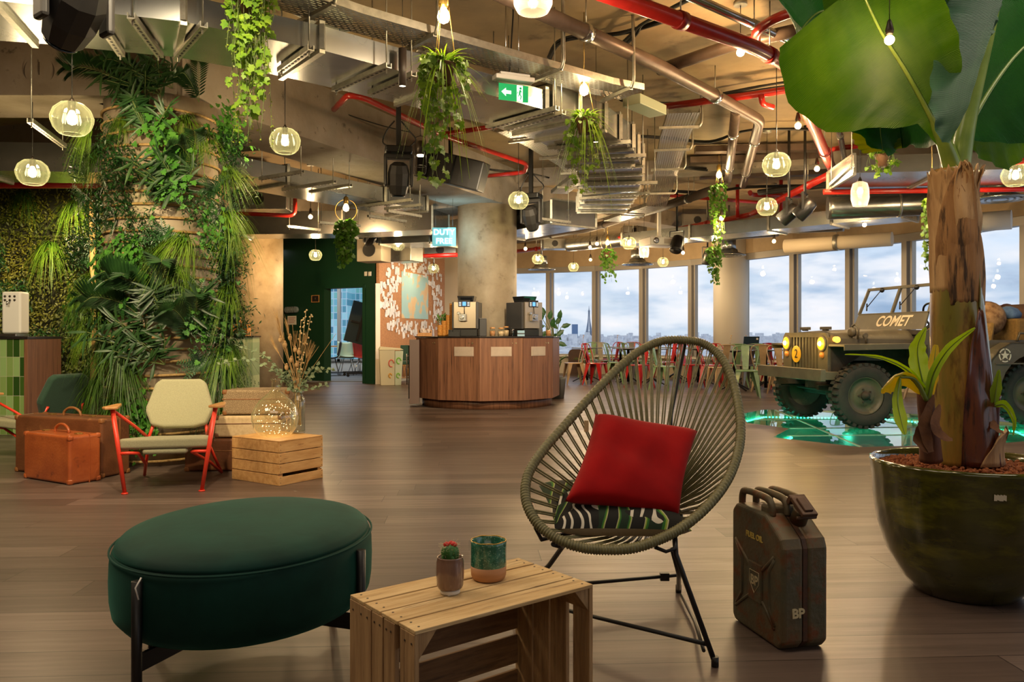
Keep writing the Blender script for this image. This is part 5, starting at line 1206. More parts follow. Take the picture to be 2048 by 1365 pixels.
mb = MB(); mb.bb(-wd/2, -.006, -.52, wd/2, 0, .52); mb.build('poster', mm, t); mb = MB(); mb.bb(-wd/2-.02, -.012, .52, wd/2+.02, 0, .55); mb.build('top_rail', m_arm, t)
random.seed(21); m_tag = mk('white_card', 'e4e2e4', r=.6, rnd=.15)
mb = MB(); mb.bb(-.05, -.002, -.085, .05, 0, .0); tg0 = None; cnt = 0
while cnt < 298:
    ang_ = random.random()*2*PI; rr_ = random.uniform(.58, 1.10)+(random.random()**3)*.12; px = 826+62*rr_*math.cos(ang_)+2; py = 593+82*rr_*math.sin(ang_)
    if 803 < px < 857 and 548 < py < 640 and random.random() < .9: continue
    if not (760 < px < 884 and 515 < py < 672): continue
    q = oncork(px, py, .034+.0035*(cnt % 5))
    if tg0 is None:
        tg0 = mb.build('pinned_tag', m_tag); tag(tg0, 'white paper tag pinned round the blue world map', 'tag', 'paper tags pinned round the map'); o = tg0
    else: o = copy_tree(tg0)
    o.location = q; o.rotation_euler = (0, 0, ra); s_ = random.uniform(.65, 1.3); o.scale = (s_, 1, s_*random.uniform(.8, 1.5)); o.rotation_euler.y = random.uniform(-.3, .3); cnt += 1
# bins
m_bin = mk('bin_cream', 'd9d2b4', r=.4); q = P(782, 764, 16.9)
t = thing('recycling_bin', 'cream two-part recycling bin with fruit pictures by the chipboard wall', 'bin', (-2.5, 16.3, 0), math.radians(12))
mb = MB(); mb.hexa([(-.19, -.14, .0), (.09, -.14, 0), (.09, .14, 0), (-.19, .14, 0)], [(-.22, -.17, .72), (.09, -.17, .72), (.09, .17, .72), (-.22, .17, .72)]); mb.build('body', m_bin, t, bevel=.01)
mb = MB(); mb.hexa([(.095, -.14, .0), (.22, -.14, 0), (.22, .14, 0), (.095, .14, 0)], [(.095, -.17, .70), (.26, -.17, .70), (.26, .17, .70), (.095, .17, .70)]); mb.build('side_bin', mk('bin_white', 'd0dcc4', r=.4), t, bevel=.01)
mb = MB(); mb.hexa([(-.23, -.18, .7205), (.27, -.18, .7205), (.27, .18, .7205), (-.23, .18, .7205)], [(-.2, -.14, .79), (.22, -.16, .75), (.22, .16, .75), (-.2, .14, .79)]); mb.build('lid', m_bin, t, bevel=.01)
for x, z, c, r_, y in ((.02, .45, 'd86a5a', .07, -.165), (.17, .5, '7ac23a', .06, -.165), (.0, .2, 'd8a03a', .04, -.155), (.16, .2, '8ac84a', .045, -.155)):
    mb = MB(); mb.tube([(x+r_*.7*math.cos(a), y, z+r_*math.sin(a)) for a in [k*.3 for k in range(18)]], .012, 5); mb.build('fruit_print', mk('print_'+c, c, r=.6), t)
q = P(815, 760, 17.3); t = thing('rattan_chair', 'rattan armchair with green cushion beside the recycling bin', 'chair', (q.x+.05, 17.5, 0), .3); m_rat = mk('rattan', 'a87a44', r=.6)
mb = MB(); mb.bb(-.28, -.25, .38, .28, .25, .46); mb.build('seat_cushion', m_dkgr, t, bevel=.02); mb = MB(); mb.bb(-.28, .2, .46, .28, .28, .8); mb.build('back_cushion', m_dkgr, t, bevel=.02)
mb = MB()
for s_ in (-1, 1): mb.tube(spl([(s_*.3, .28, 0), (s_*.31, .28, .6), (s_*.31, 0, .66), (s_*.31, -.26, .6), (s_*.3, -.27, 0)], 5), .015, 6); mb.tube([(s_*.3, -.26, .2), (s_*.3, .27, .2)], .01, 5); mb.tube([(s_*.3, -.26, .36), (s_*.3, .27, .36)], .01, 5)
for k in range(8): mb.tube([(-.3+.085*k, -.27, .1), (-.26+.085*k, -.27, .36)], .007, 4); mb.tube([(-.26+.085*k, -.27, .1), (-.3+.085*k, -.27, .36)], .007, 4)
mb.tube([(-.3, -.27, .1), (.3, -.27, .1)], .01, 5); mb.tube([(-.3, -.27, .37), (.3, -.27, .37)], .012, 5); mb.build('frame', m_rat, t)
# ---- cafe tables and metal chairs
def metal_chair(mat_, loc, rz, label):
    t = thing('metal_cafe_chair', label, 'chair', loc, rz, 'metal cafe chairs round the tables')
    mb = MB(); mb.hexa([(-.19, -.18, .425), (.19, -.18, .425), (.15, .17, .425), (-.15, .17, .425)], [(-.185, -.175, .45), (.185, -.175, .45), (.145, .165, .45), (-.145, .165, .45)]); mb.build('seat', mat_, t, bevel=.012)
    mb = MB(); mb.hexa([(-.045, .150, .455), (.045, .150, .455), (.045, .156, .455), (-.045, .156, .455)], [(-.068, .245, .845), (.068, .245, .845), (.068, .251, .845), (-.068, .251, .845)])
    mb.hexa([(-.025, .145, .50), (.025, .145, .50), (.025, .152, .50), (-.025, .152, .50)], [(-.045, .232, .82), (.045, .232, .82), (.045, .24, .82), (-.045, .24, .82)]); mb.build('back_splat', mat_, t)
    mb = MB(); mb.tube(spl([(-.15, .13, .44), (-.19, .17, .6), (-.205, .215, .74), (-.16, .245, .83), (0, .252, .85), (.16, .245, .83), (.205, .215, .74), (.19, .17, .6), (.15, .13, .44)], 4), .0095, 6); mb.build('back_frame', mat_, t)
    for sx_, sy, yt in ((-1, -1, -.165), (1, -1, -.165), (-1, 1, .16), (1, 1, .16)):
        xt = .18 if sy < 0 else .145; mb = MB(); f = (sx_*.215, sy*.215, 0)
        a = [(sx_*xt, yt, .43), (sx_*(xt-.10), yt, .43), (sx_*(xt-.10), yt, .40), (sx_*xt, yt, .40)]
        # tapered folded leg: two thin plates meeting at the corner
        mb.hexa([f, (f[0]-sx_*.022, f[1], 0), (f[0]-sx_*.022, f[1]-sy*.004, 0), (f[0], f[1]-sy*.004, 0)], [(sx_*xt, yt, .435), (sx_*(xt-.085), yt, .435), (sx_*(xt-.085), yt-sy*.004, .435), (sx_*xt, yt-sy*.004, .435)])
        mb.hexa([f, (f[0]-sx_*.004, f[1], 0), (f[0]-sx_*.004, f[1]-sy*.022, 0), (f[0], f[1]-sy*.022, 0)], [(sx_*xt, yt, .435), (sx_*(xt-.004), yt, .435), (sx_*(xt-.004), yt-sy*.085, .435), (sx_*xt, yt-sy*.085, .435)])
        mb.build('leg', mat_, t)
    return t
MC = {'red': mk('chair_red', 'b81c20', 'a01518', r=.28, s=8, coat=.4), 'green': mk('chair_green', '7f9f74', '6f9068', r=.35, s=8, coat=.3), 'beige': mk('chair_beige', 'b0946e', '9c8260', r=.4, s=8, coat=.2), 'grey': mk('chair_bare_metal', 'a09a8c', '88847a', r=.35, s=8, m=.6)}
# px, y of feet, colour, heading in degrees (direction the sitter faces, 0 = away from the viewer)
CH = [(1150, 770, 'beige', -80, 'beige metal chair nearest the round counter, leftmost of the cafe chairs'), (1181, 758, 'green', -30, 'green metal chair just right of the leftmost beige chair, behind the first table'),
      (1194, 771, 'red', 60, 'leftmost red metal chair, beside the first table'), (1208, 761, 'grey', 10, 'bare metal chair behind the leftmost red chair'), (1236, 768, 'green', 65, 'green metal chair right of the leftmost red chair'), (1224, 756, 'red', -60, 'small far red chair under the tower view'),
      (1264, 757, 'red', -20, 'far red metal chair against the second window post'), (1282, 777, 'red', -50, 'red metal chair seen left through the top of the cord chair'), (1276, 762, 'grey', 20, 'bare metal chair behind the red one at the cord chair rim'),
      (1268, 764, 'green', 110, 'green metal chair half behind the cord chair rim'),
      (1332, 782, 'green', 50, 'green metal chair seen through the top of the cord chair'), (1316, 770, 'beige', 170, 'beige metal chair behind the green one, seen through the cords'), (1337, 767, 'red', -60, 'red metal chair at the window side of the middle table'),
      (1384, 776, 'red', 30, 'red metal chair in the centre of the cord chair view'), (1373, 760, 'green', 150, 'green metal chair at the back behind the cords'), (1426, 778, 'red', 70, 'red metal chair at the right edge of the cord chair'), (1404, 763, 'grey', 0, 'bare metal chair far behind the cord chair cords'),
      (1448, 786, 'beige', 190, 'beige metal chair just right of the cord chair rim'), (1478, 776, 'green', 175, 'green metal chair behind the beige one by the white column'), (1500, 797, 'green', -12, 'nearest green metal chair in front of the laptop table'), (1497, 778, 'grey', 200, 'bare metal chair behind the nearest green chair'),
      (1526, 773, 'green', 150, 'green metal chair right of the laptop'), (1555, 769, 'red', 10, 'far red metal chair left of the military vehicle'), (1568, 780, 'red', 80, 'red metal chair beside the military vehicle bumper'), (1574, 792, 'beige', 0, 'beige metal chair half hidden by the vehicle headlamp'), (1534, 785, 'beige', 160, 'beige metal chair at the second right-hand table'),
      (1452, 770, 'red', 120, 'red metal chair in front of the white column'), (1300, 760, 'green', 200, 'far green chair by the third window post'), (1700, 772, 'green', 20, 'green metal chair seen under the vehicle, left one'), (1850, 800, 'beige', 60, 'beige metal chair legs seen behind the vehicle')]
proto = {}
for px, fy, c, hd, lab in CH:
    q = G(px, fy); rz = math.radians(hd)
    q.y += .2
    if c not in proto: proto[c] = metal_chair(MC[c], (q.x, q.y, 0), rz, lab)
    else: copy_tree(proto[c], (q.x, q.y, 0), rz, lab)
TB = [(1176, 765, 'round cafe table nearest the counter'), (1244, 758, 'far cafe table under the tower view'), (1260, 768, 'cafe table at the left rim of the cord chair'), (1308, 773, 'cafe table seen through the left cords of the cord chair'), (1355, 762, 'cafe table in the middle of the cords'), (1402, 770, 'cafe table seen through the right cords'), (1476, 783, 'cafe table beside the nearest green chair'), (1540, 781, 'cafe table next to the military vehicle'), (1504, 768, 'far cafe table holding the laptop')]
TPOS = []
m_tt = mk('table_top', '6f7478', r=.15, m=.2, coat=.6); t0 = None
for px, fy, lab in TB:
    q = G(px, fy); q.y += .25
    if t0 is None:
        t0 = thing('cafe_table', lab, 'table', (q.x, q.y, 0), .3, 'cafe tables by the windows')
        mb = MB(); mb.lathe([(.34, .73), (.345, .742), (.34, .752)], 32); mb.build('tabletop', m_tt, t0)
        mb = MB(); mb.lathe([(.03, .03), (.03, .70), (.12, .715), (.12, .7295)], 12); mb.build('pedestal', m_black, t0)
        for k in range(4):
            a = k*PI/2; mb = MB(); mb.bar((0, 0, .16), (.33*math.cos(a), .33*math.sin(a), .012), .03, .02); mb.build('foot', m_black, t0)
    else: copy_tree(t0, (q.x, q.y, 0), random.random(), lab)
    tz = q; TPOS.append(q)
t = thing('laptop', 'open dark laptop on a far cafe table by the windows', 'laptop', (tz.x, tz.y, .753), .1)
mb = MB(); mb.bb(-.17, -.12, 0, .17, .12, .015); mb.build('keyboard_base', m_blackm, t); mb = MB(); mb.hexa([(-.17, -.13, .015), (.17, -.13, .015), (.17, -.12, .015), (-.17, -.12, .015)], [(-.17, -.18, .24), (.17, -.18, .24), (.17, -.17, .24), (-.17, -.17, .24)]); mb.build('screen', mk('laptop_lid', '1f3442', r=.4), t); mb = MB(); mb.bb(.1, -.178, .17, .14, -.172, .21); mb.build('sticker', m_white, t)
q = G(1156, 752, 0); mb = MB(); mb.prism([(-.2, 0), (.2, 0), (.2, .55), (.17, .62), (.1, .66), (-.1, .66), (-.17, .62), (-.2, .55)], -.03, .03, 'y'); mb.prism([(-.17, .05), (.17, .05), (.17, .5), (-.17, .5)], -.034, -.03, 'y'); o = mb.build('arched_board', mk('dark_wood_board', '4a2f20', '3a2418', r=.6, s=6)); o.location = (q.x, 20.6, 0); tag(o, 'dark arched wooden board leaning under the windows', 'board')
for px, fy, lab, sd in ((1170, 760, 'bright green potted plant under the window behind the first table', 4),):
    q = G(px, 750); leafy('potted_plant', lab, 'plant', (q.x, q.y-.3, 0), .12, .3, 22, m_white, mk('lime_leaf', '8ab83a', r=.5, trl=.3), .3, .16, .06, .8, sd, .004)
for k, (px, fy, D) in enumerate([(1186, 765, 16.9), (1482, 783, 14.2), (1516, 768, 15.6), (1236, 757, 18.6)]):
    q = TPOS[[0, 6, 8, 1][k]]+V((-.1, -.1, 0)); lab = ['bottle vase with dried sprig on the first cafe table', 'bottle vase on the table beside the nearest green chair', 'small bottle vase on the laptop table', 'bottle vase on the far table under the tower'][k]
    t = thing('bottle_vase', lab, 'vase', (q.x, q.y, .753)); mb = MB(); mb.lathe([(.03, 0), (.035, .01), (.035, .06), (.012, .09), (.012, .13)], 14); mb.build('bottle', m_cg, t); mb = MB(); mb.tube([(0, 0, .02), (.005, 0, .16), (.02, 0, .26)], .003, 4); mb.sphere((.02, 0, .26), .012, 6); mb.sphere((.01, 0, .22), .01, 6); mb.build('dried_sprig', m_dry, t)
# ---- military vehicle
JA = math.atan2(-.169, -.985)
J = thing('military_vehicle', 'open olive-drab military car with COMET on the windscreen, parked on glass floor', 'car', (3.755, 9.38, 0), JA)
m_od = mk('olive_drab', '5d5642', '50493a', r=.5, s=3, bump=.08, c3='6b6048', s3=8)
m_odl = mk('worn_olive_bumper', '6e6654', '5d5646', r=.55, s=6)
m_tyre = mk('tyre_rubber', '2c2a28', '38342f', r=.8, s=10)
m_under = mk('greasy_underbody', '2e2922', '3f352a', r=.8, s=12)
def jb(name, mats, mb, bevel=0, par=None): return mb.build(name, mats, par or J, bevel=bevel)
# wheels
def wheel(x, y, sgn, steer=0):
    w = bpy.data.objects.new('wheel', None); COL.objects.link(w); w.parent = J; w.location = (x, y, .36); w.rotation_euler = (0, 0, steer)
    RX = R3(-PI/2*sgn, 'X')   # lathe axis along +-y
    mb = MB(); mb.olathe([(.21, -.07), (.25, -.085), (.315, -.082), (.338, -.065), (.344, 0), (.338, .065), (.315, .082), (.25, .085), (.21, .07)], 48, R=RX)
    for k in range(30):
        for s_ in (-1, 1):
            a = 2*PI*(k+(.5 if s_ > 0 else 0))/30; mb.box((.343*math.cos(a), s_*.042, .343*math.sin(a)), (.034, .078, .040), R=Matrix.Rotation(-a, 3, 'Y'))
    mb.build('tyre', m_tyre, w, bevel=.0)
    mb = MB(); mb.lathe([(.212, -.06), (.212, .062), (.20, .066), (.192, .05), (.17, .035), (.13, .028), (.11, .04), (.10, .045), (.06, .046), (.001, .046)], 40, R=RX); mb.build('rim', m_od, w)
    mb = MB(); mb.lathe([(.05, .04), (.048, .075), (.03, .085), (.028, .10), (.001, .102)], 20, R=RX)
    for k in range(5): a = k*2*PI/5; mb.lathe([(.01, .04), (.01, .06)], 6, RX@V((.075*math.cos(a), .075*math.sin(a), .0)), R=RX)
    mb.build('hub', m_under, w)
wheel(0, .62, 1, -.05); wheel(0, -.62, -1, -.05); wheel(-2.03, .62, 1); wheel(-2.03, -.62, -1)
mb = MB(); mb.bb(.50, -.72, .525, .56, .72, .655); mb.bb(.2, .5, .53, .52, .56, .62); mb.bb(.2, -.56, .53, .52, -.5, .62); jb('front_bumper', m_odl, mb, .006)
mb = MB()
for y in (-.33, .33): mb.bb(-2.75, y-.03, .44, .5, y+.03, .54)
mb.tube([(0, -.55, .36), (0, .55, .36)], .045, 8); mb.sphere((0, .15, .36), .14, 12); mb.tube([(-2.03, -.55, .36), (-2.03, .55, .36)], .045, 8); mb.sphere((-2.03, .1, .36), .13, 10); mb.tube([(.14, -.5, .40), (.14, .5, .38)], .02, 6); mb.tube([(-.9, .1, .42), (0, .15, .38)], .03, 6)
for y in (-.42, .42):
    for k in range(4): mb.bar((-.42, y, .40+k*.014+.02), (.42, y, .40+k*.014+.02), .05, .011)
mb.tube([(0, -.5, .36), (.06, -.45, .52)], .02, 6); mb.bb(-.5, -.2, .42, .1, .2, .66); jb('chassis', m_under, mb)
# grille: frame with nine slots
mb = MB(); gx = .31; pr = []
w2 = .49
mb.bb(gx, -w2, .58, gx+.03, w2, .63); mb.hexa([(gx, -w2, 1.0), (gx+.03, -w2, 1.0), (gx+.03, w2, 1.0), (gx, w2, 1.0)], [(gx, -w2+.05, 1.055), (gx+.03, -w2+.05, 1.055), (gx+.03, w2-.05, 1.055), (gx, w2-.05, 1.055)])
sl = [-.27+.0675*k for k in range(9)]
for k in range(8): mb.bb(gx, sl[k]+.022, .63, gx+.03, sl[k+1]-.022, 1.0)
mb.bb(gx, -w2, .63, gx+.03, sl[0]-.022, 1.0); mb.bb(gx, sl[8]+.022, .63, gx+.03, w2, 1.0)
for k in range(9):
    pass
mb.bb(gx-.05, -w2, .6, gx, -w2+.02, 1.03); mb.bb(gx-.05, w2-.02, .6, gx, w2, 1.03); jb('grille', m_od, mb, .003)
mb = MB(); mb.bb(gx-.06, -.42, .62, gx-.04, .42, 1.0); jb('radiator', m_under, mb)
for y in (-.385, .385):
    mb = MB(); RY = R3(PI/2, 'Y'); mb.lathe([(.085, .015), (.092, .04), (.085, .05)], 24, (gx, y, .93), R=RY); hl = jb('headlamp', m_od, mb)
    mb = MB(); mb.lathe([(.082, .045), (.06, .058), (.001, .064)], 24, (gx, y, .93), R=RY); mb.build('lens', mk('amber_lens_%d' % (y > 0), 'f0a020', r=.15, em=1.0), hl)
    mb = MB(); mb.sphere((gx+.055, y, .93), .03, 10); mb.build('glow', emis('lamp_core', 'ffe0a0', 7), hl)
    mb = MB(); mb.lathe([(.035, .01), (.035, .05), (.001, .06)], 16, (gx, y-(.0 if y > 0 else -.0), .80), R=RY); mb.build('marker_lamp', mk('marker_amber_%d' % (y > 0), 'b06a20', r=.3, em=.3), hl)
    point(J.matrix_world @ V((0, 0, 0)) if False else (wm(J) @ V((gx+.2, y, .93))), 2.5, (1, .6, .15), .04)
mb = MB(); mb.tube([(gx-.05, .5, .98), (gx-.05, .56, .98)], .03, 10); mb.sphere((gx-.03, .58, .975), .035, 10); jb('side_lamp', mk('side_lamp_amber', 'f0a83a', r=.3, em=2.0), mb)
mb = MB(); mb.lathe([(.10, 0), (.10, .006)], 32, (gx+.031, -.17, .80), R=R3(PI/2, 'Y')); disc = jb('number_disc', mk('yellow_disc', 'e8b41c', r=.4), mb); disc['label'] = 'yellow disc with a black 2'
text('lettering', '2', .15, m_black, disc, frame(V((gx+.039, -.17, .80)), (0, 1, 0), (0, 0, 1)), ext=.001)
# hood
mb = MB(); rows = []
for x, wv, h0, h1 in ((.305, .45, .99, 1.06), (.1, .455, .985, 1.075), (-.3, .475, .98, 1.085), (-.72, .50, .975, 1.09)):
    rows.append([mb.p((x, y*wv, z)) for y, z in [(-1, .74), (-1, h0), (-.94, h0+.04), (-.8, h1-.012), (-.4, h1), (0, h1+.008), (.4, h1), (.8, h1-.012), (.94, h0+.04), (1, h0), (1, .74)]])
for i in range(3):
    for k in range(10): mb.fa((rows[i][k], rows[i][k+1], rows[i+1][k+1], rows[i+1][k]), k not in (0, 9))
mb.fa(rows[0]); jb('hood', m_od, mb)
for y, x in ((-.22, .2), (.22, .2)): mb = MB(); mb.box((x, y, 1.105), (.05, .17, .035)); mb.bb(x-.02, y-.04, 1.075, x+.02, y+.04, 1.09); jb('hood_block', m_od, mb, .004)
for s_ in (-1, 1): mb = MB(); mb.tube([(-.12, s_*.47, 1.0), (-.12, s_*.50, 1.02), (-.12, s_*.5, .93)], .012, 6); mb.lathe([(.03, 0), (.03, .02)], 12, (-.12, s_*.48, 1.02), R=R3(-PI/2*s_, 'X')); jb('hood_catch', m_od, mb)
mb = MB(); mb.tube([(-.02, .40, 1.07), (-.02, .40, 1.13), (-.02, .46, 1.15), (-.02, .52, 1.10), (-.02, .50, .98)], .012, 6); mb.lathe([(.05, 0), (.055, .04), (.03, .06)], 14, (.0, .46, 1.06), R=R3(PI/2, 'Y')); jb('blackout_lamp', m_od, mb)
# fenders
for s_ in (-1, 1):
    mb = MB(); y0, y1 = (.49, .79) if s_ > 0 else (-.79, -.49)
    pr = [(.33, .90), (.33, .925), (-.55, .935), (-.60, .915), (-.84, .50), (-.86, .47), (-.83, .46), (-.575, .895), (-.54, .91)]
    mb.prism(pr, y0, y1, 'y'); yo = y1 if s_ > 0 else y0
    pr2 = [(.33, .86), (.33, .925), (-.55, .935), (-.60, .915), (-.85, .48), (-.87, .45), (-.82, .45), (-.59, .86), (-.54, .875)]
    mb.prism(pr2, yo-.008, yo+.008, 'y'); jb('front_fender', m_od, mb, .003)
    mb = MB(); yi = .49*s_; mb.prism([(.30, .58), (.30, .92), (-.72, .92), (-.72, .55), (-.45, .75), (-.1, .82)][::1], yi-.006, yi+.006, 'y'); mb.bb(-.75, min(yi, yi+s_*.2), .5, -.7, max(yi, yi+s_*.2), .92); jb('inner_wing', m_under, mb)
# body tub with door cutouts
for s_ in (-1, 1):
    yo = .62*s_; mb = MB(); pr = [(-.72, .50), (-.72, 1.04), (-.80, 1.09), (-.98, 1.08), (-1.03, 1.0), (-1.05, .72), (-1.12, .66), (-1.42, .66), (-1.5, .72), (-1.52, .92), (-1.58, .97), (-2.72, .97), (-2.72, .52), (-2.46, .52), (-2.43, .62), (-2.3, .76), (-2.03, .82), (-1.76, .76), (-1.63, .62), (-1.6, .46), (-.9, .42)]
    mb.prism(pr, yo-.012, yo+.012, 'y'); jb('body_side', m_od, mb, .003)
    mb = MB(); y0, y1 = (.632, .80) if s_ > 0 else (-.80, -.632)
    arc = [(-2.03-.44*math.cos(a), .36+.44*math.sin(a)) for a in [PI*k/10 for k in range(11)]]
    pr = [(-1.38, .48), (-1.40, .62), (-1.46, .76), (-1.56, .87), (-1.70, .94), (-2.5, .95), (-2.72, .95), (-2.72, .48), (-2.49, .48)] + arc[::1][::-1][::-1]
    pr = [(-1.38, .48), (-1.40, .62), (-1.46, .76), (-1.56, .87), (-1.70, .94), (-2.72, .95), (-2.72, .48)] + [(-2.03-.46*math.cos(a), .40+.42*math.sin(a)) for a in [PI*k/12 for k in range(13)]]
    mb.prism(pr, (y1-.02) if s_ > 0 else y0, y1 if s_ > 0 else (y0+.02), 'y')
    mb.prism([(-1.40, .62), (-1.46, .76), (-1.56, .87), (-1.70, .94), (-2.72, .95), (-2.72, .93), (-1.71, .92), (-1.58, .85), (-1.48, .75), (-1.42, .62)], y0, y1, 'y'); jb('rear_fender', m_od, mb, .003)
mb = MB(); mb.bb(-2.72, -.61, .5, -.74, .61, .54); mb.bb(-.80, -.61, .54, -.74, .61, 1.06); mb.bb(-2.74, -.63, .5, -2.70, .63, .95); mb.bb(-.8, -.61, 1.03, -.72, .61, 1.085); jb('floor_tub', m_under, mb, .003)
# white star in circle
st = thing('x', 'x', 'x'); bpy.data.objects.remove(st)
m_star = mk('white_star_paint', 'cfcabc', r=.6); pts = []; scx, scz = -1.62, .80
mb = MB()
pts = [((.058 if k % 2 == 0 else .024)*math.sin(k*PI/5)+scx, (.058 if k % 2 == 0 else .024)*math.cos(k*PI/5)+scz) for k in range(10)]; mb.prism(pts, .8002, .804, 'y')
for k in range(5):
    a0 = k*2*PI/5+.12; a1 = (k+1)*2*PI/5-.12; seg_ = 6
    for j in range(seg_):
        b0 = a0+(a1-a0)*j/seg_; b1 = a0+(a1-a0)*(j+1)/seg_
        mb.prism([(scx+.064*math.sin(b0), scz+.064*math.cos(b0)), (scx+.078*math.sin(b0), scz+.078*math.cos(b0)), (scx+.078*math.sin(b1), scz+.078*math.cos(b1)), (scx+.064*math.sin(b1), scz+.064*math.cos(b1))], .8002, .804, 'y')
jb('star_emblem', m_star, mb)
mb = MB(); mb.bb(-1.85, .80, .70, -1.5, .812, .715); jb('tool_bracket', m_od, mb)
# windscreen
Wd = .67; tilt = -.20
def wsx(z): return -.72+tilt*(z-1.09)/.53
mb = MB()
mb.hexa([(wsx(1.09)-.012, -Wd, 1.09), (wsx(1.09)+.012, -Wd, 1.09), (wsx(1.09)+.012, Wd, 1.09), (wsx(1.09)-.012, Wd, 1.09)], [(wsx(1.28)-.012, -Wd+.02, 1.28), (wsx(1.28)+.012, -Wd+.02, 1.28), (wsx(1.28)+.012, Wd-.02, 1.28), (wsx(1.28)-.012, Wd-.02, 1.28)]); pan = jb('windscreen_panel', m_od, mb, .004)
pan['label'] = 'olive panel lettered COMET'
zx = V((wsx(1.5)-wsx(1.1), 0, .4)).normalized(); 
text('lettering', 'COMET', .185, mk('cream_lettering', 'd8c8a8', r=.6), pan, frame(V((wsx(1.187)+.0145, .08, 1.187)), (0, 1, 0), zx), ext=.001, shear=.25, off=.004, spacing=.98)
def wbar(a, b, r=.02): mb.bar(a, b, r, .028)
mb = MB(); zt = 1.60
for y0, z0, y1, z1 in ((-Wd+.02, 1.28, -Wd+.05, zt), (Wd-.02, 1.28, Wd-.05, zt), (0, 1.28, 0, zt)): mb.bar((wsx(z0), y0, z0), (wsx(z1), y1, z1), .03, .035)
mb.bar((wsx(zt), -Wd+.04, zt), (wsx(zt), Wd-.04, zt), .035, .035); mb.bar((wsx(1.285), -Wd+.02, 1.285), (wsx(1.285), Wd-.02, 1.285), .03, .02); jb('windscreen_frame', m_od, mb, .004)
for y0, y1 in ((-Wd+.05, -.02), (.02, Wd-.05)):
    mb = MB(); mb.hexa([(wsx(1.3)-.002, y0, 1.3), (wsx(1.3)+.002, y0, 1.3), (wsx(1.3)+.002, y1, 1.3), (wsx(1.3)-.002, y1, 1.3)], [(wsx(1.585)-.002, y0, 1.585), (wsx(1.585)+.002, y0, 1.585), (wsx(1.585)+.002, y1, 1.585), (wsx(1.585)-.002, y1, 1.585)]); jb('windscreen_glass', m_pane, mb)
    mb = MB(); mb.tube([(wsx(1.55)+.03, (y0+y1)/2, 1.57), (wsx(1.4)+.03, (y0+y1)/2-.18, 1.38)], .006, 5); mb.tube([(wsx(1.42)+.03, (y0+y1)/2-.2, 1.42), (wsx(1.34)+.03, (y0+y1)/2-.16, 1.33)], .009, 5); mb.sphere((wsx(1.58)+.02, (y0+y1)/2, 1.58), .03, 8); jb('wiper', m_black, mb)
mb = MB(); R_ = R3(math.radians(-60), 'Y'); cw = V((-1.12, .36, 1.22)); mb.tube([cw+R_@V((.2*math.cos(a), .2*math.sin(a), 0)) for a in [2*PI*k/32 for k in range(32)]], .012, 8, closed=True)
for k in range(3): a = k*2.09; mb.tube([cw, cw+R_@V((.2*math.cos(a), .2*math.sin(a), 0))], .008, 6)
mb.tube([cw, (-.8, .34, .95)], .018, 8); jb('steering_wheel', m_black, mb)
m_can = mk('canvas_seat', '8a6a34', '755a2c', r=.85, s=30, bump=.3)
for y in (-.33, .33): mb = MB(); mb.bb(-1.62, y-.23, .72, -1.2, y+.23, .82); jb('seat_cushion', m_can, mb, .03); mb = MB(); mb.hexa([(-1.66, y-.23, .80), (-1.58, y-.23, .80), (-1.58, y+.23, .80), (-1.66, y+.23, .80)], [(-1.74, y-.21, 1.17), (-1.68, y-.21, 1.17), (-1.68, y+.21, 1.17), (-1.74, y+.21, 1.17)]); jb('seat_back', m_can, mb, .03)
mb = MB(); mb.bb(-2.5, -.5, .86, -2.05, .5, 1.22); jb('rear_seat', m_can, mb, .03)
mb = MB(); mb.tube([(-2.72, .6, .95), (-2.45, .62, 1.05), (-1.95, .64, 1.05), (-1.92, .64, .96)], .014, 6); jb('grab_rail', m_od, mb)
mb = MB(); mb.tube(spl([(-1.9, .82, .96), (-2.1, .83, .90), (-2.35, .84, .84), (-2.6, .83, .80)], 4), .03, 8, flat=.4); jb('leather_strap', mk('leather_strap', '7a4a2a', r=.5), mb)
mb = MB(); mb.bb(-2.62, .82, .68, -2.4, .86, .9); jb('canvas_pouch', m_can, mb, .01)
mb = MB(); mb.bb(-1.5, .63, .44, -.95, .8, .49); jb('side_step', mk('worn_step', 'a89078', r=.6), mb, .006)
# bundles inside
q = wm(J) @ V((-1.85, .25, 1.0)); t = thing('fur_bag', 'furry brown bundle lying on the vehicle seats', 'bag', tuple(q)); random.seed(6)
mb = MB(); mb.sphere((0, 0, .22), .21, 20, 1.0); mb.build('bundle', mk('brown_fur', 'a5835c', '6b4c30', r=.95, s=12, bump=.6), t)
q = wm(J) @ V((-2.15, .25, 1.2)); t = thing('blue_cloth', 'crumpled blue cloth on the rear of the vehicle', 'cloth', tuple(q)); mb = MB(); mb.lathe([(.02, 0), (.12, .03), (.13, .08), (.09, .14), (.02, .17)], 20, lobes=7, amp=.15); mb.build('cloth', mk('blue_cloth', '5f7fa8', '44608a', r=.9, s=12), t)
q = wm(J) @ V((-2.62, .0, 1.0)); t = thing('canvas_roll', 'brown canvas roll across the back of the vehicle', 'roll', tuple(q), JA); mb = MB(); mb.tube([(0, -.55, .24), (0, .55, .24)], .17, 20); mb.build('roll', mk('brown_canvas', '5a4030', '4a3426', r=.9, s=20), t)
for y in (-.3, .3): mb = MB(); mb.tube([(.175*math.cos(a), y, .24+.175*math.sin(a)) for a in [2*PI*k/24 for k in range(24)]], .012, 6, closed=True); mb.build('strap', m_lea2, t)
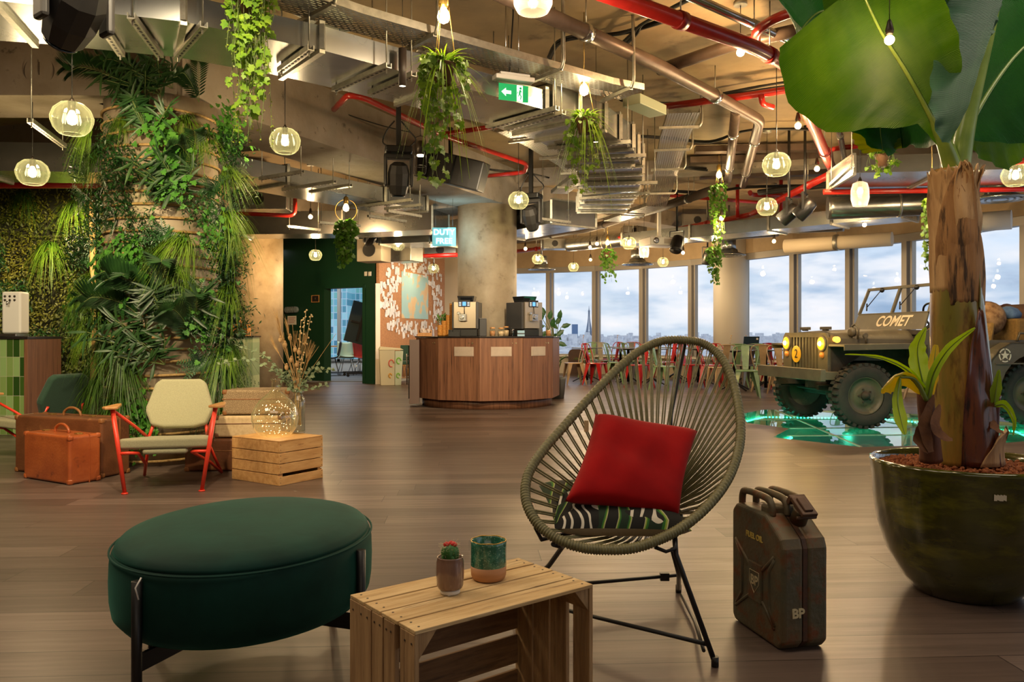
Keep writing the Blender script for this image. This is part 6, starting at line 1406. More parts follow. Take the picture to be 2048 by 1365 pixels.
# ================================================================ CEILING SERVICES
def rduct(path, wd, z0, z1, label, grp=None, flange=1.2, name='rectangular_duct', mat_=None):
    path = [V((p[0], p[1], 0)) for p in path]; n = len(path)
    t = thing(name, label, 'duct', (path[0].x, path[0].y, z0), 0, grp)
    secs = []
    for i, q in enumerate(path):
        d = ((path[min(i+1, n-1)]-q).normalized() if i < n-1 else V((0, 0, 0))) + ((q-path[i-1]).normalized() if i > 0 else V((0, 0, 0)))
        d.normalize(); nr = V((-d.y, d.x, 0)); c = 1
        if 0 < i < n-1: c = 1/max(.5, abs(nr.dot(V((-(path[i+1]-q).normalized().y, (path[i+1]-q).normalized().x, 0)))))
        secs.append((q, nr*c))
    mb = MB(); rings = []
    for q, nr in secs: rings.append([mb.p(q-nr*wd/2+V((0, 0, z0))), mb.p(q+nr*wd/2+V((0, 0, z0))), mb.p(q+nr*wd/2+V((0, 0, z1))), mb.p(q-nr*wd/2+V((0, 0, z1)))])
    for i in range(n-1):
        for k in range(4): mb.fa((rings[i][k], rings[i+1][k], rings[i+1][(k+1) % 4], rings[i][(k+1) % 4]))
    mb.fa(rings[0]); mb.fa(rings[-1][::-1]); mb.build('sheet_body', mat_ or m_galv, t, world=1)
    for i in range(n-1):
        a, b = path[i], path[i+1]; L_ = (b-a).length; k = max(1, round(L_/flange)); d = (b-a).normalized(); nr = V((-d.y, d.x, 0))
        for j in range(k+1):
            if j == k and i < n-2: continue
            q = a.lerp(b, j/k); f_ = nr if 0 < j < k else secs[i if j == 0 else i+1][1]
            for mb in (MB(),):
                w_ = wd/2+.018; e = .02
                A_ = q-f_*w_; B_ = q+f_*w_
                mb.bar(A_+V((0, 0, z0-.012)), B_+V((0, 0, z0-.012)), .035, .024); mb.bar(A_+V((0, 0, z1+.012)), B_+V((0, 0, z1+.012)), .035, .024)
                mb.bar(A_+V((0, 0, z0)), A_+V((0, 0, z1)), .03, .03); mb.bar(B_+V((0, 0, z0)), B_+V((0, 0, z1)), .03, .03)
                mb.build('flange', m_zinc, t, world=1)
    return t
dA = [(-5.6, 4.1), (-3.6, 4.25), (-2.75, 4.42), (-1.95, 4.68), (-1.35, 5.08), (.05, 6.35)]
rduct(dA, .62, 2.76, 2.91, 'wide galvanised duct sweeping from the top left towards the exit sign', 'galvanised rectangular ducts', 1.0)
rduct([(.06, 6.36), (.50, 6.9), (.80, 7.5), (1.0, 8.2), (1.13, 9.0), (1.22, 10.0), (1.26, 11.2)], .66, 2.76, 2.98, 'curved segmented duct elbow above the centre of the hall', 'galvanised rectangular ducts', .42)
rduct([(.9, 11.55), (-.1, 13.0), (-1.2, 14.0), (-2.2, 14.3)], .8, 2.62, 2.95, 'duct running behind the round concrete column', 'galvanised rectangular ducts')
rduct([(-3.5, 8.0), (-2.75, 8.95), (-1.9, 10.2), (-1.45, 10.9)], .72, 2.70, 2.88, 'flat duct hugging the far side of the concrete beam', 'galvanised rectangular ducts')
rduct([(-7.5, 12.3), (-4.3, 12.9), (-2.6, 12.8), (-1.1, 12.3)], .6, 2.62, 2.98, 'horizontal duct above the green wall side of the hall', 'galvanised rectangular ducts')
rduct([(-9, 7.9), (-5.2, 8.0), (-3.9, 8.1)], .6, 2.62, 2.9, 'duct above the tiled bar at the left', 'galvanised rectangular ducts')
rduct([(3.62, 8.78), (4.5, 8.68), (7.2, 8.3)], .95, 2.72, 2.9, 'broad flat duct above the military vehicle reflecting the windows', 'galvanised rectangular ducts', 1.4)
rduct([(4.7, 7.0), (5.0, 6.0), (5.3, 5.0)], .9, 2.72, 2.95, 'flat duct behind the banana leaves at the right', 'galvanised rectangular ducts')
rduct([(2.2, 14.6), (4.2, 12.6), (5.6, 11.2)], .6, 2.66, 2.86, 'duct below the diagonal red pipe near the windows', 'galvanised rectangular ducts')
# hangers : strut and two rods
ORD = ['first', 'second', 'third', 'fourth', 'fifth', 'sixth', 'seventh', 'eighth']
def hangers(lst, z, where):
    for k, (a, b) in enumerate(lst): hanger(pxy(*a, z), pxy(*b, z), z, '%s zinc strut %s' % (ORD[k], where))
def hanger(a, b, z, label):
    a, b = V((*a, z)), V((*b, z)); t = thing('duct_hanger', label, 'bracket', tuple((a+b)/2), 0, 'duct support struts')
    mb = MB(); mb.bar(a, b, .042, .006); nr = (b-a).normalized(); sd = V((-nr.y, nr.x, 0))*.018
    mb.bar(a+sd+V((0, 0, .015)), b+sd+V((0, 0, .015)), .005, .03); mb.bar(a-sd+V((0, 0, .015)), b-sd+V((0, 0, .015)), .005, .03)
    mb.build('strut', m_zinc, t, world=1)
    mb = MB(); L_ = (b-a).length; k = int(L_/.05)
    for j in range(k): q = a+nr*(.03+.05*j)+V((0, 0, -.0045)); mb.bar(q, q+nr*.026, .012, .002)
    mb.build('slots', m_blackm, t, world=1)
    for q in (a+nr*.03, b-nr*.03): mb = MB(); mb.tube([q+V((0, 0, -.03)), V((q.x, q.y, CEIL))], .005, 5); mb.build('threaded_rod', m_zinc, t, world=1)
def pxy(px, py, z): q = G(px, py, z); return (q.x, q.y)
hangers([((197, 44), (243, 113)), ((262, 36), (320, 115)), ((408, 54), (354, 117)), ((622, 100), (560, 145)), ((778, 135), (668, 183)), ((828, 152), (740, 190)), ((1115, 220), (982, 256)), ((1128, 228), (1012, 262))], 2.72, 'from the left under the wide duct at the top')
hangers([((1110, 300), (1262, 287)), ((1118, 318), (1292, 314)), ((1130, 336), (1270, 334)), ((1150, 372), (1315, 368)), ((1160, 400), (1300, 388))], 2.72, 'from the top under the curved duct elbow')
hangers([((520, 360), (606, 346)), ((566, 382), (670, 366)), ((620, 386), (702, 373)), ((732, 414), (824, 402)), ((770, 420), (844, 412))], 2.66, 'from the left under the flat duct behind the beam')
hangers([((575, 455), (640, 462)), ((638, 447), (720, 454)), ((736, 434), (812, 445)), ((775, 424), (842, 435))], 2.58, 'from the left under the horizontal duct above the green wall')
hanger(pxy(1082, 440, 2.58), pxy(1140, 447, 2.58), 2.58, 'zinc strut under the duct just right of the round column')
hanger(pxy(60, 245, 2.55), pxy(128, 295, 2.55), 2.55, 'zinc strut left of the nearest globe lamp at the left'); hanger(pxy(1662, 372, 2.68), pxy(1705, 333, 2.68), 2.68, 'zinc strut under the flat duct above the vehicle')
# perforated cable trays
m_perf = bpy.data.materials.new('perforated_zinc'); m_perf.use_nodes = True; nt = m_perf.node_tree; nt.nodes.clear(); L = nt.links.new
uvn = N(nt, 'ShaderNodeUVMap'); br = N(nt, 'ShaderNodeTexBrick', Scale=1.0); br.inputs['Mortar Size'].default_value = .0085; br.inputs['Brick Width'].default_value = .05; br.inputs['Row Height'].default_value = .026; br.inputs['Mortar Smooth'].default_value = 0
L(uvn.outputs[0], br.inputs['Vector']); b_ = N(nt, 'ShaderNodeBsdfPrincipled', Metallic=.9, Roughness=.35); b_.inputs[0].default_value = lin('b8b8b4'); tr = N(nt, 'ShaderNodeBsdfTransparent'); ms = N(nt, 'ShaderNodeMixShader'); o_ = N(nt, 'ShaderNodeOutputMaterial')
L(br.outputs['Fac'], ms.inputs[0]); L(tr.outputs[0], ms.inputs[1]); L(b_.outputs[0], ms.inputs[2]); L(ms.outputs[0], o_.inputs[0])
def tray(path, wd, z, label):
    path = [V((p[0], p[1], p[2] if len(p) > 2 else z)) for p in path]; n = len(path); t = thing('cable_tray', label, 'cable tray', tuple(path[0]), 0, 'perforated cable trays')
    L_, R_ = [], []
    for i, q in enumerate(path):
        d = ((path[min(i+1, n-1)]-q) + (q-path[max(i-1, 0)])); d.z = 0; d.normalize(); nr = V((-d.y, d.x, 0))*wd/2; L_.append(q+nr); R_.append(q-nr)
    mb = MB(); uv = []; acc = 0
    for i in range(n-1):
        l_ = (path[i+1]-path[i]).length; mb.poly([L_[i], R_[i], R_[i+1], L_[i+1]]); uv += [(acc, 0), (acc, wd), (acc+l_, wd), (acc+l_, 0)]; acc += l_
    o = mb.build('perforated_base', m_perf, t, world=1); ul = o.data.uv_layers.new(name='UVMap')
    for k, u in enumerate(uv): ul.data[k].uv = u
    mb = MB()
    for S in (L_, R_):
        for i in range(n-1): mb.bar(S[i]+V((0, 0, .025)), S[i+1]+V((0, 0, .025)), .004, .05)
    mb.build('side_rails', m_zinc, t, world=1)
    k = 0
    for i in range(n-1):
        m = max(1, int((path[i+1]-path[i]).length/1.0))
        for j in range(m):
            q = path[i].lerp(path[i+1], (j+.5)/m); d = (path[i+1]-path[i]).normalized(); nr = V((-d.y, d.x, 0)).normalized(); a = q-nr*(wd/2+.04)+V((0, 0, -.02)); b = q+nr*(wd/2+.05)+V((0, 0, -.02))
            mb = MB(); mb.bar(a, b, .03, .025); sgn = -1 if (i+j) % 2 else 1
            e = a; mb.tube(spl([e, e+V((0, 0, .06))-nr*.03, e+V((0, 0, .2))-nr*.03, V((e.x, e.y, CEIL-.0))-nr*.02], 4), .013, 6); mb.build('support_arm', m_zinc, t, world=1)
    return t
e = lambda px, py, z: (G(px, py, z).x, G(px, py, z).y, z)
tray([e(440, -50, 2.96), e(560, -4, 2.96), e(700, 42, 2.96), e(960, 114, 2.96), e(1200, 178, 2.96), e(1265, 190, 2.96)], .3, 2.96, 'long perforated cable tray above the wide duct')
tray([(1.62, 7.5, 3.12), (1.72, 8.4, 3.12), (2.0, 10.4, 3.1), (2.1, 11.6, 2.9), (1.6, 12.8, 2.85)], .3, 3.1, 'perforated cable tray to the right of the curved elbow')
tray([e(1015, 262, 3.1), e(1075, 292, 3.1), e(1135, 330, 3.1), e(1160, 356, 3.1), e(1118, 388, 3.1)], .24, 3.1, 'narrow cable tray to the left of the curved elbow')
# junction boxes
for px, py, z, lab in ((640, 42, 3.08, 'pale green junction box above the long ivy planter'), (1290, 222, 3.06, 'pale green junction box at the end of the cable tray')):
    q = G(px, py, z); q2 = G(px+60, py+(34 if px < 1000 else 26), z); t = thing('junction_box', lab, 'junction box', tuple(q), math.atan2(q2.y-q.y, q2.x-q.x)); mb = MB(); mb.bb(-.24, -.09, 0, .24, .09, .09); mb.build('housing', mk('pale_green_box_%d' % px, 'b8c0a0', r=.5), t, bevel=.006)
    mb = MB()
    for k in range(7): mb.tube([(-.2+.065*k, .09, .06), (-.2+.065*k, .13, .07), (-.2+.065*k, .2, .14)], .008, 5)
    mb.build('cables', m_black, t)
# pipes
def pipe(pts, r, mat_, label, name='pipe', cat='pipe', coll=None, n=12, grp=None, curve=True):
    pts = [V(p) for p in pts]; t = thing(name, label, cat, tuple(pts[0]), 0, grp)
    # round the corners
    out_ = [pts[0]]
    for i in range(1, len(pts)-1):
        a, b, c = pts[i-1], pts[i], pts[i+1]; d1 = (a-b); d2 = (c-b); rr_ = min(.14, d1.length*.4, d2.length*.4) if curve else .001
        for k in range(5): s_ = k/4; p0 = b+d1.normalized()*rr_; p2 = b+d2.normalized()*rr_; out_.append(p0*(1-s_)**2+b*2*s_*(1-s_)+p2*s_*s_)
    out_.append(pts[-1]); mb = MB(); mb.tube(out_, r, n); mb.build('tube', mat_, t, world=1)
    if coll:
        for i in range(len(pts)-1):
            L_ = (pts[i+1]-pts[i]).length; d = (pts[i+1]-pts[i]).normalized(); m = max(1, int(L_/1.3))
            for j in range(m):
                q = pts[i].lerp(pts[i+1], (j+.5)/m); mb = MB(); mb.tube([q-d*.035, q+d*.035], r*1.18, 14); mb.build('coupling', coll, t, world=1)
                if abs(d.z) < .5: mb = MB(); mb.tube([q+V((0, 0, r)), V((q.x, q.y, CEIL))], .005, 4); mb.build('hanger_rod', m_zinc, t, world=1)
    return t
E = lambda px, py, z: G(px, py, z)
pipe([E(985, -20, 3.22), E(1318, 132, 3.22), E(1520, 240, 3.22), E(1486, 370, 3.20)], .055, m_pipe, 'brown cast drain pipe crossing the ceiling and bending away at the right', coll=m_steel)
pipe([E(1472, 222, 3.2), E(1456, 362, 3.18)], .05, m_pipe, 'brown drain branch pipe beside the bent drain pipe', coll=m_steel)
pipe([E(1318, 140, 3.3), E(1470, 88, 3.3), E(1640, 50, 3.3)], .05, m_pipe, 'brown branch pipe running to the right from the drain pipe', coll=None)
pipe([E(1190, -20, 3.1), E(1505, 92, 3.1), E(1572, 128, 3.1), E(1666, 342, 2.98)], .052, m_red, 'thick red sprinkler pipe crossing the top and bending away', coll=mk('red_coupling', '8a1a14', r=.4))
pipe([E(1668, 345, 2.98), E(1500, 430, 2.98), E(1340, 462, 2.98), E(1200, 482, 2.98), E(1035, 503, 2.98)], .045, m_red, 'long red pipe running diagonally towards the round column', coll=mk('red_coupling_b', '8a1a14', r=.4))
pipe([E(1375, -10, 3.3), E(1620, 100, 3.3), E(1665, 190, 3.3), E(1692, 335, 3.1)], .032, m_steel, 'bright steel conduit beside the thick red pipe', coll=m_zinc)
pipe([E(1512, 86, 3.22), E(1512, 60, 3.22), E(1560, 32, 3.22), E(1660, 5, 3.22)], .035, m_red, 'short red branch joining the thick red pipe at the top')
pipe([E(1325, 214, 3.3), E(1520, 188, 3.3), E(1625, 172, 3.3), E(1622, 232, 3.3)], .035, m_red, 'red branch pipe crossing behind the brown drain pipe')
pipe([E(1522, 190, 3.28), E(1525, 208, 3.2), E(1545, 214, 3.2)], .028, m_red, 'small red sprinkler drop hanging from the red branch')
pipe([E(668, 219, 3.2), E(696, 190, 3.2), E(728, 196, 3.2), E(884, 270, 3.2), E(1054, 328, 3.2), E(1050, 345, 3.2), E(975, 352, 3.2)], .028, m_red, 'thin red pipe zigzagging above the concrete beam', coll=None)
pipe([E(888, 268, 3.22), E(1010, 250, 3.22)], .026, m_red, 'thin red pipe branch reaching the duct by the exit sign')
pipe([(-8.5, 9.2, 2.75), (-3.6, 9.2, 2.76)], .036, m_red, 'bright red pipe above the foliage wall at the left', coll=None)
pipe([E(478, 373, 2.9), E(610, 380, 2.9)], .035, m_red, 'red pipe above the column by the mint counter', coll=None)
pipe([E(470, 427, 2.75), E(590, 432, 2.75), V((G(590, 432, 2.75).x, G(590, 432, 2.75).y, 3.0))], .03, m_red, 'lower red pipe with upturned end left of the amber lamps')
pipe([E(802, 514, 2.7), E(914, 510, 2.7)], .045, m_red, 'short red pipe above the pinned world map')
pipe([V((3.6, 9.2, 2.68)), V((7.3, 8.9, 2.68))], .03, m_red, 'slim red pipe along the flat duct above the vehicle')
pipe([V((4.55, 7.5, 2.66)), V((7.3, 7.3, 2.66))], .03, m_red, 'slim red pipe right of the banana trunk')
pipe([E(1662, 320, 3.2), E(1660, 298, 3.2), E(1720, 292, 3.2)], .03, m_red, 'red elbow pipe behind the drooping banana leaf')
pipe([E(1500, 385, 3.25), E(1502, 390, 3.25), E(1600, 392, 3.25)], .035, m_red, 'red pipe behind the green pendant lamp')
pipe([E(1325, 390, 3.3), E(1520, 405, 3.3)], .032, m_red, 'red pipe behind the tall hanging planter')
for px, y0, y1 in ((1475, 400, 435), (1562, 392, 408)):
    a = E(px, y0, 3.25); pipe([V((a.x, a.y, CEIL)), V((a.x, a.y, 2.95))], .03, m_red, 'short upright red pipe joining the diagonal red pipe, %s one' % ('left' if px < 1500 else 'right'))
for z, dy, lab in ((3.12, 0, 'upper'), (3.02, .35, 'lower')):
    pipe([E(1035, 478, z)+V((0, dy, 0)), E(1180, 455, z)+V((0, dy, 0)), E(1330, 410, z)+V((0, dy, 0)), E(1455, 368, z)+V((0, dy, 0))], .05, m_dpipe, '%s dark rubber pipe sweeping past the round column' % lab, coll=m_blackm)
# ceiling cables
random.seed(13)
m_cab = mk('black_cable', '17140f', r=.6)
def cable(pts, lab, r=.008, k=3):
    t = thing('cable_bundle', lab, 'cable', tuple(pts[0]), 0, None)
    for j in range(k):
        mb = MB(); o_ = V((random.uniform(-.02, .02), random.uniform(-.02, .02), random.uniform(-.015, .015))); mb.tube(spl([V(p)+o_+V((0, 0, random.uniform(-.02, .01))) for p in pts], 6), r, 5); mb.build('cable', m_cab, t, world=1)
cable([E(600, 184, 3.4), E(668, 216, 3.35), E(760, 248, 3.3), E(820, 262, 3.35)], 'thin black cable looping along the concrete beam', .006, 1)
cable([E(1240, 90, 3.42), E(1270, 60, 3.4), E(1290, 40, 3.42), E(1400, -15, 3.42)], 'black cables crossing the ceiling behind the round pendant', .012, 3)
cable([E(1100, 118, 3.38), E(1130, 78, 3.42), E(1240, 66, 3.44), E(1330, 40, 3.44)], 'black cable bundle beside the brown drain pipe', .012, 3)
cable([E(1250, 205, 3.35), E(1360, 208, 3.4), E(1440, 190, 3.42), E(1560, 170, 3.42), E(1640, 165, 3.42)], 'black cables behind the red branch pipe', .01, 4)
cable([E(1270, 272, 3.35), E(1340, 276, 3.38), E(1420, 282, 3.36), E(1500, 262, 3.4), E(1640, 258, 3.4)], 'sagging black cables between tray and pendant lamp', .012, 4)
cable([E(1370, 335, 3.3), E(1440, 338, 3.35), E(1520, 326, 3.38), E(1650, 318, 3.4), E(1750, 322, 3.4)], 'black cables high above the tall hanging planter', .012, 4)
cable([E(1340, 380, 3.3), E(1420, 384, 3.35), E(1500, 372, 3.38), E(1640, 372, 3.4)], 'black cables above the diagonal red pipe', .014, 4)
cable([E(960, 335, 3.35), E(1000, 342, 3.3), E(1060, 348, 3.3), E(1110, 360, 3.35)], 'black cable leading to the hanging stage lights by the column', .007, 2)
cable([(6.9, 10.0, 3.1), (5.4, 10.2, 3.0), (4.6, 10.4, 3.05), (3.6, 11.6, 3.1)], 'thick black ducting cables behind the banana leaves', .035, 2)
q = E(678, 65, 3.0); t = thing('cable_coil', 'loose blue cable coil hanging below the junction box', 'cable', tuple(q)); mb = MB()
for k in range(3): mb.tube([(.045*math.cos(a)*(1+.1*k), .02*k, -.08+.055*math.sin(a)*(1+.1*k)) for a in [2*PI*j/24 for j in range(24)]], .003, 5, closed=True)
mb.tube([(0, 0, -.02), (.01, 0, .08)], .003, 5); mb.build('coil', mk('blue_cable', '3a6a9a', r=.5), t)
# ceiling battens / dark channels
for px0, py0, px1, py1, lab in ((1390, 300, 1640, 296, 'nearest'), (1380, 322, 1660, 312, 'middle'), (1400, 352, 1650, 345, 'farthest')):
    a, b = E(px0, py0, 3.42), E(px1, py1, 3.42); mb = MB(); mb.bar(a, b, .16, .08); o = mb.build('ceiling_channel', m_pipe); tag(o, '%s of three dark metal channels fixed under the slab behind the globe lamp' % lab, 'channel')
# spiral ducts
def spiral(a, b, r, label, grp=None):
    a, b = V(a), V(b); t = thing('spiral_duct', label, 'duct', tuple(a), 0, 'round spiral ducts')
    L_ = (b-a).length; n = max(4, int(L_/.06)); pts = [a.lerp(b, k/n) for k in range(n+1)]
    mb = MB(); mb.tube(pts, [r*(1.012 if k % 2 else 1) for k in range(n+1)], 28); mb.build('tube', m_galvs, t, world=1)
    for k in range(1, max(2, int(L_/1.1))):
        q = a.lerp(b, k/max(2, int(L_/1.1))); d = (b-a).normalized(); mb = MB(); mb.tube([q-d*.015, q+d*.015], r*1.06, 28); mb.build('joint_ring', m_zinc, t, world=1); mb = MB(); mb.tube([q+V((0, 0, r)), V((q.x, q.y, CEIL))], .005, 4); mb.build('hanger_rod', m_zinc, t, world=1)
spiral((4.3, 9.9, 2.97), (7.7, 9.2, 2.93), .15, 'spiral duct passing behind the banana trunk at the right')
spiral((4.2, 10.6, 2.72), (5.9, 10.2, 2.74), .155, 'spiral duct above the military vehicle windscreen'); spiral((4.15, 13.6, 2.88), (5.5, 13.2, 2.88), .14, 'short spiral duct stub near the windows')
spiral((1.2, 17.0, 2.95), (2.6, 15.8, 2.95), .14, 'spiral duct leading to the middle ceiling diffuser'); spiral((2.9, 15.9, 2.95), (4.8, 14.4, 2.95), .14, 'spiral duct leading to the diffuser by the white column')
spiral((-2.6, 16.4, 3.0), (-.9, 15.8, 3.0), .2, 'spiral duct behind the lit DUTY FREE sign')
def diffuser(px, py, D, r, lab):
    q = P(px, py, D); t = thing('round_diffuser', lab, 'vent', tuple(q), 0, None); mb = MB(); mb.lathe([(r, 0), (r*1.02, .015), (r*.75, .04), (r*.55, .07), (r*.5, .12)], 32); mb.build('cone', m_galv, t)
    mb = MB(); mb.lathe([(r*.42, .1), (r*.42, .30)], 24); mb.tube([(0, 0, .3), (0, .0, CEIL-q.z)], .02, 6); mb.build('neck', m_galvs, t)
    mb = MB(); 
    for k in range(3): mb.olathe([(r*(.25+.22*k), -.004), (r*(.33+.22*k), -.01)], 24)
    mb.build('vanes', m_zinc, t)
diffuser(1275, 530, 16.6, .32, 'round metal ceiling diffuser in front of the middle windows'); diffuser(1458, 512, 15.2, .31, 'round metal ceiling diffuser in front of the white column'); diffuser(1083, 540, 17.6, .30, 'round metal ceiling diffuser just right of the round concrete column'); diffuser(2000, 400, 9.4, .30, 'round metal ceiling diffuser right of the banana trunk')
# roller blind casing in front of right windows
pipe([V((4.9, 14.3, 2.62)), V((6.3, 13.2, 2.62))], .12, m_cream, 'thick cream pipe along the window head behind the vehicle', coll=m_zinc, curve=False, n=20); pipe([V((6.5, 11.9, 2.68)), V((7.15, 11.4, 2.68))], .14, m_white, 'white capped cylinder at the window head right of the trunk', coll=m_zinc, curve=False, n=20)
# ---- wall ventilation units with round holes on left, fan coil
def unit(px, py, D, w_, h_, d_, lab, rz=0, hole=True, m=None):
    q = P(px, py, D); t = thing('ventilation_unit', lab, 'vent', tuple(q), rz); mb = MB(); mb.bb(-w_/2, 0, -h_/2, w_/2, d_, h_/2); mb.build('casing', m or m_galv, t, bevel=.01)
    if hole: mb = MB(); mb.lathe([(h_*.3, -.01), (h_*.3, .01)], 24, (.0, 0, 0), R=R3(PI/2, 'X')); mb.build('outlet', m_black, t); 
    mb = MB()
    for x in (-w_*.4, w_*.4): mb.tube([(x, d_/2, h_/2), (x, d_/2, CEIL-q.z)], .006, 4)
    mb.build('hanger_rods', m_zinc, t)
unit(516, 398, 11.3, .8, .28, .5, 'metal ventilation unit with round outlet above the amber-lit column'); unit(738, 500, 14.6, .5, .42, .4, 'beige ventilation box behind the round-shaded stage light', -.3, True, m_cream); unit(800, 505, 15.0, .5, .34, .4, 'bright metal ventilation box beside the beige one', -.5, False)
unit(880, 500, 17.5, .7, .3, .4, 'ventilation unit above the world map', 0); unit(1110, 487, 17.2, .5, .22, .4, 'small metal ventilation unit with round outlet behind the projector, left one'); unit(1270, 462, 16.8, .5, .22, .4, 'small metal ventilation unit with round outlet left of the projector'); unit(1395, 440, 15.5, .6, .24, .4, 'small metal ventilation unit with round outlet above the tall planter')
# projector
q = P(1318, 485, 13.2); t = thing('projector', 'white ceiling projector on a pole in the middle of the hall', 'projector', tuple(q), .35); mb = MB(); mb.bb(-.27, -.2, -.07, .27, .2, .07); mb.build('body', m_white, t, bevel=.02, seg=3)
mb = MB(); mb.bb(-.02, -.204, -.04, .24, -.2, .04); mb.build('grille', mk('projector_vents', 'b8b0a4', r=.6), t); mb = MB(); mb.lathe([(.045, 0), (.05, .03), (.03, .035)], 20, (-.18, -.2, 0), R=R3(PI/2, 'X')); mb.build('lens', m_steel, t); mb = MB(); mb.bar((0, 0, .07), (0, 0, CEIL-q.z), .05, .05); mb.build('pole', m_white, t)
# ---- exit sign
q = P(1027, 186, 5.75); t = thing('exit_sign', 'green running man exit sign with left arrow hanging under the wide duct', 'exit sign', tuple(q), math.radians(22))
m_eg = mk('exit_green', '0a9a58', r=.4, em=.45); m_ew = mk('exit_white', 'e8fff2', r=.4, em=.9)
mb = MB(); mb.bb(-.115, -.003, -.06, .115, .003, .06); mb.build('panel', m_eg, t)
mb = MB(); mb.bb(-.135, -.006, -.055, -.115, .006, .075); mb.bb(.115, -.006, -.055, .135, .006, .075); mb.bb(-.135, -.004, .06, .135, .004, .08); mb.build('clear_frame', m_cg, t)
mb = MB(); mb.bb(-.15, -.045, .081, .15, .045, .115); mb.bb(-.115, -.04, .1151, .115, .04, .135); mb.build('housing', m_white, t, bevel=.006)
mb = MB(); y0, y1 = -.0045, -.003
mb.prism([(-.095, 0), (-.06, .03), (-.06, .012), (-.02, .012), (-.02, -.012), (-.06, -.012), (-.06, -.03)], y0, y1, 'y'); mb.bb(.025, y0, -.058, .07, y1, .058); mb.build('pictogram', m_ew, t)
mb = MB(); y0, y1 = -.006, -.0046
mb.lathe([(.009, 0), (.009, .0014)], 14, (.053, -.0046, .037), R=R3(PI/2, 'X'))
for a, b, w_ in (((.051, .025), (.045, -.005), .014), ((.05, .02), (.032, .012), .006), ((.032, .012), (.028, -.004), .006), ((.052, .02), (.064, .008), .006), ((.046, -.005), (.058, -.02), .008), ((.058, -.02), (.052, -.045), .008), ((.044, -.006), (.036, -.024), .008), ((.036, -.024), (.020, -.028), .008)):
    mb.bar((a[0], -.0053, a[1]), (b[0], -.0053, b[1]), .0012, w_, up=(0, 1, 0)) if False else mb.hexa([(a[0]-w_/2, y0, a[1]-.001), (a[0]+w_/2, y0, a[1]+.001), (a[0]+w_/2, y1, a[1]+.001), (a[0]-w_/2, y1, a[1]-.001)], [(b[0]-w_/2, y0, b[1]-.001), (b[0]+w_/2, y0, b[1]+.001), (b[0]+w_/2, y1, b[1]+.001), (b[0]-w_/2, y1, b[1]-.001)])
mb.build('running_figure', m_eg, t)
mb = MB()
for x in (-.06, .04): mb.tube([(x, 0, .135), (x, 0, .75)], .004, 5)
mb.build('drop_rods', m_steel, t); mb = MB(); mb.tube(spl([(-.03, 0, .135), (-.01, .01, .4), (.0, .01, .62), (-.05, .0, .66)], 6), .006, 5); mb.build('cable', m_black, t)
# ---- cylinder spotlights
for px, py, D, lab in ((805, 136, 5.15, 'black cylinder spotlight hanging below the cable tray'), (1192, 255, 6.4, 'black cylinder spotlight half hidden in the spiky hanging planter')):
    q = P(px, py, D); t = thing('cylinder_spotlight', lab, 'lamp', tuple(q)); mb = MB(); mb.olathe([(.001, .125), (.026, .125), (.026, -.12), (.022, -.12), (.021, -.11)], 20); mb.build('housing', mk('dark_bronze', '3a302a', r=.45), t); mb = MB(); mb.lathe([(.001, -.109), (.0205, -.11)], 20); mb.lathe([(.0205, -.116), (.0205, -.112)], 20); mb.build('lamp_lens', emis('spot_lens', 'ffeccc', 8), t); mb = MB(); mb.tube([(0, 0, .125), (0, 0, CEIL-q.z)], .002, 4); mb.build('cord', m_black, t)
# ---- moving head stage lights
def moving_head(px, py, D, s_, lab, rz=0, tilt=0, up=True):
    q = P(px, py, D); t = thing('moving_head_light', lab, 'stage light', tuple(q), rz); t.scale = (s_, s_, s_)
    mb = MB(); mb.bb(-.14, -.1, .26, .14, .1, .33); mb.build('base', m_black, t, bevel=.015)
    mb = MB(); zt = (CEIL-q.z)/s_; mb.bar((0, 0, .33), (0, 0, zt), .05, .05); mb.build('pole', m_black, t)
    mb = MB(); mb.bb(-.15, -.05, -.08, -.115, .05, .25); mb.bb(.115, -.05, -.08, .15, .05, .25); mb.bb(-.15, -.05, .2, .15, .05, .255); mb.build('yoke', m_blackm, t, bevel=.015)
    R_ = R3(tilt, 'X'); mb = MB(); prf = [(.04, -.17), (.085, -.16), (.108, -.06), (.112, .06), (.09, .14), (.05, .17)]; mb.lathe(prf, 10, (0, 0, 0), R=R_, smooth=False); mb.build('head', m_blackm, t, bevel=.01)
    mb = MB(); mb.lathe([(.07, -.171), (.07, -.18), (.001, -.185)], 20, R=R_); mb.build('lens', mk('stage_lens', '20303c', r=.05, coat=1), t)
    mb = MB(); mb.tube(spl([(-.1, .0, .33), (-.16, .02, .38), (-.12, .02, .5), (-.04, .0, .6)], 5), .008, 5); mb.tube(spl([(.1, .0, .33), (.18, .02, .42), (.1, .02, .52), (.03, 0, .6)], 5), .008, 5); mb.build('cables', m_black, t)
    return t
moving_head(150, 18, 3.55, 1.05, 'large black moving-head stage light at the top left corner', .9, .9)
moving_head(797, 358, 7.6, .92, 'black moving-head stage light hanging in front of the concrete beam', .2, .3)
moving_head(1062, 436, 10.4, .95, 'black moving-head stage light right of the round concrete column', -.4, .5)
moving_head(741, 478, 13.6, .85, 'black moving-head stage light in front of the beige ventilation box', .5, 1.2)
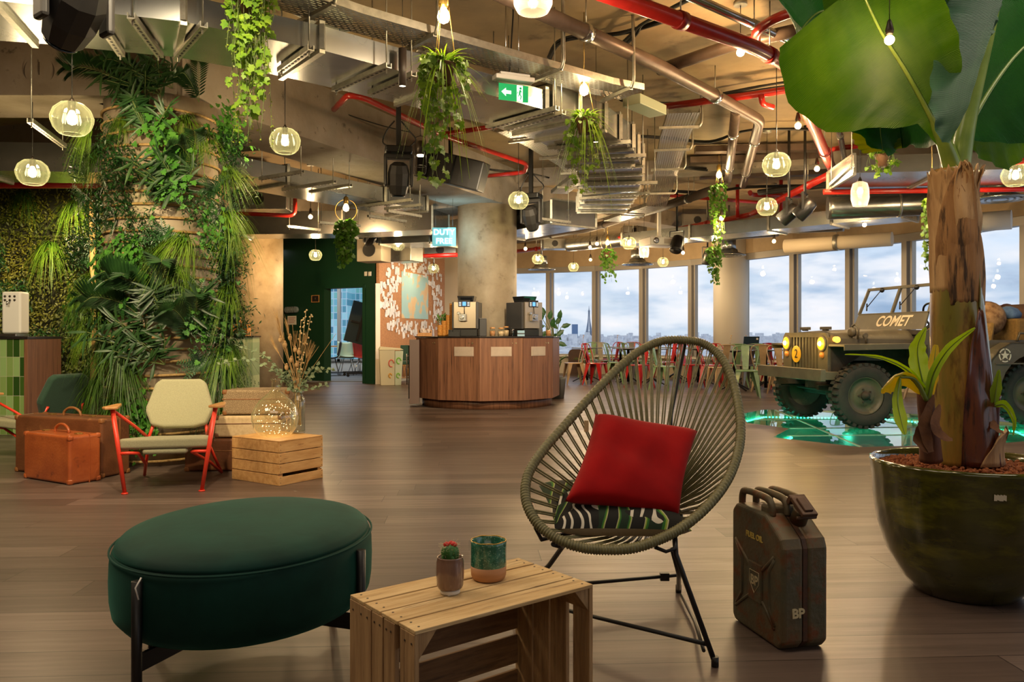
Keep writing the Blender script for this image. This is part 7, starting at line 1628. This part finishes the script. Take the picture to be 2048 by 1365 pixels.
def par_can(px, py, D, rz, tilt, lab, s_=1):
    q = P(px, py, D); t = thing('stage_spotlight', lab, 'stage light', tuple(q), rz); t.scale = (s_,)*3; R_ = R3(tilt, 'X'); mb = MB(); mb.lathe([(.04, .15), (.085, .12), (.1, .02), (.1, -.12), (.095, -.14)], 20, R=R_); mb.build('can', m_black, t); mb = MB(); mb.lathe([(.09, -.141), (.001, -.145)], 20, R=R_); mb.build('lens', m_blackm, t)
    mb = MB(); mb.bb(-.125, -.015, -.02, -.115, .015, .2); mb.bb(.115, -.015, -.02, .125, .015, .2); mb.bb(-.125, -.015, .2, .125, .015, .21); mb.tube([(0, 0, .21), (0, 0, (CEIL-q.z)/s_)], .018, 8); mb.build('yoke', m_black, t)
par_can(1578, 428, 9.6, 1.0, .9, 'left of two black stage spotlights right of the small globe lamp', .9); par_can(1610, 418, 9.4, 1.0, .8, 'right of two black stage spotlights above the windows', .9); par_can(1354, 488, 13.0, -.6, -.5, 'black stage spotlight beside the projector')
par_can(1415, 515, 14.6, .3, .4, 'black stage spotlight behind the hanging ivy at the white column', .9)
# curved loudspeaker
q = P(893, 338, 9.4); t = thing('loudspeaker', 'black curved loudspeaker fixed under the ceiling by the beam', 'speaker', tuple(q), math.radians(-25))
mb = MB(); arcp = [(-.5+1.0*k/8, -.10*math.sin(PI*k/8)) for k in range(9)]; 
A_ = [(x, y-.05) for x, y in arcp]+[(.48, .16), (-.48, .16)]; mb.M = Matrix.Rotation(math.radians(16), 4, 'Y'); mb.prism(A_, -.17, .17); mb.build('cabinet', m_blackm, t, bevel=.015)
mb = MB(Matrix.Rotation(math.radians(16), 4, 'Y')); 
for x in (-.17, .17): mb.bb(x-.006, -.165, -.165, x+.006, -.13, .165)
mb.build('grille_joint', m_black, t); mb = MB(); mb.bar((0, .1, .1), (0, .1, CEIL-q.z), .04, .04); mb.build('bracket', m_black, t)
# ---- pendant globes
def cord(t, z, dz, r=.0035): mb = MB(); mb.tube([(0, 0, dz), (0, 0, CEIL-z-.03)], r, 5); mb.build('cord', m_black, t); mb = MB(); mb.lathe([(.05, CEIL-z-.03), (.05, CEIL-z)], 16); mb.build('ceiling_rose', m_zinc, t)
GLB = [(144, 236, 5.03, 'ribbed green glass globe lamp nearest the planted column, top left'), (570, 281, 6.5, 'ribbed green glass globe lamp in front of the concrete beam'), (65, 344, 6.5, 'ribbed green glass globe lamp above the water dispenser'), (1037, 400, 9.6, 'ribbed green glass globe lamp at the top of the round column'),
       (1553, 328, 7.1, 'largest ribbed green glass globe lamp over the cafe area'), (1534, 413, 9.6, 'ribbed green glass globe lamp directly beside the two stage spotlights'), (2031, 350, 7.6, 'ribbed green glass globe lamp at the right edge'), (1258, 486, 13.6, 'small ribbed globe lamp left of the projector'),
       (1076, 518, 16.6, 'small ribbed globe lamp above the rubber plant'), (1147, 534, 19, 'tiny ribbed globe lamp at the second window post'), (1326, 524, 18, 'tiny ribbed globe lamp at the fourth window'), (631, 510, 15.3, 'small ribbed globe lamp in front of the green wall'), (796, 489, 14.2, 'small ribbed globe lamp beside the metal ventilation box'), (867, 537, 18, 'small ribbed globe lamp in front of the world map')]
m_sock = mk('lamp_socket', '3a322a', r=.4, m=.5)
m_pg2 = glowglass('green_ribbed_glass', (.93, .96, .84), 'e0ecc8', .05)
for px, py, D, lab in GLB:
    q = P(px, py, D); t = thing('globe_pendant', lab, 'pendant lamp', tuple(q), 0, 'green ribbed globe pendants'); r = .118
    mb = MB(); mb.olathe([(r*.2, r*.86), (r*.55, r*.76), (r*.85, r*.48), (r, r*.05), (r*.98, -r*.2), (r*.85, -r*.58), (r*.62, -r*.84), (r*.58, -r*.86)], 72, lobes=12, amp=.07); mb.build('glass_shade', m_pg2, t)
    mb = MB(); mb.lathe([(.022, .10), (.022, .055), (.014, .045)], 14); mb.lathe([(.004, .13), (.02, .101)], 12); mb.build('lamp_holder', m_sock, t)
    mb = MB(); mb.lathe([(.013, .044), (.026, .015), (.031, -.012), (.024, -.036), (.001, -.047)], 16); mb.build('bulb', m_bulb, t)
    mb = MB(); mb.olathe([(r*.59, -r*.86), (r*.55, -r*.88), (r*.5, -r*.86)], 48); mb.build('rim', m_pg2, t)
    cord(t, q.z, .12); point(tuple(q+V((0, 0, -.16))), 17 if D < 12 else (9 if 860 < px < 870 or 790 < px < 800 else 24), (1, .72, .40), .06, t)
def bare(px, py, D, lab, pw=16, s_=1.0):
    q = P(px, py, D); t = thing('bare_bulb_pendant', lab, 'pendant lamp', tuple(q), 0, 'bare bulb pendants')
    mb = MB(); mb.sphere((0, 0, 0), .030*s_, 12); mb.build('bulb', m_bulbw, t); mb = MB(); mb.lathe([(.02*s_, .035*s_), (.026*s_, .06*s_), (.012*s_, .12*s_), (.004*s_, .13*s_)], 14); mb.build('lamp_holder', m_sock, t); cord(t, q.z, .12*s_, .0035*s_**1.5); point(tuple(q+V((0, 0, -.09))), pw, (1, .66, .32), .04, t)
for a in [(1481, 105, 5.9, 'bare bulb lamp beside the thick red pipe at the top', 26), (1596, 252, 7.4, 'bare bulb lamp left of the slanting red pipe', 26), (1634, 338, 9.0, 'bare bulb lamp above the end of the slanting red pipe', 26), (1779, 80, 2.72, 'bare bulb lamp glowing in front of the biggest banana leaf', 4, .55), (1948, 398, 8.6, 'bare bulb lamp just right of the banana trunk', 20), (1729, 450, 11.5, 'bare bulb lamp above the military vehicle windscreen', 22),
          (1548, 483, 13.0, 'bare bulb lamp left of the first large window', 22), (1443, 437, 10.5, 'bare bulb lamp inside the tall hanging planter', 14), (1366, 506, 14.5, 'bare bulb lamp below the stage spotlight by the projector', 22), (1194, 488, 14, 'bare bulb lamp above the small window planter', 22), (1181, 520, 17, 'bare bulb lamp left of the small window planter', 22), (1051, 498, 15, 'bare bulb lamp on the red pipe right of the column', 22),
          (621, 434, 11.5, 'bare bulb lamp above the far green wall, right one of two', 30), (501, 474, 13.6, 'bare bulb lamp at the top of the amber-lit column', 30), (1180, 495, 16, 'bare bulb lamp half hidden behind the diagonal red pipe', 14)]: bare(*a)
# clear glass pendants
def clear_pendant(px, py, D, r, h, lab):
    q = P(px, py, D); t = thing('glass_pendant', lab, 'pendant lamp', tuple(q)); mb = MB(); mb.olathe([(r*.35, h*.5), (r*.8, h*.42), (r, h*.15), (r, -h*.2), (r*.8, -h*.48), (r*.7, -h*.5)], 60, lobes=30, amp=.04); mb.build('glass_shade', glowglass('textured_clear_%d' % px, (.9, .86, .8), 'f0dcc8', .2, rough=.12), t)
    mb = MB(); mb.sphere((0, 0, h*.1), .03, 12); mb.build('bulb', m_bulb, t); mb = MB(); mb.lathe([(.02, h*.3), (.02, h*.5+.02), (.004, h*.5+.05)], 12); mb.build('lamp_holder', m_sock, t); cord(t, q.z, h*.5+.05); point(tuple(q+V((0, 0, -h*.6-.03))), 18, (1, .76, .5), .05, t)
clear_pendant(1720, 388, 8.2, .085, .25, 'clear textured glass pendant above the vehicle'); clear_pendant(1288, 503, 14.2, .085, .22, 'clear glass pendant just below the projector'); clear_pendant(1066, -2, 4.7, .11, .16, 'crystal cut glass pendant at the top edge')
# metal frame lantern
q = P(841, 310, 6.9); t = thing('wire_lantern', 'narrow wire-framed lamp in front of the black loudspeaker', 'pendant lamp', tuple(q)); mb = MB()
mb.tube(spl([(-.045, 0, .12), (-.048, 0, -.14), (-.02, 0, -.165), (.02, 0, -.165), (.048, 0, -.14), (.045, 0, .12), (.02, 0, .16), (-.02, 0, .16)], 5, closed=True), .003, 5, closed=True); mb.tube([(.048*math.cos(a), .048*math.sin(a), -.10) for a in [2*PI*k/24 for k in range(24)]], .003, 5, closed=True); mb.build('wire_frame', m_black, t); mb = MB(); mb.lathe([(.035, .0), (.035, .08), (.02, .12)], 16); mb.build('lamp_holder', m_sock, t); mb = MB(); mb.lathe([(.03, -.012), (.03, -.001)], 16); mb.build('bulb', m_bulb, t); cord(t, q.z, .16)
# ================================================================ PLANTS
m_ivy = mk('ivy_leaf', '7c9a26', '4f7a1c', r=.45, s=18, trl=.3, c3='9ab236', s3=9)
m_ivyd = mk('ivy_leaf_deep', '55801e', '3c6a1a', r=.45, s=18, trl=.25)
m_lime = mk('lime_blade', '9ab82a', '6f9a22', r=.45, s=10, trl=.3)
m_string = mk('string_leaf', '97a62e', '6f7f22', r=.5, s=40, trl=.25)
m_gr1 = mk('grass_blade', '4a6e1c', '2a4a14', r=.45, s=6, trl=.25, rnd=.35); m_gr2 = mk('grass_blade_bright', '7a9a2c', '4f7a1e', r=.45, s=6, trl=.25, rnd=.3)
m_palm = mk('palm_frond', '1a3a1a', '2c5024', r=.42, s=6, trl=.12, rnd=.3); m_bush = mk('bush_leaf', '16381a', '27501f', r=.4, s=14, trl=.12, rnd=.35); m_bam = mk('bamboo_leaf', '35562a', '1c3c1c', r=.45, s=8, trl=.15, rnd=.3)
m_wire = mk('brass_wire', 'a88a4a', r=.35, m=.9)
def planter(px, ytop, ybot, D, wpx, lab, spiky=True, mat1=None, strands=16, seed=0, bulb=None, ring=False, lsz=.05, dens=26, fringe=0):
    random.seed(seed); q = P(px, ytop, D); zb = P(px, ybot, D).z; W = wpx/F*D; t = thing('hanging_planter', lab, 'hanging plant', tuple(q), 0, None); mat1 = mat1 or m_ivy
    zp = q.z-.06*(W/.35)
    mb = MB(); pr = W*.24; mb.lathe([(pr*.6, zp-.11), (pr, zp), (pr*1.04, zp+.005), (pr*.9, zp), (.001, zp-.02)], 20, (q.x, q.y, 0)); mb.build('pot', mk('pot_%d' % px, '6a4a30', r=.7), t, world=1)
    mb = MB(); mb2 = MB(); mb3 = MB()
    Lt = zp-zb
    for s_ in range(strands):
        a = random.random()*2*PI; rr_ = W*.5*(.45+.55*random.random()); L_ = Lt*(random.uniform(.3, 1.0) if s_ > 2 else random.uniform(.9, 1.0)); rt = W*.5*random.uniform(.2, .8)
        p0 = V((q.x, q.y, zp)); pts = spl([p0, p0+V((rr_*.7*math.cos(a), rr_*.7*math.sin(a), .04)), p0+V((rr_*math.cos(a), rr_*math.sin(a), -.08)), p0+V((rt*math.cos(a)+random.uniform(-.03, .03), rt*math.sin(a), -L_*.55)), p0+V((rt*math.cos(a)+random.uniform(-.05, .05), rt*math.sin(a), -L_))], 7)
        mb3.tube(pts, .0016, 3)
        ln = sum((pts[i+1]-pts[i]).length for i in range(len(pts)-1)); n = int(ln*dens)
        fine_ = fringe and random.random() < fringe
        for k in range(n*(3 if fine_ else 1)):
            f = random.random()*(len(pts)-1.01); i = int(f); p_ = pts[i].lerp(pts[i+1], f-i); b = random.random()*2*PI; d = V((math.cos(b), math.sin(b), random.uniform(-1.3, .1))).normalized()
            if fine_: mb2.leaf(p_, d, (random.uniform(-1, 1), random.uniform(-1, 1), .5), .016, .010, .1, 2)
            else: mb.ivy(p_+d*.012, (d+V((0, 0, -.6))).normalized(), V((math.cos(b+.6)*.8, -1, .4)).normalized(), lsz*random.uniform(.55, 1.15))
    for k in range(60 if strands > 6 else 20):   # crown
        a = random.random()*2*PI; d = V((math.cos(a), math.sin(a), random.uniform(.0, 1.2))).normalized(); mb.leaf(V((q.x, q.y, zp))+V((d.x, d.y, d.z*.5))*W*.3*random.random(), (d+V((0, 0, -.3*random.random()))), (0, 0, 1), lsz*1.2, lsz*.6, .3, 3)
    mb.build('foliage', mat1, t, world=1)
    if fringe: mb2.build('bead_like_foliage', m_string, t, world=1)
    mb3.build('trailing_stems', m_stem, t, world=1)
    if spiky:
        mb = MB()
        for k in range(90):
            a = random.random()*2*PI; up = random.uniform(.1, 1.0); L_ = W*random.uniform(.6, .95); d = V((math.cos(a), math.sin(a), up*1.2)).normalized(); p0 = V((q.x, q.y, zp)); x = d.cross(V((0, 0, 1))).normalized()*.0075; prev = None
            hang = random.random() < .5
            for j in range(6):
                f = j/5; c = p0+d*L_*f+V((0, 0, -1))*L_*(.9 if not hang else 2.6)*f*f*(1-up*.5); w_ = x*(1-f*.9); cur = (mb.p(c-w_), mb.p(c+w_))
                if prev: mb.fa((prev[0], prev[1], cur[1], cur[0]), True)
                prev = cur
        mb.build('arching_blades', m_lime, t, world=1)
    if bulb:
        bx, by = bulb; b = P(bx, by, D); mb = MB(); mb.lathe([(.012, .05), (.03, .022), (.036, -.004), (.03, -.03), (.001, -.046)], 16, b); mb.build('bulb', m_bulbw, t, world=1)
        mb = MB(); mb.lathe([(.022, .045), (.03, .06), (.03, .12), (.01, .14)], 16, b); mb.build('lamp_holder', m_wire, t, world=1)
        mb = MB(); mb.tube([b+V((0, 0, .14)), V((b.x, b.y, CEIL))], .004, 5)
        if ring: mb.tube([V((b.x, b.y, b.z-.03))+V((.13*math.cos(a), 0, .13*math.sin(a))) for a in [2*PI*k/40 for k in range(40)]], .0035, 5, closed=True)
        else:
            for a in (0, 2.1, 4.2): mb.tube([b+V((.03*math.cos(a), .03*math.sin(a), .06)), V((q.x+pr*math.cos(a), q.y+pr*math.sin(a), zp))], .003, 4)
        mb.build('wire_hanger', m_wire, t, world=1); point(tuple(b+V((0, 0, -.1) if ring else (0, -.09, -.04))), 8, (1, .76, .4), .05, t)
    else:
        mb = MB(); mb.tube([V((q.x, q.y, zp)), V((q.x, q.y, CEIL))], .004, 5); mb.build('wire_hanger', m_wire, t, world=1)
planter(500, -30, 300, 4.15, 105, 'long trailing ivy planter hanging in front of the duct, top left of centre', False, None, 44, 3, None, False, .052, 26, .5)
planter(885, 112, 375, 4.55, 110, 'spiky ivy planter under a bright bulb left of the exit sign', True, None, 20, 5, (887, 32), False, .05, 24, .0)
planter(1170, 225, 392, 6.1, 84, 'spiky trailing planter under a bulb right of the exit sign', True, None, 20, 7, (1168, 180), False, .045, 24, .3)
planter(693, 440, 538, 9.5, 52, 'bushy hanging planter with a ring lamp near the green wall', False, m_ivyd, 26, 9, (692, 416), True, .055, 34, 0)
planter(1438, 370, 500, 10.5, 42, 'tall narrow hanging planter in front of the diagonal red pipe', False, m_ivyd, 24, 11, (1438, 350), False, .05, 30, .2)
planter(1216, 498, 566, 15, 36, 'small hanging planter in front of the third window', False, m_ivyd, 20, 13, (1215, 486), False, .055, 26, 0)
planter(1428, 495, 570, 13.6, 38, 'hanging ivy planter in front of the white column', False, m_ivyd, 22, 15, (1428, 480), False, .055, 26, 0)
planter(1765, 300, 350, 7.6, 62, 'short ivy planter below the drooping banana leaf', False, m_ivy, 14, 17, None, False, .055, 26, .3)
planter(1861, 400, 540, 6.6, 34, 'thin ivy planter beside the left edge of the banana trunk', False, m_ivy, 14, 19, (1864, 390), False, .04, 30, .3)
# ---- clump prototypes for the living column and wall; +y local points away from the wall (towards viewer is -y)
def clump(kind, seed):
    random.seed(seed); mb = MB(); ms = MB()
    if kind in ('grass', 'grassb'):
        for k in range(150):
            a = random.uniform(-1.5, 1.5); e = random.uniform(-.3, 1.1); L_ = random.uniform(.22, .42); d = V((math.sin(a)*math.cos(e), -math.cos(a)*math.cos(e), math.sin(e))); p0 = V((random.uniform(-.05, .05), 0, random.uniform(-.04, .04))); x = d.cross(V((0, 0, 1)))
            x = (x.normalized() if x.length > 1e-4 else V((1, 0, 0)))*.0048; prev = None; g = random.uniform(.7, 1.5)
            for j in range(6):
                f = j/5; c = p0+d*L_*f*.75+V((0, 0, -1))*L_*g*f*f; w_ = x*(1.05-f); cur = (mb.p(c-w_), mb.p(c+w_))
                if prev: mb.fa((prev[0], prev[1], cur[1], cur[0]), True)
                prev = cur
        m = m_gr1 if kind == 'grass' else m_gr2
    elif kind == 'palm':
        for fr_ in range(3):
            a = random.uniform(-1.0, 1.0); L_ = random.uniform(.5, .7); d = V((math.sin(a), -.45, math.cos(a)*.8+.1)).normalized(); pts = spl([V((0, 0, 0)), d*L_*.4+V((0, 0, .05)), d*L_*.8+V((0, -.05, 0)), d*L_+V((0, -.08, -.1))], 8); ms.tube(pts, .004, 4)
            side = d.cross(V((0, -1, .2))).normalized()
            for i in range(3, len(pts)):
                tg = (pts[i]-pts[i-1]).normalized()
                for s_ in (-1, 1):
                    for o_ in (0, .5):
                        f = (i+o_)/len(pts); mb.leaf(pts[i]+tg*o_*.02, tg*.75+side*s_*.8+V((0, -.1, -.12)), V((0, -1, .3)), .19*(1-abs(f-.55)*1.0), .016, .1, 3)
        m = m_palm
    elif kind == 'bamboo':
        for st_ in range(5):
            a = random.uniform(-1.2, 1.2); L_ = random.uniform(.25, .45); d = V((math.sin(a), -.5, math.cos(a))).normalized(); pts = spl([V((0, 0, 0)), d*L_*.5, d*L_], 6); ms.tube(pts, .0035, 4)
            for k in range(16): p_ = pts[random.randint(3, len(pts)-1)]; b = random.uniform(-2.2, 2.2)+a; mb.leaf(p_, V((math.sin(b), -.35, math.cos(b)*.9)), V((random.uniform(-.4, .4), -1, .3)), random.uniform(.12, .2), .024, .12, 3)
        m = m_bam
    elif kind == 'bush':
        for k in range(420):
            c = V((random.uniform(-.14, .14)+random.gauss(0, .02), -abs(random.gauss(0, .07)), random.uniform(-.14, .14)+random.gauss(0, .02))); d = V((random.uniform(-1, 1), random.uniform(-1.2, .2), random.uniform(-1, 1))); mb.leaf(c, d, V((random.uniform(-1, 1), -.6, 1)), random.uniform(.03, .06), .014, .1, 2)
        m = m_bush
    elif kind == 'fern':
        for k in range(26):
            a = random.uniform(-2.6, 2.6); L_ = random.uniform(.15, .28); d = V((math.sin(a), -.6, math.cos(a))).normalized(); side = d.cross(V((0, -1, .3))).normalized()
            for i in range(9):
                p_ = d*L_*i/9+V((0, 0, -.25*L_*(i/9)**2))
                for s_ in (-1, 1): mb.leaf(p_, d*.5+side*s_, V((0, -1, .2)), .055*(1-i/11), .013, .1, 2)
        m = m_bush
    else:  # round leaf ivy
        for k in range(150):
            c = V((random.gauss(0, .09), -abs(random.gauss(0, .05))-.02, random.gauss(-.05, .14))); mb.ivy(c, V((random.uniform(-.7, .7), -.4, -1)), V((random.uniform(-.4, .4), -1, .4)), random.uniform(.035, .06))
        m = m_fol
    return mb, ms, m
NAMES = {'grass': 'grass_tuft', 'grassb': 'grass_tuft', 'palm': 'palm_frond_cluster', 'bamboo': 'bamboo_leaf_cluster', 'bush': 'leafy_bush', 'fern': 'fern', 'ivy': 'ivy_clump'}
DESC = {'grass': 'deep green grass tuft', 'grassb': 'yellow-green grass tuft', 'palm': 'dark feathery palm fronds', 'bamboo': 'bamboo-like pointed leaves', 'bush': 'dark small-leaved bush', 'fern': 'dark green fern', 'ivy': 'bright round-leaved ivy clump'}
protos = {}; used_lab = {}
def put_clump(kind, loc, rz, s_, place, roll=0):
    lab = DESC[kind]+' '+place; grp = 'plants on the living column and wall'
    var = (kind, random.randint(0, 1))
    if var not in protos:
        mb, ms, m = clump(kind, hash(kind) % 7 if False else (len(kind)*7+var[1]*3)); t = mb.build(NAMES[kind], m)
        if ms.v: ms.build('stalks', m_stem, t)
        tag(t, lab, 'plant', grp); protos[var] = t; o = t
    else: o = copy_tree(protos[var], label=lab)
    o.location = loc; o.rotation_euler = (0, roll, rz); o.scale = (s_,)*3; return o
CLM = [(262, 158, 'palm', 1.1), (300, 130, 'palm', .9), (322, 190, 'bamboo', 1.1), (290, 225, 'bamboo', .9), (345, 150, 'bamboo', .8), (398, 205, 'palm', .7), (372, 240, 'grassb', .8), (185, 255, 'grassb', 1.0), (200, 300, 'grass', .9), (405, 270, 'grassb', .9), (240, 265, 'fern', 1.0), (250, 235, 'grassb', .7),
       (335, 300, 'ivy', 1.2), (345, 345, 'ivy', .9), (235, 310, 'bush', 1.0), (262, 340, 'bush', 1.1), (215, 360, 'fern', 1.0), (300, 275, 'bamboo', 1.0), (440, 290, 'bush', .9), (455, 340, 'grassb', .9), (425, 380, 'fern', .9), (362, 395, 'bamboo', 1.1), (395, 350, 'palm', .8), (250, 390, 'bush', 1.1), (200, 420, 'bush', .9),
       (232, 440, 'fern', 1.0), (290, 455, 'bush', 1.0), (330, 470, 'fern', .9), (310, 495, 'grass', .9), (365, 480, 'grassb', 1.1), (352, 540, 'grassb', .8), (200, 470, 'bush', .9), (220, 520, 'ivy', 1.0), (180, 560, 'grassb', 1.0), (445, 430, 'fern', 1.0), (458, 470, 'grassb', 1.1), (430, 500, 'bush', 1.0), (250, 540, 'ivy', 1.0), (290, 550, 'bush', .9),
       (210, 620, 'bush', 1.1), (245, 600, 'fern', 1.1), (330, 620, 'palm', 1.2), (290, 640, 'palm', 1.1), (395, 590, 'fern', 1.0), (420, 620, 'ivy', 1.0), (445, 560, 'bush', 1.0), (355, 660, 'bamboo', 1.2), (300, 700, 'bamboo', 1.2), (240, 700, 'grass', 1.3), (210, 690, 'grass', 1.1), (185, 650, 'grassb', .9), (385, 690, 'palm', 1.0), (430, 660, 'bush', 1.2), (450, 700, 'grassb', 1.1), (400, 640, 'bush', .9),
       (255, 740, 'grass', 1.3), (200, 770, 'grass', 1.2), (330, 730, 'bamboo', 1.0), (445, 745, 'grass', 1.2), (425, 790, 'grass', 1.1), (240, 800, 'grass', 1.2), (190, 820, 'grass', .9), (275, 800, 'ivy', .9), (400, 730, 'fern', 1.0), (440, 830, 'fern', .9), (300, 850, 'ivy', .7), (205, 580, 'grassb', 1.0), (420, 450, 'ivy', .8), (270, 500, 'ivy', .9), (380, 560, 'grass', .7)] + [(456, 300, 'bush', 1.0), (462, 380, 'bush', 1.0), (456, 430, 'grassb', 1.0), (456, 520, 'bush', 1.0), (456, 580, 'grassb', 1.1), (462, 640, 'bush', 1.1), (456, 690, 'grass', 1.1), (452, 250, 'ivy', .9), (456, 760, 'fern', 1.0), (175, 330, 'bush', .9), (172, 400, 'fern', 1.0), (170, 500, 'bush', 1.0), (168, 610, 'ivy', 1.0), (380, 800, 'bush', .8), (462, 790, 'grassb', 1.0), (330, 380, 'fern', .9), (395, 420, 'bush', .9), (350, 590, 'bush', .8)]
random.seed(31)
for px, py, kind, s_ in CLM:
    u = (px-322)/1.0; r_px = 112.0; th = math.asin(max(-.95, min(.95, u/r_px*.72))); rr_ = .46
    D = C1[1]-rr_*math.cos(th); x = (px-1024)/F*D; z = min(zat(py, D), 2.95); s_ *= .78 if kind == 'palm' else .92
    hp_ = 'upper' if py < 330 else ('middle' if py < 560 else 'lower'); wp = 'left side' if px < 270 else ('front' if px < 385 else 'right side')
    put_clump(kind, (x, D, z), th, s_, 'on the rope-bound column, %s %s' % (hp_, wp), random.uniform(-.3, .3))
# rope round the column
m_rope = mk('hemp_rope', 'b0905c', '8f7144', r=.8, s=60, bump=.4)
t = thing('wound_rope', 'hemp rope wound in rings round the planted concrete column', 'rope', (C1[0], C1[1], 0))
for k in range(30):
    z = .05+k*.095; mb = MB(); mb.tube([(.452*math.cos(a), .452*math.sin(a), z+.012*math.sin(a+k)) for a in [2*PI*j/48 for j in range(48)]], .011, 6, closed=True); mb.build('rope_ring', m_rope, t)
# back foliage wall
random.seed(41)
mb = MB(); mb.bb(-9.4, 9.75, 0, -4.1, 9.95, 2.9); struct(mb.build('wall_planted', mk('moss_backing', '2a2a14', '1a1c0c', r=.95, s=8)))
for nm, m, n_, Lf, Wf, lab in (('small_leaf_foliage', mk('wall_leaf_a', '6a6a1c', '3f4a14', r=.5, s=2, trl=.2), 15000, .05, .022, 'dense small-leaved foliage covering the back living wall'), ('trailing_foliage', mk('wall_leaf_b', '8a8428', '5c6a1c', r=.5, s=2, trl=.2), 6000, .035, .02, 'trailing yellow-green foliage strands on the back living wall')):
    mb = MB()
    for k in range(n_):
        if nm[0] == 's': x = random.uniform(-9.2, -4.1); z = random.uniform(.4, 2.88)
        else:
            cx_ = random.choice([-8.6, -8.2, -7.6, -7.1, -6.6, -6.1, -5.8, -5.3, -4.9, -4.6])+random.gauss(0, .09); z = random.uniform(.6, 2.7); x = cx_
        y = 9.72-abs(random.gauss(0, .07)); mb.leaf((x, y, z), (random.uniform(-1, 1), random.uniform(-.9, .1), random.uniform(-1.4, .3)), (random.uniform(-.5, .5), -1, .6), Lf*random.uniform(.7, 1.3), Wf, .15, 2)
    o = mb.build(nm, m); tag(o, lab, 'foliage', kind='stuff')
k = 0
for x, z, kind, s_ in [(-8.3, 2.5, 'fern', 1.2), (-7.5, 2.7, 'grassb', 1.1), (-6.6, 2.6, 'grassb', 1.2), (-5.9, 2.75, 'grass', 1.0), (-5.3, 2.6, 'grassb', 1.2), (-4.7, 2.6, 'fern', 1.2), (-8.0, 1.9, 'bush', 1.3), (-7.2, 2.1, 'ivy', 1.2), (-6.3, 2.0, 'bush', 1.4), (-5.6, 2.1, 'grassb', 1.3), (-5.0, 2.0, 'fern', 1.3), (-7.6, 1.4, 'fern', 1.2), (-6.8, 1.5, 'ivy', 1.3), (-6.0, 1.5, 'bush', 1.3), (-5.2, 1.45, 'grass', 1.3), (-4.7, 1.4, 'grassb', 1.3), (-6.5, .95, 'fern', 1.2), (-5.6, .9, 'bush', 1.3), (-4.8, .85, 'grassb', 1.2), (-5.0, .5, 'fern', 1.1)]:
    put_clump(kind, (x, 9.66, z), 0, s_, 'on the %s %s of the back living wall' % ('upper' if z > 2.3 else 'middle' if z > 1.2 else 'lower', 'left' if x < -7 else 'centre' if x < -5.7 else 'right'), 0)
mb = MB(); mb.tube([(-5.05, 9.6, 0), (-5.03, 9.58, 1.2), (-5.06, 9.6, 2.7)], .035, 10); o = mb.build('birch_pole', mk('birch', 'b8935a', '9a7844', r=.7, s=9)); tag(o, 'slim pale wooden pole rising through the back living wall', 'pole')

# tell look-alike clumps apart by their order from the top
by = {}
for o in COL.objects:
    if o.parent is None and o.get('group') == 'plants on the living column and wall': by.setdefault(o['label'], []).append(o)
for lab, os_ in by.items():
    if len(os_) > 1:
        for k, o in enumerate(sorted(os_, key=lambda q: -q.location.z)): o['label'] = lab+', %s from the top' % ORD[min(k, 7)]
